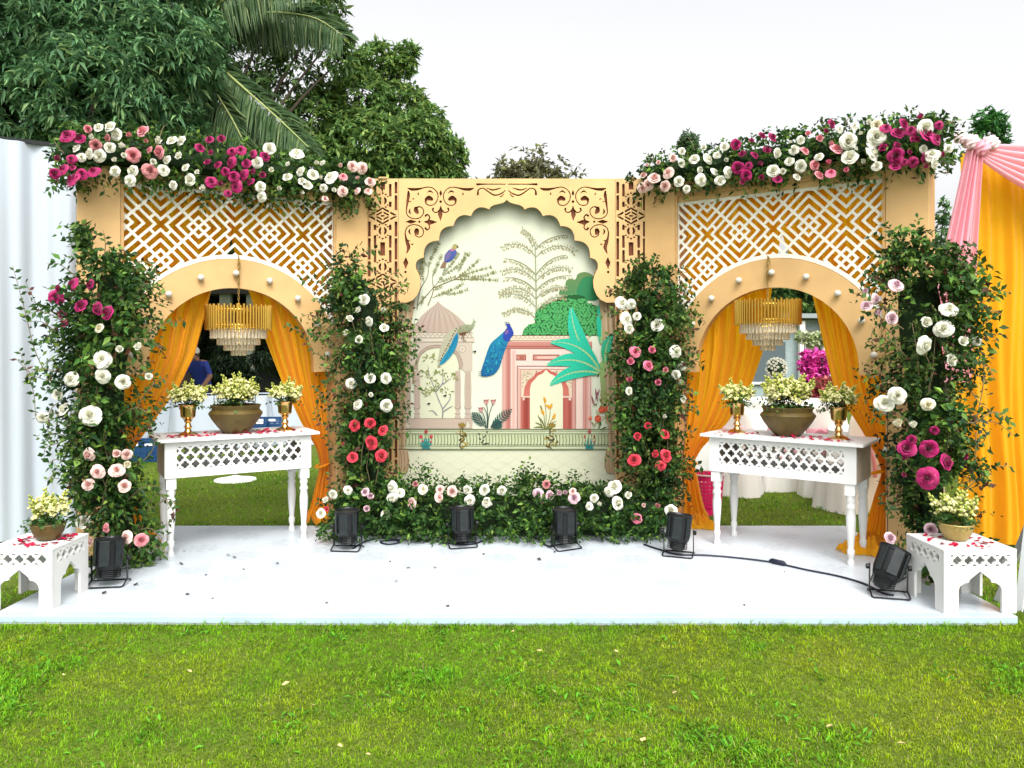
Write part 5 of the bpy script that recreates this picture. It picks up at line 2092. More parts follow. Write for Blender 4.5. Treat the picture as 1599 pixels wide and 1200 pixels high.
def flower_column(name, label, prof, axisY, roses, trails, seed, half_depth=0.26, nspr=700, lsize=0.060, group='leafy rose columns on the stage wings', zmin=0.0, pred=0.04, taper_bottom=False):
    """prof: (py, px left, px right) of the dense mass; built about a vertical axis at depth axisY"""
    cpx = np.mean([(a + b_) / 2 for _, a, b_ in prof])
    t = thing(name, label, 'flower column', (float((cpx - CX) * axisY / FPX), axisY, 0.0), 0.0, group)
    rng = np.random.default_rng(seed)
    pys = np.array([p[0] for p in prof], float)
    Ls = np.array([p[1] for p in prof], float)
    Rs = np.array([p[2] for p in prof], float)
    k = axisY / FPX
    zs = EYE - (pys - HY) * k
    xl, xr = (Ls - CX) * k, (Rs - CX) * k

    def at(z):
        zz = -np.asarray(z)
        return np.interp(zz, -zs, xl), np.interp(zz, -zs, xr)

    # unseen dark core, added so the gaps between the leaves go dark
    mb = MB()
    ring = []
    zt, zb = zs[0] - 0.26, max(zs[-1], 0.02)
    n = 12
    zz = np.linspace(zb, zt, 14)
    vs, fs = [], []
    for z in zz:
        a, b_ = at(z)
        cx, hw = (a + b_) / 2, (b_ - a) / 2 * 0.40
        for j in range(n):
            an = 2 * PI * j / n
            rr = 1 + rng.uniform(-.12, .12)
            vs.append((cx + hw * rr * math.cos(an) - t.location.x, 0.06 + half_depth * .36 * rr * math.sin(an), z))
    for i in range(len(zz) - 1):
        for j in range(n):
            fs.append((i * n + j, i * n + (j + 1) % n, (i + 1) * n + (j + 1) % n, (i + 1) * n + j))
    fs.append(tuple(reversed(range(n))))
    fs.append(tuple(range((len(zz) - 1) * n, len(zz) * n)))
    build('dark_gap_core', vs, fs, M_core, t)
    # sprigs from the core outwards
    F = Foliage(seed)
    wts = (xr - xl)
    # sprays gather in clumps with dark hollows between them
    nc = 64
    cz_, ca_ = rng.uniform(zs[-1], zs[0], nc), np.where(rng.random(nc) < .72, -PI / 2 + rng.normal(size=nc) * .9, rng.uniform(0, 2 * PI, nc))
    ci = rng.integers(0, nc, nspr)
    zsamp = np.clip(cz_[ci] + rng.normal(size=nspr) * .075, zs[-1], zs[0] + .02)
    a, b_ = at(zsamp)
    keep = rng.random(nspr) < (b_ - a) / (xr - xl).max() * 1.15 + .1
    zsamp, a, b_, ci = zsamp[keep], a[keep], b_[keep], ci[keep]
    m = len(zsamp)
    an = ca_[ci] + rng.normal(size=m) * .33
    hw = (b_ - a) / 2
    cx = (a + b_) / 2
    ca, sa = np.cos(an), np.sin(an)
    r0 = rng.uniform(.35, .8, m)
    base = np.stack([cx + hw * ca * r0 * .8, axisY + half_depth * sa * r0, zsamp], 1)
    dr = np.stack([ca * 1.0, sa * 1.0, rng.normal(size=m) * .55 + .25], 1)
    Ln = np.clip(hw * rng.uniform(.45, 1.05, m), .09, .28)
    kind_ = rng.random(nc)[ci]
    for lo, hi, ls, nl_, pl_, cols in ((0, .52, lsize, 9, .22, None), (.52, .70, lsize * 1.45, 6, .45, dict(dark=(.018, .05, .012), mid=(.055, .13, .026), light=(.17, .28, .05))),
                                       (.70, .86, lsize * .68, 13, .25, dict(dark=(.02, .045, .012), mid=(.06, .105, .022), light=(.2, .26, .05))), (.86, 1.01, lsize * .95, 9, .1, dict(dark=(.008, .026, .010), mid=(.022, .062, .020), light=(.07, .13, .035)))):
        k_ = (kind_ >= lo) & (kind_ < hi)
        if k_.sum():
            F.sprigs(rel(t, base[k_]), dr[k_], Ln[k_], nl_, ls, pl=pl_, pred=pred, curl=.35, cols=cols)
    # a share of drooping and rising sprays on the surface for an uneven outline
    q = rng.integers(0, m, m // 4)
    dr2 = np.stack([ca[q] * .7 + rng.normal(size=len(q)) * .3, sa[q] * .6 - .2, rng.uniform(.2, 1.3, len(q))], 1)
    F.sprigs(rel(t, base[q]), dr2, rng.uniform(.16, .30, len(q)), 9, lsize * .95, pl=.35, pred=pred, curl=.3)
    for tr in trails:
        pts, kw = (tr if isinstance(tr, tuple) else (tr, {}))
        ys = [axisY + dy for dy in np.linspace(-.02, -.12, len(pts))]
        F.trail([tuple(P(x, y, Yq) - t.location) for (x, y), Yq in zip(pts, ys)], **kw)
    # loose sprays leaving the outline on both sides
    for j in range(22):
        z = rng.uniform(zs[-1] + .15, zs[0] - .05)
        a_, b2_ = at(z)
        sd = -1 if j % 2 else 1
        x0_ = (b2_ - .04 if sd > 0 else a_ + .04) - t.location.x
        L_ = rng.uniform(.10, .24)
        y0_ = -half_depth * rng.uniform(.1, .7)
        up_ = rng.uniform(-.3, .9)
        F.trail([(x0_ - sd * .05, y0_, z - .05), (x0_ + sd * L_ * .5, y0_ - .03, z + L_ * up_ * .6), (x0_ + sd * L_, y0_ - .05, z + L_ * (up_ - .25))], lsize=lsize * .9, pred=pred * 2, pl=.35)
    # a few bare stems
    for j in range(9):
        z = rng.uniform(zb + .2, zt - .5)
        a_, b2_ = at(z)
        x = rng.uniform(a_ + .05, b2_ - .05) - t.location.x
        F.stems.tube([(x, -half_depth * .8, z), (x + rng.uniform(-.03, .03), -half_depth * .9, z + .15), (x + rng.uniform(-.06, .06), -half_depth * .85, z + .33)], 0.0028, 5)
    F.build(t)

    def dep(px, py):
        z0 = EYE - (py - HY) * k
        a_, b2_ = at(z0)
        X = (px - CX) * k
        q_ = np.clip(abs(X - (a_ + b2_) / 2) / max((b2_ - a_) / 2, .05), 0, 1)
        Y = axisY - 0.05 - half_depth * (0.62 + 0.48 * math.sqrt(max(0, 1 - q_ * q_))) * 1.0
        return P(px, py, float(Y))

    add_roses(t, roses, dep, rng)
    return t


def rl(conv, items):
    out = []
    for it in items:
        x, y, c = it[:3]
        s = it[3] if len(it) > 3 else 1.0
        px, py = conv(x, y)
        out.append((px, py, c, s))
    return out


z1c = lambda x, y: (x / 3, 180 + y / 3)
zAc = lambda x, y: (x / 2.857, 560 + y / 2.857)
zIc = lambda x, y: (480 + x / 4, 380 + y / 4)
zHc = lambda x, y: (460 + x / 5, 640 + y / 5)
zRc = lambda x, y: (930 + x / 4.617, 400 + y / 4.617)
zJc = lambda x, y: (760 + x / 4.44, 660 + y / 4.44)
zOc = lambda x, y: (1330 + x / 3.75, 380 + y / 3.75)
zKc = lambda x, y: (1300 + x / 3.75, 660 + y / 3.75)
zTc = lambda x, y: (350 + x / 4, y / 4)
zSc = lambda x, y: (1000 + x / 3.158, 180 + y / 3.158)

W_, M__ = 'white', 'magenta'
LO_r = rl(z1c, [(285, 812, M__), (262, 850, M__, .9), (292, 878, M__), (345, 790, M__, .9), (428, 795, M__, .8), (385, 898, M__, 1.1), (310, 935, M__, 1.1), (318, 978, M__, .9), (465, 908, M__, .95), (512, 928, M__),
                (482, 1145, W_, 1.2), (658, 1088, W_, .9), (566, 1095, W_, .7), (470, 1000, 'cream', .6)]) + \
    rl(zAc, [(455, 12, W_, 1.05), (320, 92, W_, 1.1), (460, 80, W_, 1.15), (550, 105, W_, 1.15), (665, 82, W_, .9), (263, 160, W_, .85), (295, 228, W_, 1.3), (405, 255, W_, 1.3), (192, 262, W_, .9),
             (398, 430, 'blush', .85), (527, 425, 'blush', .85), (567, 427, 'blush', .75), (436, 506, 'blush', .85), (523, 498, 'blush', .85), (398, 565, 'blush', .9), (558, 570, 'blush', .75), (576, 472, 'cream', .7),
             (375, 730, W_, 1.0), (480, 755, 'pink', .75), (567, 797, 'blush', .9), (632, 808, 'pink', 1.0), (412, 820, 'blush', .9)])
flower_column('flower_column', 'leafy column with magenta and white roses beside the white cloth wall', [(372, 140, 176), (410, 125, 205), (450, 110, 235), (500, 100, 240), (550, 105, 228), (600, 105, 222), (650, 108, 218), (700, 118, 212), (750, 126, 212), (800, 128, 228), (850, 138, 236), (893, 142, 236)],
              5.35, LO_r, [
    [(110, 640), (60, 560), (38, 480), (20, 415)], [(105, 560), (70, 500), (40, 440)], [(120, 600), (60, 590), (25, 560)], [(110, 640), (62, 660), (52, 610), (30, 545)], [(100, 500), (70, 480), (48, 470)],
    [(150, 420), (140, 380), (150, 352)], [(160, 420), (165, 385), (162, 360)], [(190, 430), (215, 410), (240, 415), (246, 440)], [(225, 520), (260, 505), (290, 500)], [(215, 560), (240, 590), (235, 610)],
    [(100, 690), (72, 700), (70, 722)], [(210, 640), (240, 600), (262, 590)], [(205, 690), (250, 640), (258, 620)], [(200, 740), (240, 700), (232, 650)], [(225, 800), (265, 780), (275, 800), (262, 820)], [(230, 790), (250, 770), (272, 800)],
    [(230, 850), (258, 860), (250, 872)], [(110, 620), (80, 640), (75, 690)], [(170, 430), (190, 400), (186, 380)], [(120, 470), (90, 520), (60, 540)], [(130, 540), (80, 560), (45, 600)]], 21, nspr=940, pred=.03)
LI_r = rl(zIc, [(357, 352, W_, .95), (327, 420, W_, .95), (473, 428, W_, .95), (262, 478, W_, .95), (392, 488, W_, .95), (482, 532, W_, .9), (250, 562, W_, .95), (327, 605, W_, .98), (392, 845, W_, 1.2), (490, 845, W_, 1.1), (272, 878, W_, 1.05), (315, 1008, W_, .95), (492, 1012, W_, 1.05), (395, 948, W_, .6)]) + \
    rl(zHc, [(470, 125, 'coral', 1.05), (592, 105, 'coral', .85), (697, 165, 'coral', 1.1), (607, 255, 'coral', 1.2), (392, 265, 'coral', .8), (455, 375, 'coral', 1.15), (675, 360, 'coral', 1.1)])
flower_column('flower_column', 'leafy column with white and coral roses left of the peacock mural', [(392, 528, 548), (425, 515, 570), (455, 510, 612), (500, 505, 632), (550, 515, 632), (600, 528, 628), (650, 535, 618), (700, 540, 612), (745, 545, 620), (790, 545, 640)],
              6.42, LI_r, [
    [(530, 430), (535, 405), (545, 385)], [(520, 450), (505, 470), (490, 460)], [(520, 480), (490, 500), (500, 530)], [(515, 530), (480, 520), (445, 508)], [(520, 560), (490, 550), (470, 520), (450, 510)],
    [(630, 520), (650, 530), (645, 560)], [(625, 500), (655, 510), (660, 520)], [(620, 460), (632, 445), (640, 450)], [(535, 640), (505, 620), (490, 600)], [(535, 680), (500, 660), (492, 640)], [(540, 720), (520, 700), (505, 680)],
    [(540, 690), (515, 650), (500, 610)], [(620, 640), (640, 630), (636, 650)], [(545, 760), (520, 770), (515, 740)], [(530, 600), (510, 580), (508, 560)], [(600, 450), (610, 430), (625, 425)], [(560, 430), (575, 415), (590, 428)]], 22, half_depth=.24, nspr=800, pred=.05)
RI_r = rl(zRc, [(190, 340, W_, 1.2), (225, 455, W_, 1.2), (240, 525, W_, 1.05), (450, 500, W_, 1.2), (300, 435, W_, .8), (260, 350, W_, .7), (580, 692, W_, 1.2), (625, 795, W_, .9), (582, 855, W_, .95), (603, 920, W_, .95), (490, 1165, W_, .8), (630, 1030, W_, .6), (632, 1135, W_, .6), (240, 975, W_, .6),
                (290, 690, 'rosepink', .9), (405, 680, 'rosepink', 1.05), (262, 760, 'rosepink', 1.0), (378, 795, 'rosepink', 1.05), (512, 825, 'pink', .95), (252, 895, 'rosepink', 1.05), (457, 915, 'rosepink', 1.0)]) + \
    rl(zJc, [(1120, 25, 'coral', 1.15), (1040, 95, 'coral', 1.15), (1235, 85, 'coral', .95), (1160, 215, 'coral', 1.3), (1240, 230, 'coral', 1.1), (1025, 262, 'coral', 1.2), (1210, 300, 'coral', 1.0)])
flower_column('flower_column', 'leafy column with white, pink and coral roses right of the peacock mural', [(428, 990, 1035), (455, 970, 1070), (500, 962, 1072), (550, 960, 1066), (600, 960, 1060), (650, 962, 1060), (700, 972, 1056), (745, 975, 1064), (790, 970, 1060)],
              6.42, RI_r, [
    [(1020, 450), (1025, 420), (1028, 408)], [(1035, 450), (1045, 430), (1042, 418)], [(1060, 470), (1075, 455), (1088, 458)], [(1065, 500), (1080, 490), (1078, 470)], [(1065, 540), (1078, 525), (1085, 510)], [(965, 540), (952, 560), (950, 590)],
    [(965, 600), (952, 620), (955, 640)], [(1060, 650), (1075, 640), (1078, 625)], [(1060, 740), (1080, 745), (1085, 735)], [(1055, 710), (1072, 720), (1076, 745)], [(990, 450), (985, 435), (978, 430)], [(1050, 600), (1068, 590), (1072, 575)]], 23, half_depth=.24, nspr=940, pred=.03)
RO_r = rl(zOc, [(262, 245, 'mauve', 1.1), (75, 290, 'mauve', .8), (140, 325, 'mauve', .8), (88, 370, 'mauve', .8), (142, 415, 'mauve', .8), (232, 440, 'mauve', .95), (570, 388, W_, 1.3), (430, 465, W_, 1.15), (540, 500, W_, 1.25), (428, 600, W_, 1.15), (650, 578, W_, 1.1), (568, 685, W_, 1.25),
                (270, 892, W_, 1.2), (193, 935, W_, 1.1), (448, 945, 'cream', .95), (245, 1050, 'cream', 1.35), (340, 1055, W_, 1.2), (735, 575, W_, .7)]) + \
    rl(zKc, [(435, 155, M__, 1.15), (435, 212, M__, .95), (567, 152, M__, 1.2), (598, 45, M__, .65), (660, 235, M__, 1.2), (758, 190, M__, 1.1), (557, 325, M__, 1.35), (425, 310, M__, .6), (465, 100, M__, .7), (575, 625, 'mauve', 1.0), (335, 678, 'mauve', .8)])
flower_column('flower_column', 'leafy column with pale mauve, white and magenta roses beside the orange drape', [(372, 1395, 1432), (405, 1378, 1490), (440, 1365, 1512), (500, 1368, 1522), (560, 1375, 1525), (620, 1385, 1518), (680, 1398, 1512), (740, 1405, 1508), (800, 1420, 1500), (850, 1425, 1480), (885, 1425, 1475)],
              5.12, RO_r, [
    [(1400, 420), (1395, 390), (1392, 362)], [(1415, 420), (1418, 395), (1410, 372)], [(1380, 440), (1360, 430), (1355, 420)], [(1490, 440), (1505, 410), (1515, 370)], [(1500, 460), (1520, 430), (1530, 400), (1518, 380)], [(1510, 480), (1540, 470), (1560, 460)],
    [(1515, 520), (1545, 500), (1555, 490)], [(1510, 540), (1540, 555), (1555, 560)], [(1505, 580), (1535, 590), (1545, 600)], [(1380, 580), (1360, 590), (1352, 580)], [(1390, 620), (1365, 640), (1372, 660)], [(1505, 680), (1535, 690), (1540, 670)], [(1500, 720), (1530, 735), (1545, 760)],
    [(1495, 740), (1530, 750), (1540, 730)], [(1410, 770), (1385, 780), (1392, 800)], [(1405, 790), (1380, 785), (1378, 770)], [(1380, 500), (1362, 520), (1366, 545)], [(1420, 840), (1395, 850), (1388, 870)], [(1500, 560), (1540, 570), (1552, 590)], [(1480, 420), (1495, 400), (1500, 385)], [(1510, 600), (1530, 630), (1545, 640)]], 24, nspr=940, pred=.05)


# ------------------------------------------------------------------ garlands on top of the wings and the hedge
def garland(label, W, prof, roses, seed, extra=()):
    xs = np.array([p[0] for p in prof], float)
    tp = np.array([p[1] for p in prof], float)
    bt = np.array([p[2] for p in prof], float)
    tanw = math.tan(W[1])
    Z0 = W[0].y - W[0].x * tanw

    def depth(px):
        return Z0 / (1 - (px - CX) / FPX * tanw)

    c = wpt(W, 0, -0.05, 2.95)
    t = thing('flower_garland', label, 'garland', c, 0.0, 'rose garlands along the tops of the wings')
    rng = np.random.default_rng(seed)
    F = Foliage(seed)
    m = 640
    px = rng.uniform(xs[0], xs[-1], m)
    q = rng.random(m)
    a, b_ = np.interp(px, xs, tp), np.interp(px, xs, bt)
    py = a + (b_ - a) * (0.12 + .76 * q)
    Y = np.array([depth(x) for x in px])
    k = Y / FPX
    hh = (b_ - a) / 2 * k
    nx, ny = math.sin(W[1]), -math.cos(W[1])
    off = rng.uniform(-.16, .20, m) * np.sqrt(np.clip(1 - (2 * q - 1) ** 2, .05, 1))
    X = (px - CX) * k + nx * off
    base = np.stack([X, Y + ny * off, EYE - (py - HY) * k], 1)
    up = (0.5 - q) * 2
    dr = np.stack([rng.normal(size=m) * .7, -.5 + rng.normal(size=m) * .5, up * .9 + rng.normal(size=m) * .35], 1)
    F.sprigs(rel(t, base), dr, np.clip(hh * rng.uniform(.45, .9, m), .07, .17), 8, .060, pl=.42, curl=.3)
    # unseen dark core along the top, as in the columns
    ring = []
    for x in np.linspace(xs[0] + 12, xs[-1] - 12, 20):
        Yq = depth(x)
        a_, b2_ = np.interp(x, xs, tp), np.interp(x, xs, bt)
        ring.append(((x - CX) * Yq / FPX - t.location.x + nx * .03, Yq - t.location.y + ny * .03, EYE - ((a_ + b2_) / 2 - HY) * Yq / FPX - t.location.z))
    MB().tube(ring, [0.09] * 20, 10).build('dark_gap_core', M_core, t)
    for pts in extra:
        F.trail([tuple(P(x, y, depth(x) - .12) - t.location) for x, y in pts], lsize=.05)
    F.build(t)
    # smaller blooms of the same colours filling in between
    fill = []
    for k_ in range(900):
        if len(fill) >= 44:
            break
        x, y, c_, s_ = roses[int(rng.integers(0, len(roses)))]
        an, d_ = rng.uniform(0, 6.28), rng.uniform(17, 34)
        nx_, ny_ = x + d_ * math.cos(an), y + d_ * math.sin(an) * .8
        if not (xs[0] < nx_ < xs[-1] and np.interp(nx_, xs, tp) + 4 < ny_ < np.interp(nx_, xs, bt) - 4):
            continue
        if min((nx_ - q_[0]) ** 2 + (ny_ - q_[1]) ** 2 for q_ in roses + fill) < 14 ** 2:
            continue
        fill.append((nx_, ny_, c_, rng.uniform(.55, .85)))
    add_roses(t, roses + fill, lambda x, y: P(x, y, depth(x) - 0.27), rng, base_r=0.0375)
    return t


SL_r = rl(z1c, [(318, 98, M__, 1.05), (372, 112, M__, 1.0), (345, 305, M__, 1.1), (440, 265, M__, 1.0), (300, 255, M__, .9), (262, 275, M__, .7), (1040, 118, M__, 1.05), (997, 178, M__, .85), (1130, 165, M__, .8), (1085, 222, M__, 1.1), (1158, 230, M__, .8), (1143, 280, M__, .9), (1035, 325, M__, .95), (1108, 333, M__, 1.1), (990, 312, M__, .9),
                (415, 68, 'pink', .9), (450, 143, 'dusty', .8), (522, 60, W_, 1.0), (550, 92, W_, 1.0), (517, 152, W_, 1.0), (588, 147, W_, 1.0), (425, 182, W_, .9), (470, 190, W_, 1.0), (543, 265, W_, .85), (627, 263, W_, .9), (437, 102, W_, .8), (752, 118, W_, .9), (855, 122, W_, .85), (845, 195, W_, .95), (768, 258, W_, .9), (895, 305, W_, .9),
                (615, 98, 'pink', 1.0), (676, 80, 'pink', 1.0), (627, 188, 'pink', 1.15), (752, 172, 'pink', 1.0), (705, 262, 'dusty', 1.1)]) + \
    rl(zTc, [(285, 930, W_, 1.15), (212, 1018, W_, 1.1), (455, 960, W_, 1.05), (580, 1025, W_, 1.0), (625, 1025, W_, 1.0), (485, 1075, W_, 1.0), (555, 1095, W_, 1.05), (668, 1108, W_, 1.15), (408, 1030, W_, .7), (230, 1170, W_, .9), (345, 1185, W_, .9), (520, 1160, W_, .9), (490, 1135, W_, .7), (805, 1040, 'blush', .9), (865, 1050, 'blush', .9), (838, 1122, 'blush', .9), (912, 1140, 'blush', .9), (745, 1105, 'pink', .8), (742, 1195, 'blush', .9)])
garland('rose garland on the left wing, magenta, white and pink under the big trees', LW, [(88, 215, 285), (110, 200, 290), (150, 195, 288), (200, 195, 292), (280, 207, 298), (340, 215, 305), (400, 228, 312), (450, 238, 316), (510, 248, 322), (560, 256, 326), (582, 268, 315)], SL_r, 31,
        [[(100, 240), (88, 225), (84, 215)], [(110, 260), (92, 270), (86, 285)], [(545, 300), (552, 325), (548, 342)], [(480, 305), (478, 325)], [(250, 215), (255, 200), (262, 195)], [(160, 285), (165, 305)], [(370, 300), (366, 318)]])
SR_r = rl(zSc, [(70, 315, 'blush', 1.1), (140, 285, 'blush', 1.0), (125, 350, 'blush', 1.1), (40, 345, 'blush', 1.0), (20, 302, 'blush', .9), (10, 360, 'blush', .9), (268, 222, W_, 1.05), (335, 215, W_, .9), (192, 328, W_, 1.0), (300, 320, W_, 1.05), (395, 325, W_, .95), (422, 225, W_, 1.0), (435, 282, W_, 1.0), (672, 188, W_, 1.05), (657, 277, W_, 1.05), (707, 278, W_, .95), (793, 253, W_, 1.0), (760, 175, W_, .9),
                (1025, 130, W_, 1.5), (1035, 210, W_, 1.4), (1165, 105, W_, 1.4), (1145, 190, W_, 1.35), (315, 165, W_, .9), (1440, 195, W_, 1.2), (1405, 65, W_, 1.2), (205, 180, W_, .8), (1165, 50, 'cream', 1.0),
                (470, 145, M__, .9), (508, 198, M__, .95), (595, 108, M__, 1.15), (648, 112, M__, .8), (622, 180, M__, 1.15), (588, 240, M__, .9), (485, 262, M__, 1.0), (522, 298, M__, 1.0), (600, 310, M__, 1.1), (1200, 168, M__, 1.3), (1262, 200, M__, 1.45), (1270, 95, M__, 1.0), (1295, 45, M__, 1.0), (1350, 130, M__, 1.2), (1410, 105, M__, 1.2), (1455, 118, M__, 1.0), (1390, 212, M__, 1.2), (940, 45, M__, .7), (1212, 65, M__, .8), (1365, 12, M__, .8),
                (808, 180, 'pink', .95), (883, 120, 'pink', .95), (965, 172, 'pink', 1.0), (858, 248, 'pink', .95), (932, 240, 'rosepink', 1.0), (830, 95, 'pink', .8)])
garland('rose garland on the right wing, blush, white and magenta against the sky', RW, [(1000, 262, 308), (1025, 245, 305), (1070, 235, 300), (1130, 226, 294), (1200, 212, 288), (1270, 198, 280), (1340, 188, 274), (1400, 184, 268), (1450, 180, 268), (1482, 190, 262)], SR_r, 32,
        [[(1085, 235), (1080, 222), (1074, 214)], [(1300, 200), (1298, 190), (1302, 184)], [(1320, 195), (1325, 186), (1335, 182)], [(1470, 200), (1485, 190), (1496, 188)], [(1470, 250), (1482, 262), (1478, 275)], [(1230, 210), (1225, 198)], [(1440, 190), (1450, 175)], [(1020, 250), (1010, 240)], [(1440, 265), (1432, 285)]])

# hedge
hg = thing('flower_hedge', 'low leafy hedge dotted with roses along the foot of the mural', 'hedge', (-0.12, 6.28, 0.0))
rng = np.random.default_rng(41)
F = Foliage(41)
m = 980
X = rng.uniform(-1.48, 1.24, m)
Yb = rng.uniform(6.02, 6.50, m)
htop = 0.46 + 0.035 * np.sin(X * 5.1 + 1) + 0.03 * np.sin(X * 11.3) - 0.10 * np.clip((np.abs(X + .12) - 1.1) / .3, 0, 1)
z = rng.uniform(0.0, 1.0, m) ** .8 * (htop - .12) * np.clip((Yb - 5.9) / .3, .35, 1)
base = np.stack([X, Yb, z], 1)
dr = np.stack([rng.normal(size=m) * .45, -.75 + (Yb - 6.0) * 1.2 + rng.normal(size=m) * .35, rng.uniform(.15, 1.1, m)], 1)
F.sprigs(rel(hg, base), dr, rng.uniform(.12, .24, m), 10, .058, pl=.2, curl=.3)
# upright shoots
m = 90
X = rng.uniform(-1.05, .98, m)
X = np.sort(X)
Yb = rng.uniform(6.22, 6.52, m)
hh = 0.50 + 0.05 * np.sin(X * 6.0 + .6) + 0.04 * np.sin(X * 14)
base = np.stack([X, Yb, hh - .24], 1)
dr = np.stack([rng.normal(size=m) * .18, rng.normal(size=m) * .15 - .1, np.ones(m)], 1)
F.sprigs(rel(hg, base), dr, rng.uniform(.16, .26, m), 11, .055, pl=.3, curl=.02)
# leaves spilling on to the floor
m = 110
X = rng.uniform(-1.5, 1.2, m)
base = np.stack([X, rng.uniform(5.98, 6.08, m), rng.uniform(.03, .10, m)], 1)
dr = np.stack([rng.normal(size=m) * .6, -np.ones(m), rng.normal(size=m) * .1 - .05], 1)
F.sprigs(rel(hg, base), dr, rng.uniform(.08, .16, m), 7, .05, pl=.25, curl=.1)
F.build(hg)
mb = MB().box((0.0, 0.06, .14), (2.6, .30, .26))  # unseen dark core inside the hedge, as in the columns
mb.build('dark_gap_core', M_core, hg)
H_r = rl(zHc, [(420, 630, W_, .75), (305, 660, W_, .85), (255, 710, W_, 1.0), (210, 810, W_, .85), (765, 610, W_, 1.0), (825, 650, W_, .9), (765, 690, W_, .85), (1355, 625, W_, .85), (1485, 625, W_, .95), (1370, 710, W_, .9), (1505, 725, W_, 1.0), (715, 820, 'cream', .95), (555, 645, 'mauve', .7), (597, 670, 'mauve', .85), (565, 775, 'mauve', 1.0), (940, 585, 'dusty', .95), (925, 730, 'blush', .9),
               (1005, 620, 'cream', .85), (1135, 625, 'blush', .75), (1130, 683, 'blush', .95), (1235, 640, 'blush', .95), (250, 780, 'coral', .6)]) + \
    rl(zJc, [(105, 470, W_, .85), (10, 555, W_, .95), (890, 450, W_, 1.3), (850, 482, W_, .9), (990, 510, W_, 1.2), (905, 560, W_, 1.2), (745, 525, W_, .85), (770, 565, W_, .85), (712, 582, W_, .6), (1280, 612, W_, 1.1), (360, 495, 'mauve', .95), (435, 505, 'mauve', 1.05), (512, 483, 'mauve', 1.0), (548, 490, 'mauve', .85), (610, 525, 'mauve', 1.05), (415, 430, 'dusty', .8), (390, 560, 'blush', .7), (1045, 668, 'rosepink', 1.05), (1190, 580, 'dusty', .8), (1095, 575, 'blush', .6), (600, 480, 'blush', .6)])
add_roses(hg, H_r, lambda x, y: P(x, y, 6.02 + max(0, (815 - y)) * .0012), rng, base_r=0.0355)


# ------------------------------------------------------------------ pale green and cream table bouquets
def spike_mesh(seed, L=0.15, nb=16):
    rng = np.random.default_rng(seed)
    mb_v, mb_f, mb_c = [], [], []
    green, pale, cream = np.array((0.22, 0.30, 0.03)), np.array((0.58, 0.58, 0.12)), np.array((0.78, 0.75, 0.36))

    def bud(p, d, l, w, c):
        d = d / np.linalg.norm(d)
        s = np.cross(d, rng.normal(size=3))
        s /= np.linalg.norm(s)
        u = np.cross(d, s)
        n0 = len(mb_v)
        mb_v.append(p)
        for k in range(4):
            a = PI / 2 * k
            mb_v.append(p + d * l * .6 + (s * math.cos(a) + u * math.sin(a)) * w)
        mb_v.append(p + d * l)
        for k in range(4):
            mb_f.append((n0, n0 + 1 + (k + 1) % 4, n0 + 1 + k))
            mb_f.append((n0 + 5, n0 + 1 + k, n0 + 1 + (k + 1) % 4))
        mb_c.extend([c * .8] + [c] * 4 + [c * 1.05])

    for i in range(nb):
        t = (i + 1) / nb
        p = np.array((0, 0, L * (0.15 + .85 * t)))
        a = i * 2.4 + rng.uniform(-.3, .3)
        d = np.array((math.cos(a), math.sin(a), 0.7 + t * 1.3))
        q = rng.random()
        c = cream if q < .22 - .2 * t else pale * (1 - .4 * t) + green * .4 * t if q < .8 else green
        bud(p, d, 0.046 * (1.15 - .6 * t), 0.0105 * (1.15 - .5 * t), c)
        if i < nb * .45 and rng.random() < .55:
            tip = p + d / np.linalg.norm(d) * .04
            for k in range(5):
                aa = 1.256 * k
                bud(tip, np.array((math.cos(aa), math.sin(aa), .5)), .028, .010, cream)
    # stem
    n0 = len(mb_v)
    for z in (0, L):
        for k in range(3):
            a = 2.1 * k
            mb_v.append(np.array((.003 * math.cos(a), .003 * math.sin(a), z)))
            mb_c.append(green * .6)
    for k in range(3):
        mb_f.append((n0 + k, n0 + (k + 1) % 3, n0 + 3 + (k + 1) % 3))
        mb_f.append((n0 + k, n0 + 3 + (k + 1) % 3, n0 + 3 + k))
    return fastmesh('flower_spike', np.array(mb_v), np.array(mb_f), M_rose, np.array(mb_c))


SPK = [spike_mesh(s) for s in range(4)]


def bouquet(label, loc, rad, h, nsp, nleaf, seed, size=1.0, dome=0.8):
    t = thing('table_bouquet', label, 'bouquet', loc, 0.0, 'pale green and cream bouquets')
    rng = np.random.default_rng(seed)
    F = Foliage(seed)
    m = nleaf
    a = rng.uniform(0, 2 * PI, m)
    el = rng.uniform(.12, 1.25, m)
    dr = np.stack([np.cos(a) * np.cos(el), np.sin(a) * np.cos(el), np.sin(el)], 1)
    base = dr * rad * .25
    base[:, 2] = np.abs(base[:, 2]) * .5 + .005
    F.sprigs(base, dr, rad * rng.uniform(.55, 1.0, m), 6, .036 * size, pl=.3, curl=.3, cols=dict(dark=(0.02, .06, .015), mid=(.05, .13, .03), light=(.20, .27, .06)))
    F.build(t, name='leaves')
    for i in range(nsp):
        aa = i * 2.399 + rng.uniform(-.2, .2)
        rr = math.sqrt((i + .5) / nsp)
        d = Vector((math.cos(aa) * rr * 1.0, math.sin(aa) * rr * 1.0, dome + .35 * (1 - rr)))
        o = put('flower_spike', SPK[i % 4], t, d.normalized() * rad * .35 + Vector((0, 0, .005)), quat=facing(d, rng.uniform(0, 6)), scale=h / .15 * rng.uniform(.8, 1.1))
    return t


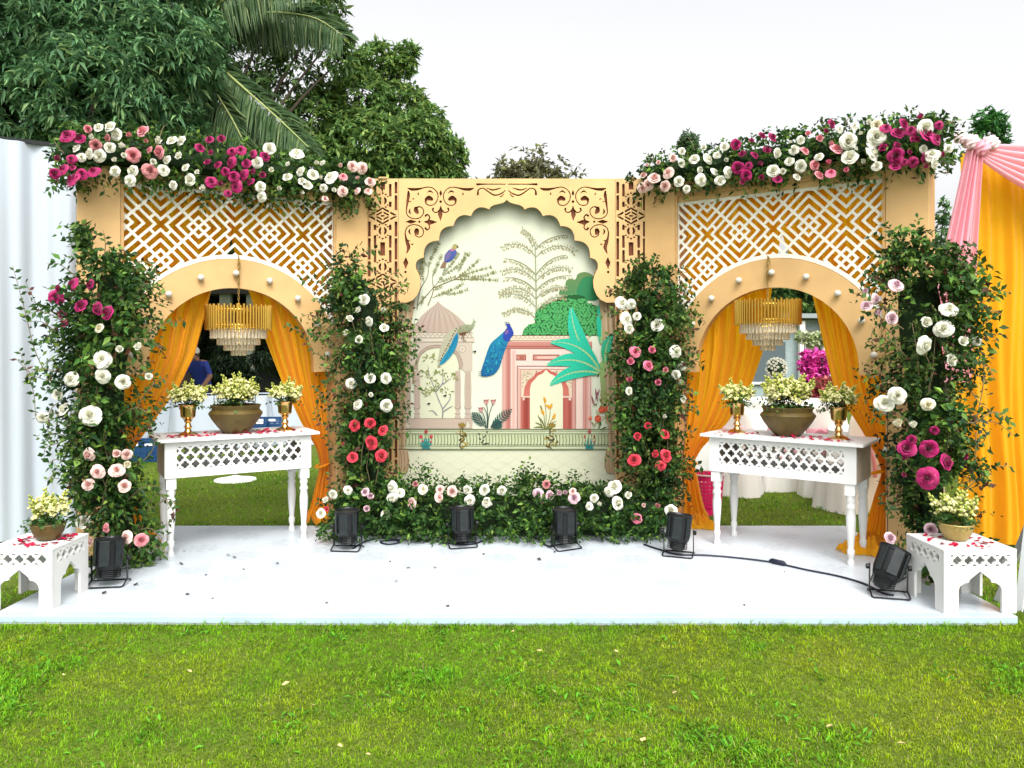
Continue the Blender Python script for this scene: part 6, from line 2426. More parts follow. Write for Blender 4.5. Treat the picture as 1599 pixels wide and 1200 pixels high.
bouquet('wide bouquet of pale green blooms in the big bowl on the left table', b1 + Vector((0, 0, .19)), 0.21, 0.17, 30, 46, 51)
bouquet('wide bouquet of pale green blooms in the big bowl on the right table', b2 + Vector((0, 0, .19)), 0.22, 0.19, 26, 70, 52)
gl = ['small pale bouquet in the goblet left of the bowl on the left table', 'small pale bouquet in the goblet right of the bowl on the left table', 'small pale bouquet in the goblet left of the bowl on the right table', 'small pale bouquet in the goblet right of the bowl on the right table']
for i, ((p, _), lab) in enumerate(zip(g, gl)):
    bouquet(lab, p + Vector((0, 0, .20)), 0.135, 0.15, 15, 34, 60 + i, .9)
bouquet('bouquet of yellow green spikes in the bowl on the left stool', s1 + Vector((0, 0, .085)), 0.13, 0.15, 10, 48, 71, 1.0, 1.0)
bouquet('bouquet of cream spikes in the bowl on the right stool', s2 + Vector((0, 0, .085)), 0.13, 0.155, 12, 48, 72, 1.0, 1.0)


# ------------------------------------------------------------------ loose petals and fallen leaves
def petals(label, pts, name='rose_petals', m=None, size=.022, parent=None):
    rng = np.random.default_rng(len(pts))
    n = len(pts)
    pts = np.array(pts)
    a = rng.uniform(0, 2 * PI, n)
    d = np.stack([np.cos(a), np.sin(a), rng.uniform(0, .45, n)], 1)
    nn = np.tile(np.array((0, 0, 1.0)), (n, 1)) + rng.normal(size=(n, 3)) * .2
    L = size * rng.uniform(.9, 2.0, n)
    V, Fq = leaf_arrays(pts, d, nn, L, L * .9, 0)
    V[:, 2] = np.maximum(V[:, 2], np.repeat(pts[:, 2], 5))
    o = fast(name, V, Fq, m or M_petal, parent, kind='stuff')
    tag(o, label, 'petals')
    return o


rng = np.random.default_rng(5)


def tab_petals(T, spans, n):
    out = []
    for _ in range(n):
        u0, u1 = spans[rng.integers(0, len(spans))]
        p = tpt(T, rng.uniform(u0, u1), rng.normal() * .07 - .09, TH_ + .0025)
        out.append(tuple(p))
    return out


petals('scattered dark red petals on the left console table', tab_petals(LT, [(-.52, -.3), (-.3, .0), (0, .25), (.1, .48)], 130))
petals('scattered dark red petals on the right console table', tab_petals(RT, [(-.5, -.2), (-.5, .1), (.0, .45), (.1, .5)], 110))
petals('dark red petals round the bowl on the left stool', [(s1.x + .11 * math.cos(a) * q, s1.y - .03 + .12 * math.sin(a) * q, .3545) for a, q in zip(rng.uniform(0, 6.28, 75), rng.uniform(.75, 1.35, 75)) if s1.y - .03 + .12 * math.sin(a) * q < 4.80])
petals('crimson petals round the bowl on the right stool', [(s2.x + .14 * math.cos(a) * q, s2.y - .03 + .13 * math.sin(a) * q, .3665) for a, q in zip(rng.uniform(0, 6.28, 46), rng.uniform(.7, 1.35, 46)) if s2.y - .03 + .13 * math.sin(a) * q < 4.75])
fl = [G(px, py, .003) for px, py in ((290, 861), (287, 881), (290, 929), (608, 878), (641, 886), (678, 886), (160, 928), (210, 915), (1225, 893), (846, 875), (1165, 946), (868, 863), (508, 942), (703, 947), (322, 899), (382, 890), (437, 880), (576, 860), (758, 865), (620, 907), (330, 935), (360, 867), (370, 871))]
petals('a few dark petals and leaf bits fallen on the white stage floor', [tuple(p) for p in fl], 'fallen_leaves', mat('fallen_bits', (0.035, 0.02, 0.02), 0.6), .02)
lv = [G(px, py, LAWN_Z + .035) for px, py in ((660, 1028), (800, 985), (965, 1018), (1050, 1083), (536, 1165), (1002, 1158), (720, 998), (100, 1055), (300, 1050), (1290, 1135), (490, 1100), (840, 1015), (580, 1178), (1400, 1160), (440, 1070))]
petals('dry yellow leaves lying in the front lawn grass', [tuple(p) for p in lv], 'fallen_leaves', mat('dry_leaf', (0.55, 0.42, 0.2), 0.7), .02)
rp = [G(380, 968, LAWN_Z + .03), G(383, 967, LAWN_Z + .03)]
petals('red petals lying in the grass by the stage edge', [tuple(p) for p in rp])

# ------------------------------------------------------------------ grass
def vnoise(x, y, s, seed):
    rng = np.random.default_rng(seed)
    T = rng.random((256, 256))
    x, y = x * s, y * s
    i, j = np.floor(x).astype(int), np.floor(y).astype(int)
    fx, fy = x - i, y - j
    fx, fy = fx * fx * (3 - 2 * fx), fy * fy * (3 - 2 * fy)
    a, b, c, d = T[i % 256, j % 256], T[(i + 1) % 256, j % 256], T[i % 256, (j + 1) % 256], T[(i + 1) % 256, (j + 1) % 256]
    return (a * (1 - fx) + b * fx) * (1 - fy) + (c * (1 - fx) + d * fx) * fy


def grass(name, label, n, x0, x1, y0, y1, hgt, wid, seed, avoid=None, power=1.0):
    rng = np.random.default_rng(seed)
    x = rng.uniform(x0, x1, n)
    y = y0 + (y1 - y0) * rng.random(n) ** power
    if avoid is not None:
        k = ~avoid(x, y)
        x, y = x[k], y[k]
    n = len(x)
    patch = 0.6 * vnoise(x, y, 1.7, 1) + 0.4 * vnoise(x, y, 5.5, 2)        # coarse green turf patches
    dry = 0.55 * vnoise(x, y, .9, 3) + 0.45 * vnoise(x, y, 4.2, 4)
    lush = np.clip((patch - .5) * 4, 0, 1)
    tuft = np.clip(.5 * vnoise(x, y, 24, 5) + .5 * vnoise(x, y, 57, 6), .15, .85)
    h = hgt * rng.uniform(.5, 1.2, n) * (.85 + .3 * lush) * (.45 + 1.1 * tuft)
    wd = wid * rng.uniform(.7, 1.3, n) * (.85 + .5 * lush)
    a = rng.uniform(0, 2 * PI, n)
    lean = rng.uniform(.25, 1.25, n)
    dx, dy = np.cos(a), np.sin(a)
    base = np.stack([x, y, np.full(n, LAWN_Z - .002)], 1)
    side = np.stack([-dy, dx, np.zeros(n)], 1) * wd[:, None] / 2
    mid = base + np.stack([dx * h * lean * .4, dy * h * lean * .4, h * .62], 1)
    tip = base + np.stack([dx * h * lean, dy * h * lean, h * (1.05 - .3 * lean)], 1)
    V = np.stack([base - side, base + side, mid + side * .8, mid - side * .8, tip], 1).reshape(-1, 3)
    i = np.arange(n)[:, None] * 5
    F = np.concatenate([i + [0, 1, 2], i + [0, 2, 3], i + [3, 2, 4]], 0)
    ga, gb, gc = np.array((0.130, 0.285, 0.008)), np.array((0.245, 0.315, 0.008)), np.array((0.092, 0.29, 0.014))
    q = np.clip((dry - .40) * 2.0 + .5 * np.exp(-((x - 2.3) / .9) ** 2 - ((y - 3.1) / .6) ** 2), 0, 1)[:, None]
    c = ga * (1 - q) + gb * q
    c = c * (1 - lush[:, None] * .6) + gc * lush[:, None] * .6
    straw = rng.random(n) < .035 + .07 * q[:, 0]
    c[straw] = np.array((0.33, 0.29, 0.11)) * rng.uniform(.6, 1.1, (straw.sum(), 1))
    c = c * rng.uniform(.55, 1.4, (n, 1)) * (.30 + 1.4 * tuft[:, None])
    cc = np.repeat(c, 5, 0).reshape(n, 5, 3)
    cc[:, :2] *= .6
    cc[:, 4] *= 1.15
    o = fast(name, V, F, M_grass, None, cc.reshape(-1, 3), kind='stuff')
    tag(o, label, 'grass')
    return o


on_floor = lambda x, y: (x > FX0 - .01) & (x < FX1 + .01) & (y > FY0 - .012) & (y < FY1 + .005)
grass('grass', 'short green lawn grass in front of the white stage', 330000, -4.3, 4.3, 2.5, 4.36, .020, .0031, 81, on_floor)
grass('grass', 'lawn grass at the sides of the stage and behind it', 100000, -6.0, 7.0, 4.3, 11.0, .032, .006, 82, on_floor, 1.3)
grass('grass', 'longer grass tips leaning on the front edge of the stage', 1500, -3.2, 3.1, 4.21, 4.31, .050, .0045, 84)
# little broad-leaved weeds in the front lawn
rng = np.random.default_rng(83)
n = 9000
x, y = rng.uniform(-3.2, 3.2, n), rng.uniform(2.6, 4.27, n)
k = (.6 * vnoise(x, y, 1.7, 1) + .4 * vnoise(x, y, 5.5, 2)) + rng.normal(size=n) * .12 > .62
x, y = x[k], y[k]
n = len(x)
a = rng.uniform(0, 6.28, n)
d = np.stack([np.cos(a), np.sin(a), rng.uniform(.15, .9, n)], 1)
L = rng.uniform(.022, .05, n)
V, Fq = leaf_arrays(np.stack([x, y, np.full(n, LAWN_Z + .008)], 1), d, np.tile(np.array((0, 0, 1.0)), (n, 1)) + rng.normal(size=(n, 3)) * .2, L, L * .28, .15)
c = np.array((0.085, .25, .02)) * rng.uniform(.6, 1.5, (n, 1))
o = fast('lawn_weeds', V, Fq, M_grass, None, np.repeat(c, 5, 0), kind='stuff')
tag(o, 'bright coarse grass tufts scattered over the front lawn', 'grass')


# ------------------------------------------------------------------ trees
def tree(name, label, base, clumps, seed, n_ros=2600, lsize=.17, ratio=.27, cols=None, group='trees behind the stage', trunk_r=.22, ros=9, droop=.35, m=None, pl=.2, limb_from=.35, loose=False):
    t = thing(name, label, 'tree', base, 0.0, group)
    rng = np.random.default_rng(seed)
    cl = np.array(clumps, float)                   # x,y,z,r world
    vol = cl[:, 3] ** 2
    pick = rng.choice(len(cl), n_ros, p=vol / vol.sum())
    dirs = unit(rng.normal(size=(n_ros, 3)))
    # lumpy surface with gaps
    rad = cl[pick, 3] * (rng.uniform(.25, 1.45, n_ros) if loose else rng.uniform(.55, 1.0, n_ros) ** .6)
    P0 = cl[pick, :3] + dirs * rad[:, None] * np.array((1, 1, .85)) - np.array(base)
    ax = unit(dirs * .7 + np.array((0, 0, .5)) + rng.normal(size=(n_ros, 3)) * .35)
    # rosette of leaves round each twig tip
    a = rng.uniform(0, 2 * PI, (n_ros, ros))
    s1_ = unit(np.cross(ax, rng.normal(size=(n_ros, 3))))
    s2_ = np.cross(ax, s1_)
    el = rng.uniform(-.3, .8, (n_ros, ros))
    D = (s1_[:, None] * np.cos(a)[..., None] + s2_[:, None] * np.sin(a)[..., None]) * np.cos(el)[..., None] + ax[:, None] * np.sin(el)[..., None]
    D = D + np.array((0, 0, -droop * .8))
    D = unit(D.reshape(-1, 3))
    pos = (P0[:, None, :] + ax[:, None, :] * rng.uniform(-.5, .1, (n_ros, ros, 1)) * lsize).reshape(-1, 3)
    N = unit(np.cross(np.cross(D, np.tile(np.array((0, 0, 1.0)), (len(D), 1)) + rng.normal(size=D.shape) * .4), D))
    L = lsize * rng.uniform(.6, 1.25, len(D))
    V, Fq = leaf_arrays(pos, D, N, L, L * ratio, droop * .5)
    cc = leaf_cols(len(D), rng, pl=pl, **(cols or dict(dark=(0.020, .045, .018), mid=(.045, .095, .032), light=(.11, .165, .05))))
    tint = np.repeat(rng.uniform(.65, 1.4, n_ros), ros * 5)[:, None]
    fast('crown', V, Fq, m or M_tleaf, t, cc * tint, kind='stuff')
    # trunk and limbs
    mb = MB()
    top = cl[:, :3].mean(0) - np.array(base)
    fork = Vector((top[0] * .3, top[1] * .3, max(.8, top[2] * limb_from)))
    mb.tube(catmull([(0, 0, -.05), (fork.x * .4 + .05, fork.y * .4, fork.z * .5), tuple(fork)], 5), list(np.linspace(trunk_r * 1.2, trunk_r * .75, 11)), 9)
    for c_ in cl:
        e = Vector(c_[:3] - np.array(base))
        mid = fork.lerp(e, .5) + Vector((0, 0, .12 * (e - fork).length)) + Vector(rng.normal(size=3) * .1)
        pts = catmull([tuple(fork), tuple(mid), tuple(e)], 5)
        mb.tube(pts, list(np.linspace(trunk_r * .5, trunk_r * .08, len(pts))), 6)
    mb.build('trunk', M_bark, t, smooth=True)
    return t


def pc(px, py, Y, rpx):
    p = P(px, py, Y)
    return (p.x, p.y, p.z, rpx * Y / FPX)


cA = [pc(x, y, Y, r) for x, y, Y, r in ((-60, 40, 11, 150), (60, 60, 10.6, 120), (170, 40, 11, 110), (250, 90, 10.8, 95), (40, 170, 10.5, 110), (150, 150, 10.2, 110), (240, 190, 10.8, 85), (-100, 200, 11, 130), (120, -40, 11.5, 130), (250, -20, 11.6, 100), (-120, 360, 11, 150), (60, 300, 11, 120), (200, 330, 11.2, 110), (310, 60, 11.5, 55))]
tree('mango_tree', 'big dark mango tree with drooping leaves behind the white cloth wall', (-6.2, 11.2, LAWN_Z), cA, 91, 8000, .175, .25, ros=9, droop=.5, trunk_r=.3, cols=dict(dark=(0.048, .12, .055), mid=(.125, .25, .10), light=(.27, .39, .15)), pl=.16)
cB = [pc(x, y, Y, r) for x, y, Y, r in ((330, -10, 17, 120), (440, 0, 17, 95), (505, 20, 17, 45), (520, 60, 17, 36), (380, 90, 17.5, 70), (450, 120, 17.5, 60), (330, 160, 17, 75), (300, 230, 16.5, 90), (400, 250, 17, 80), (530, 95, 17, 28), (340, 330, 17, 110))]
tree('tall_tree', 'tall thin-leaved tree with sky gaps behind the palm fronds', (-7.4, 17.0, LAWN_Z), cB, 92, 2500, .20, .34, ros=8, droop=.25, cols=dict(dark=(0.045, .09, .035), mid=(.11, .19, .055), light=(.25, .33, .08)), trunk_r=.15)
cC = [pc(x, y, Y, r) for x, y, Y, r in ((590, 100, 19, 42), (625, 100, 19, 26), (560, 160, 18.5, 60), (625, 165, 19, 46), (500, 190, 18, 60), (570, 240, 18, 80), (650, 225, 18.5, 60), (670, 190, 19, 34), (695, 245, 19, 38), (470, 270, 18, 90), (690, 290, 19, 46), (600, 320, 18.5, 100), (636, 80, 19, 18), (560, 110, 19, 26))]
tree('bushy_tree', 'round bushy green tree behind the left end of the mural', (-3.6, 18.6, LAWN_Z), cC, 93, 5200, .19, .36, ros=8, droop=.2, cols=dict(dark=(0.06, .13, .04), mid=(.15, .26, .065), light=(.34, .43, .11)), pl=.26, trunk_r=.16)
cD = [pc(x, y, Y, r) for x, y, Y, r in ((800, 272, 34, 22), (826, 264, 34, 20), (846, 262, 34, 18), (866, 274, 34, 20), (780, 284, 34, 18), (830, 300, 34, 60), (885, 284, 34, 14))]
tree('distant_tree', 'far brownish tree top showing over the middle of the mural panel', (0.8, 34, LAWN_Z), cD, 94, 700, .30, .42, loose=True, ros=6, droop=.15, cols=dict(dark=(0.09, .095, .05), mid=(.18, .17, .085), light=(.28, .29, .10)), trunk_r=.2)
cE = [pc(x, y, Y, r) for x, y, Y, r in ((1076, 218, 30, 11), (1070, 224, 30, 8), (1082, 224, 30, 8), (1076, 236, 30, 7))]
tree('slender_tree', 'small round tree top peeking above the right garland', (P(1076, 240, 30).x, 30, LAWN_Z), cE, 95, 150, .22, .42, cols=dict(dark=(.06, .11, .06), mid=(.12, .19, .09), light=(.2, .28, .1)), loose=True, ros=6, droop=.1, trunk_r=.07, limb_from=.9)
cF = [pc(x, y, Y, r) for x, y, Y, r in ((1545, 188, 24, 17), (1535, 198, 24, 13), (1560, 205, 24, 12), (1556, 185, 24, 12), (1522, 212, 24, 9), (1570, 220, 24, 8))]
tree('slender_tree', 'small tree on a thin stem above the pink swag', (P(1548, 240, 24).x, 24, LAWN_Z), cF, 96, 210, .20, .42, loose=True, ros=6, droop=.1, trunk_r=.06, limb_from=.9, cols=dict(dark=(.03, .11, .035), mid=(.07, .22, .05), light=(.14, .34, .08)))
cG = [pc(x, y, Y, r) for x, y, Y, r in ((1474, 345, 22, 16), (1470, 370, 22, 20), (1480, 395, 22, 26), (1474, 430, 22, 36), (1480, 480, 22, 50), (1476, 322, 22, 8))]
tree('slender_tree', 'green tree in the gap between the right wing and the pink tail', (P(1476, 430, 22).x, 22, LAWN_Z), cG, 97, 480, .20, .40, cols=dict(dark=(.04, .10, .04), mid=(.09, .18, .06), light=(.2, .3, .09)), loose=True, ros=6, droop=.15, trunk_r=.1)
# trees filling the view through the arches
cH = [pc(x, y, Y, r) for x, y, Y, r in ((250, 500, 21, 120), (360, 480, 21, 110), (430, 500, 21, 110), (300, 420, 21, 110), (420, 400, 21, 120), (520, 460, 21, 120))]
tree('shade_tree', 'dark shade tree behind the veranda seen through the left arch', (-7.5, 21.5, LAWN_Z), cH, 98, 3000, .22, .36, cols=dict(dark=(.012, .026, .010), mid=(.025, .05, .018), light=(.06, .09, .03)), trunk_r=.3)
cI = [pc(x, y, Y, r) for x, y, Y, r in ((1180, 455, 19, 70), (1260, 450, 19, 75), (1310, 480, 19, 70), (1220, 500, 19.5, 40), (1340, 540, 19, 60), (1120, 470, 19.5, 80), (1285, 520, 18.5, 40))]
tree('leafy_tree', 'bright leafy tree above the grey hut in the right arch', (7.5, 19.3, LAWN_Z), cI, 99, 2600, .20, .38, cols=dict(dark=(.025, .06, .02), mid=(.06, .13, .03), light=(.2, .3, .07)), trunk_r=.2)


# coconut palm whose fronds hang into the picture
def palm():
    base = Vector((-6.15, 12.6, LAWN_Z))
    t = thing('coconut_palm', 'coconut palm with long fronds arching in front of the tall trees', 'palm tree', base, 0.0, 'trees behind the stage')
    crown = P(300, 60, 12.2) - base
    mb = MB()
    mb.tube(catmull([(0, 0, 0), (crown.x * .3, crown.y * .3 + .1, crown.z * .5), tuple(crown)], 8), list(np.linspace(.17, .11, 17)), 10)
    mb.build('trunk', M_bark, t, smooth=True)
    rng = np.random.default_rng(77)
    fronds = [([(300, 60), (360, 28), (430, 20), (490, 28), (535, 55)], .62, -1), ([(300, 60), (350, 110), (395, 150), (440, 190), (484, 232)], .55, 1), ([(300, 60), (330, 130), (365, 190), (390, 240)], .5, 1), ([(300, 60), (320, 10), (350, -30), (400, -60)], .55, 1),
              ([(300, 60), (310, 0), (290, -60), (260, -100)], .6, 1), ([(300, 60), (240, 40), (180, 60), (130, 120)], .6, -1), ([(300, 60), (260, 120), (235, 180), (222, 240)], .5, 1), ([(300, 60), (350, 0), (420, -30), (490, -30)], .6, -1), ([(300, 60), (315, 150), (322, 220), (330, 270)], .5, 1)]
    for fi, (pts, ll, sg) in enumerate(fronds):
        dep = 12.2 - .35 * (fi % 3)
        w_ = [P(x, y, dep - .25 * i * (1 if fi % 2 else .4)) - base for i, (x, y) in enumerate(pts)]
        c = catmull([tuple(p) for p in w_], 16)
        rib = MB().tube(c, list(np.linspace(.028, .006, len(c))), 6).build('frond', mat('palm_rib', (.26, .31, .10), .6), t, smooth=True)
        pos, D, N, Ls = [], [], [], []
        for i in range(4, len(c) - 1):
            d = (c[i + 1] - c[i]).normalized()
            q = i / len(c)
            for h in (0, .33, .66):
                for s_ in (-1, 1):
                    p = c[i].lerp(c[i + 1], h)
                    side = d.cross(Vector((0, -1, .3))).normalized() * s_
                    dd = side * .55 + d * .35 + Vector((0, 0, -1.0 if side.z < 0.2 else -.35)) + Vector(rng.normal(size=3) * .08)
                    pos.append(tuple(p))
                    D.append(tuple(dd))
                    N.append(tuple(Vector((0, -1, .4)) + Vector(rng.normal(size=3) * .3)))
                    Ls.append(ll * (.45 + .55 * math.sin(PI * min(1, q * .9 + .12))) * rng.uniform(.85, 1.1))
        D = unit(np.array(D))
        V, Fq = leaf_arrays(np.array(pos), D, np.array(N), np.array(Ls), .032, .22)
        cc = leaf_cols(len(pos), rng, dark=(.06, .12, .05), mid=(.13, .215, .09), light=(.24, .31, .13), pl=.25)
        fast('leaflets', V, Fq, M_tleaf, rib, cc, kind='stuff')


palm()

# far treeline closing the horizon
rng = np.random.default_rng(66)
n = 26000
x = rng.uniform(-70, 70, n)
top = 3.2 + 1.2 * np.sin(x * .21) + .8 * np.sin(x * .63 + 1) + .5 * np.sin(x * 1.9)
z = top * rng.random(n) ** .7
y = 52 + rng.uniform(-3, 3, n)
D = unit(rng.normal(size=(n, 3)))
V, Fq = leaf_arrays(np.stack([x, y, z], 1), D, unit(rng.normal(size=(n, 3))), rng.uniform(.7, 1.3, n), rng.uniform(.4, .8, n), .1)
o = fast('far_treeline', V, Fq, M_tleaf, None, leaf_cols(n, rng, dark=(.02, .045, .02), mid=(.045, .09, .03), light=(.1, .15, .05)), kind='stuff')
tag(o, 'far line of green trees closing the garden', 'treeline')


# ------------------------------------------------------------------ behind the left arch
vr = thing('garden_house', 'dim veranda with pale posts behind the left arch', 'building', (-6.4, 19.0, LAWN_Z))
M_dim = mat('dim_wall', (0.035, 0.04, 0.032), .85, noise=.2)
M_pale = mat('pale_post', (0.26, 0.28, 0.22), .8, noise=.1)
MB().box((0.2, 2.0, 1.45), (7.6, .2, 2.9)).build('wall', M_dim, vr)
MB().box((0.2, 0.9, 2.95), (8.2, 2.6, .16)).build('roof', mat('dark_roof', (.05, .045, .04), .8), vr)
MB().box((0.2, 0.4, .06), (7.8, 1.6, .16)).build('plinth', M_pale, vr)
for x in (-3.4, -1.9, -.55, .05, 1.3, 2.6, 3.8):
    MB().box((x, -.2, 1.45), (.16 if x != -.55 else .26, .16, 2.84)).build('post', M_pale, vr)
for x in (-2.6, 0.6, 2.0):
    f = MB().box((x, 1.88, 1.2), (.9, .06, 2.1)).build('door', mat('dark_door', (.025, .022, .018), .5), vr)

cM = [pc(x, y, Y, r) for x, y, Y, r in ((345, 572, 15.5, 20), (372, 566, 15.5, 17), (330, 592, 15.6, 18), (405, 560, 15.8, 14), (352, 545, 15.6, 13), (380, 590, 15.5, 20))]
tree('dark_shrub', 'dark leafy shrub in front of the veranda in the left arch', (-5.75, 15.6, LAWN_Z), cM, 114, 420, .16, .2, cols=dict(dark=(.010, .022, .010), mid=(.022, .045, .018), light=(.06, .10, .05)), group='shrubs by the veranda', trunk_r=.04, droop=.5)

# banquet tables draped in white
def draped_table(label, loc, rz, L, Wd, h, seed, round_=False, m=None, group='white draped banquet tables'):
    t = thing('banquet_table', label, 'table', loc, rz, group)
    rng = np.random.default_rng(seed)
    n = 96
    pts = []
    for k in range(n):
        a = 2 * PI * k / n
        if round_:
            pts.append((L / 2 * math.cos(a), L / 2 * math.sin(a)))
        else:
            c, s = math.cos(a), math.sin(a)
            q = (abs(c) ** 6 + abs(s) ** 6) ** (-1 / 6)
            pts.append((L / 2 * c * q, Wd / 2 * s * q))
    V, F = [], []
    rows = 9
    for r in range(rows + 1):
        q = r / rows
        for k, (x, y) in enumerate(pts):
            f = 1 + q * (.05 + .045 * math.sin(k * 2 * PI * 16 / n + .6 * math.sin(k * .3)) + .02 * math.sin(k * .9))
            V.append((x * f, y * f, h - (h - .01) * q))
    for r in range(rows):
        for k in range(n):
            F.append((r * n + k, (r + 1) * n + k, (r + 1) * n + (k + 1) % n, r * n + (k + 1) % n))
    F = [tuple(f) for f in F]
    V.append((0, 0, h))
    top = [(len(V) - 1, k, (k + 1) % n) for k in range(n)]
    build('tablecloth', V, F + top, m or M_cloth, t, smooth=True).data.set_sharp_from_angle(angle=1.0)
    MB().box((0, 0, h - .03), (L * .9 if not round_ else L * .66, Wd * .9 if not round_ else L * .66, .03)).build('tabletop', M_tan, t)
    return t


for (px, Y, L, lab) in ((262, 12.6, 1.7, 'long table under white cloth, leftmost seen through the left arch'), (352, 12.4, 1.5, 'long table under white cloth behind the big bowl in the left arch'), (452, 12.8, 1.6, 'long table under white cloth at the right edge of the left arch')):
    p = P(px, 545, Y)
    draped_table(lab, (p.x, Y, LAWN_Z), .05, L, .8, .80, int(px))


def crate(label, loc, d, rz):
    t = thing('plastic_crate', label, 'crate', loc, rz, 'blue plastic crates behind the stage')
    w_, dp, h = d
    th = .018
    for s in (-1, 1):
        mb = MB()
        n = 5
        for k in range(n):
            mb.box((0, s * (dp / 2 - th / 2), h * (k + .5) / n), (w_, th, h / n * (.72 if k < n - 1 else .95)))
        for k in range(6):
            mb.box((-w_ / 2 + w_ * (k + .02) / 5.04 + .01, s * (dp / 2 + .004), h / 2), (.022, .012, h - .01))
        mb.build('side', M_crate, t)
        mb = MB()
        for k in range(n):
            mb.box((s * (w_ / 2 + th * .5 + .001), 0, h * (k + .5) / n), (th, dp + th, h / n * (.72 if k < n - 1 else .95)))
        mb.build('end', M_crate, t)
        MB().box((s * w_ * .22, -dp / 2 - .006, h * .80), (.10, .012, .03)).build('handle_slot', M_cloth2, t)
    MB().box((0, 0, .015), (w_ - .04, dp - .04, .02)).build('floor', M_crate, t)
    return t


p = G(228, 720, LAWN_Z)
crate('big blue plastic crate on the lawn left of the left table', (p.x, p.y, LAWN_Z), (.42, .3, .30), .1)
for px, Y, z, dd, lab in ((420, 11.6, .34, (.40, .28, .13), 'small blue crate beside the bowl, on the stool behind the left table'), (403, 11.4, .34, (.26, .2, .10), 'lower blue crate edge showing right behind the brass bowl')):
    p = P(px, 545, Y)
    crate(lab, (p.x, Y, z), dd, .05)
o = thing('low_bench', 'low white bench carrying blue crates behind the left table', 'bench', (P(412, 545, 11.5).x, 11.5, LAWN_Z))
MB().box((0, 0, .355), (.75, .55, .03)).build('seat', M_cloth2, o)
for sx in (-1, 1):
    for sy in (-1, 1):
        MB().box((sx * .34, sy * .24, .17), (.04, .04, .34)).build('leg', M_cloth2, o)

# pedestal fan
fx = G(368, 750, LAWN_Z)
fan = thing('pedestal_fan', 'pedestal fan on a round white foot, behind the left table', 'fan', (fx.x, fx.y, LAWN_Z), .3)
MB().lathe([(.0, .055), (.03, .055), (.045, .05), (.12, .028), (.235, .012), (.24, 0.0), (.0, 0.0)][::-1], 28).build('foot', M_cloth2, fan, smooth=True)
MB().tube([(0, 0, .05), (0, 0, .95)], .017, 10).build('pole', mat('fan_grey', (.25, .25, .24), .4, metal=.5), fan)
mb = MB()
cz, ry = .97, -.10
for r in np.linspace(.05, .23, 6):
    y = ry - .05 * math.cos(r / .23 * PI / 2)
    mb.tube([(r * math.cos(a), y, cz + r * math.sin(a)) for a in np.linspace(0, 2 * PI, 33)], 0.0018 if r < .22 else .005, 5, caps=False)
for a in np.linspace(0, 2 * PI, 29)[:-1]:
    mb.tube([(.05 * math.cos(a), ry - .05, cz + .05 * math.sin(a)), (.23 * math.cos(a), ry, cz + .23 * math.sin(a)), (.17 * math.cos(a), ry + .09, cz + .17 * math.sin(a)), (.06 * math.cos(a), ry + .10, cz + .06 * math.sin(a))], .0013, 4)
mb.build('cage', mat('cage_metal', (.13, .12, .10), .4, metal=.6), fan)
for k in range(3):
    a = 2 * PI * k / 3
    q = []
    for s_ in (-.05, .09):
        for r in (.05, .20):
            q.append((r * math.cos(a) - s_ * math.sin(a) * r / .2, ry + .03 + s_ * .3, cz + r * math.sin(a) + s_ * math.cos(a) * r / .2))
    build('blade', [q[0], q[1], q[3], q[2]], [(0, 1, 2, 3)], mat('fan_blade', (.18, .18, .17), .4), fan)
MB().lathe([(.0, -.08), (.05, -.08), (.065, -.03), (.07, .08), (.04, .12), (.0, .12)], 14, (0, ry + .11, cz), Matrix.Rotation(-PI / 2, 3, 'X')).build('motor', M_black, fan, smooth=True)


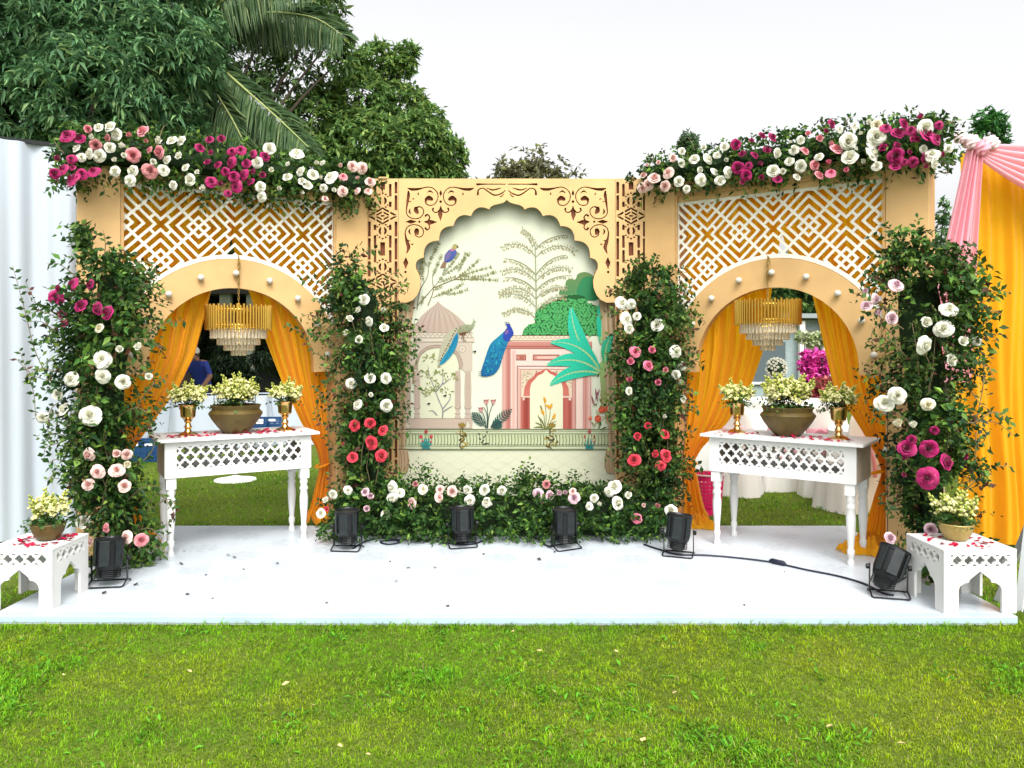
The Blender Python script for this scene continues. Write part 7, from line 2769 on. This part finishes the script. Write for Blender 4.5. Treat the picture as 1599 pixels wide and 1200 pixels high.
# ------------------------------------------------------------------ a helper in a blue shirt behind the left arch
def person():
    loc = P(318, 545, 14.4)
    t = thing('person', 'person in a blue shirt and pale cap, leaning over behind the left arch', 'person', (loc.x, 14.4, LAWN_Z), math.radians(-20))
    J = [(0, 0, .86), (0, -.06, 1.05), (0, -.16, 1.24), (0, -.19, 1.33), (0, -.22, 1.42), (0, -.25, 1.50),
         (.19, -.17, 1.28), (.28, -.13, 1.04), (.24, -.30, .84), (.235, -.36, .77),
         (-.19, -.17, 1.28), (-.27, -.22, 1.04), (-.20, -.42, .90), (-.19, -.48, .86),
         (.10, .02, .82), (.12, -.03, .45), (.12, .03, .08), (.13, -.12, .04), (-.10, .02, .82), (-.12, -.03, .45), (-.12, .03, .08), (-.13, -.12, .04)]
    E = [(0, 1), (1, 2), (2, 3), (3, 4), (4, 5), (2, 6), (6, 7), (7, 8), (8, 9), (2, 10), (10, 11), (11, 12), (12, 13), (0, 14), (14, 15), (15, 16), (16, 17), (0, 18), (18, 19), (19, 20), (20, 21)]
    Rr = [(.15, .11), (.155, .11), (.15, .11), (.06, .06), (.085, .10), (.075, .085), (.07, .07), (.05, .05), (.037, .037), (.04, .03), (.07, .07), (.05, .05), (.037, .037), (.04, .03),
          (.095, .1), (.065, .065), (.045, .045), (.045, .03), (.095, .1), (.065, .065), (.045, .045), (.045, .03)]
    me = bpy.data.meshes.new('body')
    me.from_pydata(J, E, [])
    o = link(bpy.data.objects.new('body', me), t)
    o.modifiers.new('skin', 'SKIN')
    for v, r in zip(me.skin_vertices[0].data, Rr):
        v.radius = r
    me.skin_vertices[0].data[0].use_root = True
    o.modifiers.new('sub', 'SUBSURF').levels = 2
    dg = bpy.context.evaluated_depsgraph_get()
    m2 = bpy.data.meshes.new_from_object(o.evaluated_get(dg))
    m2.materials.clear()
    for nm, c in (('skin', (.20, .10, .06)), ('blue_shirt', (.012, .03, .20)), ('dark_trousers', (.02, .02, .03)), ('dark_shoes', (.015, .012, .01))):
        m2.materials.append(mat(nm, c, .7))
    for p in m2.polygons:
        z = p.center.z
        ax = abs(p.center.x)
        p.use_smooth = True
        if z < .09:
            i = 3
        elif z < .88 and not (ax > .17 and p.center.y < -.18):
            i = 2
        elif z < 1.325 and not (ax > .2 and z < 1.08) and not (ax > .15 and p.center.y < -.27):
            i = 1
        else:
            i = 0
        p.material_index = i
    o.modifiers.clear()
    o.data = m2
    m2.name = 'body'
    sk = MATS['skin']
    # face, hair, cap
    hc = Vector((0, -.235, 1.46))
    MB().lathe([(.0, .105), (.05, .095), (.082, .06), (.09, .02), (.088, -.02), (.0, -.02)][::-1], 16, hc + Vector((0, .01, .02))).build('cap', mat('pale_cap', (.5, .46, .38), .8), t, smooth=True)
    MB().box(hc + Vector((0, -.11, .02)), (.11, .07, .012)).build('cap_brim', MATS['pale_cap'], t, bevel=.003)
    MB().lathe([(.0, .02), (.086, .02), (.09, -.02), (.075, -.055), (.0, -.055)][::-1], 14, hc + Vector((0, .022, .0))).build('hair', mat('black_hair', (.01, .008, .007), .6), t, smooth=True)
    for s in (-1, 1):
        MB().lathe([(0, -.008), (.008, 0), (0, .008)], 8, hc + Vector((s * .034, -.094, -.015))).build('eye', mat('eye_dark', (.02, .015, .012), .2), t)
        MB().lathe([(0, -.03), (.012, -.02), (.016, .01), (0, .03)], 8, hc + Vector((s * .088, .0, -.015))).build('ear', sk, t, smooth=True)
        # five fingers per hand
        hx, hy, hz = (.235, -.37, .76) if s > 0 else (-.19, -.49, .85)
        mb = MB()
        for k in range(4):
            L = (.055, .065, .06, .048)[k]
            x = hx + (k - 1.5) * .017
            mb.tube([(x, hy, hz), (x, hy - L * .55, hz - L * .45), (x, hy - L * .7, hz - L)], [.008, .0075, .006], 6)
        mb.tube([(hx - s * .03, hy + .02, hz + .01), (hx - s * .05, hy - .015, hz - .02), (hx - s * .045, hy - .04, hz - .035)], [.009, .008, .006], 6)
        mb.build('fingers', sk, t, smooth=True)
    MB().lathe([(0, -.022), (.014, -.014), (.009, .014), (0, .026)], 8, hc + Vector((0, -.105, -.03))).build('nose', sk, t, smooth=True)
    MB().box(hc + Vector((0, -.098, -.065)), (.04, .008, .009)).build('mouth', mat('lips', (.16, .05, .04), .5), t)


person()

# ------------------------------------------------------------------ behind the right arch
hut = thing('grey_hut', 'blue grey hut wall with white posts behind the right arch', 'building', (6.0, 17.2, LAWN_Z))
M_hut = mat('hut_wall', (.25, .31, .31), .8, noise=.1)
MB().box((0, 1.0, 1.1), (2.3, 1.8, 2.2)).build('wall', M_hut, hut)
MB().box((0, .9, 2.27), (2.7, 2.3, .1)).build('roof', mat('hut_roof', (.22, .25, .25), .7), hut)
for x in (-1.0, .42, .95):
    MB().box((x, -.05, 1.08), (.12, .12, 2.16)).build('post', M_cloth2, hut)
f = MB().box((-.3, .08, 1.25), (.8, .05, .9)).build('window', mat('hut_window', (.08, .10, .11), .2), hut)
MB().box((-.3, .05, .78), (.9, .06, .05)).build('sill', M_cloth2, f)
MB().box((.70, .05, 1.0), (.34, .05, 1.9)).build('door', mat('hut_door', (.10, .08, .07), .5), hut)


def bush(label, base, clumps, seed, cols, n, ls, ratio, cat='bush'):
    return tree('bougainvillea', label, base, clumps, seed, n, ls, ratio, cols=cols, group='flowering bushes', trunk_r=.05, ros=8, droop=.1, pl=.35, limb_from=.5)


cJ = [pc(x, y, Y, r) for x, y, Y, r in ((1262, 570, 13, 14), (1278, 560, 13, 16), (1270, 588, 13, 17), (1290, 574, 13, 16), (1304, 562, 13.1, 12), (1258, 552, 13.1, 8))]
bush('bright magenta bougainvillea blossoming behind the right table', (5.1, 13.1, LAWN_Z), cJ, 111, dict(dark=(.36, .02, .16), mid=(.66, .05, .36), light=(.8, .20, .52)), 380, .085, .6)
cK = [pc(x, y, Y, r) for x, y, Y, r in ((1285, 606, 12.6, 20), (1310, 600, 12.6, 18), (1275, 622, 12.6, 16), (1320, 622, 12.6, 18))]
bush('pinkish red flowering bush below the bougainvillea', (5.2, 12.7, LAWN_Z), cK, 112, dict(dark=(.10, .08, .03), mid=(.42, .06, .08), light=(.6, .16, .16)), 520, .085, .5)
# white frangipani blossoms near the arch top
cL = [pc(x, y, Y, r) for x, y, Y, r in ((1255, 526, 14, 10), (1268, 532, 14, 9), (1280, 528, 14, 12))]
bush('pale cream blossoms hanging above the bougainvillea', (5.2, 14.2, LAWN_Z), cL, 113, dict(dark=(.12, .2, .05), mid=(.5, .55, .3), light=(.8, .8, .7)), 200, .09, .5)

draped_table('white draped round table behind the left leg of the right console table', (P(1165, 545, 9.4).x, 9.4, LAWN_Z), 0, 1.35, 1.35, .76, 5, True, M_cloth2)
draped_table('white draped table behind the right end of the right console table', (P(1378, 545, 7.75).x, 7.75, LAWN_Z), -.4, 1.0, .8, .74, 6, False, M_cloth2)
draped_table('white draped round table furthest back under the flower ball', (P(1225, 545, 11.6).x, 11.6, LAWN_Z), 0, 1.5, 1.5, .78, 7, True, M_cloth2)


def covered_chair(label, loc, rz, sash=True, gathered=False):
    t = thing('covered_chair', label, 'chair', loc, rz, 'white covered banquet chairs with pink sashes')
    V, F = [], []
    n = 40
    prof = [(0.0, .27, .27, .03), (.15, .255, .255, .01), (.30, .24, .24, 0), (.44, .225, .225, 0), (.47, .22, .22, 0)]
    rows = []
    for z, a, b_, _ in prof:
        row = []
        for k in range(n):
            th = 2 * PI * k / n
            c, s = math.cos(th), math.sin(th)
            q = (abs(c) ** 4 + abs(s) ** 4) ** -.25
            f = 1 + (0.05 * math.sin(k * 2 * PI * 10 / n)) * (1 - z / .5)
            row.append((a * c * q * f, b_ * s * q * f, z))
        rows.append(row)
    for r in rows:
        V += r
    for i in range(len(rows) - 1):
        for k in range(n):
            F.append((i * n + k, i * n + (k + 1) % n, (i + 1) * n + (k + 1) % n, (i + 1) * n + k))
    F.append(tuple(range((len(rows) - 1) * n, len(rows) * n)))
    build('skirt', V, F, M_cloth2, t, smooth=True).data.set_sharp_from_angle(angle=.8)
    # rounded back
    sec = []
    for z, hw in ((.44, .215), (.60, .205), (.75, .195), (.86, .18), (.93, .15), (.975, .09), (.985, .03)):
        sec.append((z, hw))
    V, F = [], []
    m_ = 16
    for z, hw in sec:
        for k in range(m_):
            th = 2 * PI * k / m_
            V.append((hw * math.cos(th), .20 + .035 * math.sin(th) + .06 * (z - .44), z))
    for i in range(len(sec) - 1):
        for k in range(m_):
            F.append((i * m_ + k, i * m_ + (k + 1) % m_, (i + 1) * m_ + (k + 1) % m_, (i + 1) * m_ + k))
    F.append(tuple(range((len(sec) - 1) * m_, len(sec) * m_)))
    build('backrest', V, F, M_cloth2, t, smooth=True)
    if sash:
        V, F = [], []
        for z, e in ((.60, .004), (.66, .010), (.72, .004)):
            for k in range(m_):
                th = 2 * PI * k / m_
                V.append(((.206 + e) * math.cos(th), .21 + (.041 + e) * math.sin(th) + .06 * (z - .5), z))
        for i in range(2):
            for k in range(m_):
                F.append((i * m_ + k, i * m_ + (k + 1) % m_, (i + 1) * m_ + (k + 1) % m_, (i + 1) * m_ + k))
        sh = build('sash', V, F, M_pink, t, smooth=True)
        mb = MB()
        for s in (-1, 1):
            c = catmull([(0, .27, .66), (s * .09, .30, .72), (s * .14, .29, .66), (s * .07, .29, .63), (0, .27, .66)], 5)
            mb.tube(c, .018, 6)
            mb.tube(catmull([(0, .27, .65), (s * .05, .29, .5), (s * .08, .28, .34)], 5), .02, 6)
        mb.build('bow', M_pink, sh, smooth=True)
    return t


for px, Y, rz, lab in ((1150, 8.3, 2.7, 'white covered chair with pink sash behind the left goblet of the right table'), (1212, 8.6, 3.3, 'white covered chair with pink sash hidden behind the right brass bowl'), (1288, 8.2, 2.9, 'white covered chair with pink sash between the bowl and right goblet'),
                       (1322, 7.5, 3.5, 'white covered chair with pink sash right behind the right goblet'), (1262, 9.8, .3, 'white covered chair further back under the bougainvillea'), (1110, 9.2, 1.2, 'white covered chair beside the left curtain of the right arch')):
    covered_chair(lab, (P(px, 545, Y).x, Y, LAWN_Z), rz)

# flower ball on a stand
fb = thing('flower_ball', 'white ball of small flowers with dark specks on a table stand', 'centrepiece', (P(1213, 575, 11.5).x, 11.5, .75))
c0 = Vector((0, 0, EYE - 30 * 11.5 / FPX - .75))
MB().lathe([(0, 0), (.10, 0), (.09, .02), (.015, .03), (.012, c0.z - .1), (0, c0.z - .1)], 12).build('stand', M_gold, fb, smooth=True)
rng = np.random.default_rng(9)
MB().lathe([(.13 * math.sin(a), -.13 * math.cos(a)) for a in np.linspace(0, PI, 10)], 14, c0).build('foam_ball', M_core, fb, smooth=True)
n = 110
for i in range(n):
    zz = 1 - 2 * (i + .5) / n
    a = i * 2.39996
    d = Vector((math.sqrt(1 - zz * zz) * math.cos(a), math.sqrt(1 - zz * zz) * math.sin(a), zz))
    if rng.random() < .2:
        continue
    put('blossom', rose_mesh('white', 1), fb, c0 + d * .135, quat=facing(d, i), scale=.026)

# pink laundry basket
bp_ = G(1111, 806, LAWN_Z)
bk = thing('laundry_basket', 'bright pink perforated plastic basket with a white rim, behind the right table', 'basket', (bp_.x, bp_.y + .13, LAWN_Z))
V, F = [], []
n, rows = 72, 21
rad = lambda z: .118 + .034 * z / .37
for r in range(rows + 1):
    z = .37 * r / rows
    for k in range(n):
        a = 2 * PI * k / n
        V.append((rad(z) * math.cos(a), rad(z) * math.sin(a), z))
for r in range(rows):
    for k in range(n):
        hole = (r % 2 == 1) and (k % 3 != 0) and 1 < r < rows - 2
        if not hole:
            F.append((r * n + k, r * n + (k + 1) % n, (r + 1) * n + (k + 1) % n, (r + 1) * n + k))
F.append(tuple(range(n)))
o = build('basket_body', V, F, M_basket, bk)
sm = o.modifiers.new('solid', 'SOLIDIFY')
sm.thickness = .004
MB().tube([((rad(.37) + .004) * math.cos(a), (rad(.37) + .004) * math.sin(a), .372) for a in np.linspace(0, 2 * PI, 41)], .008, 6, caps=False).build('rim', M_cloth2, bk, smooth=True)
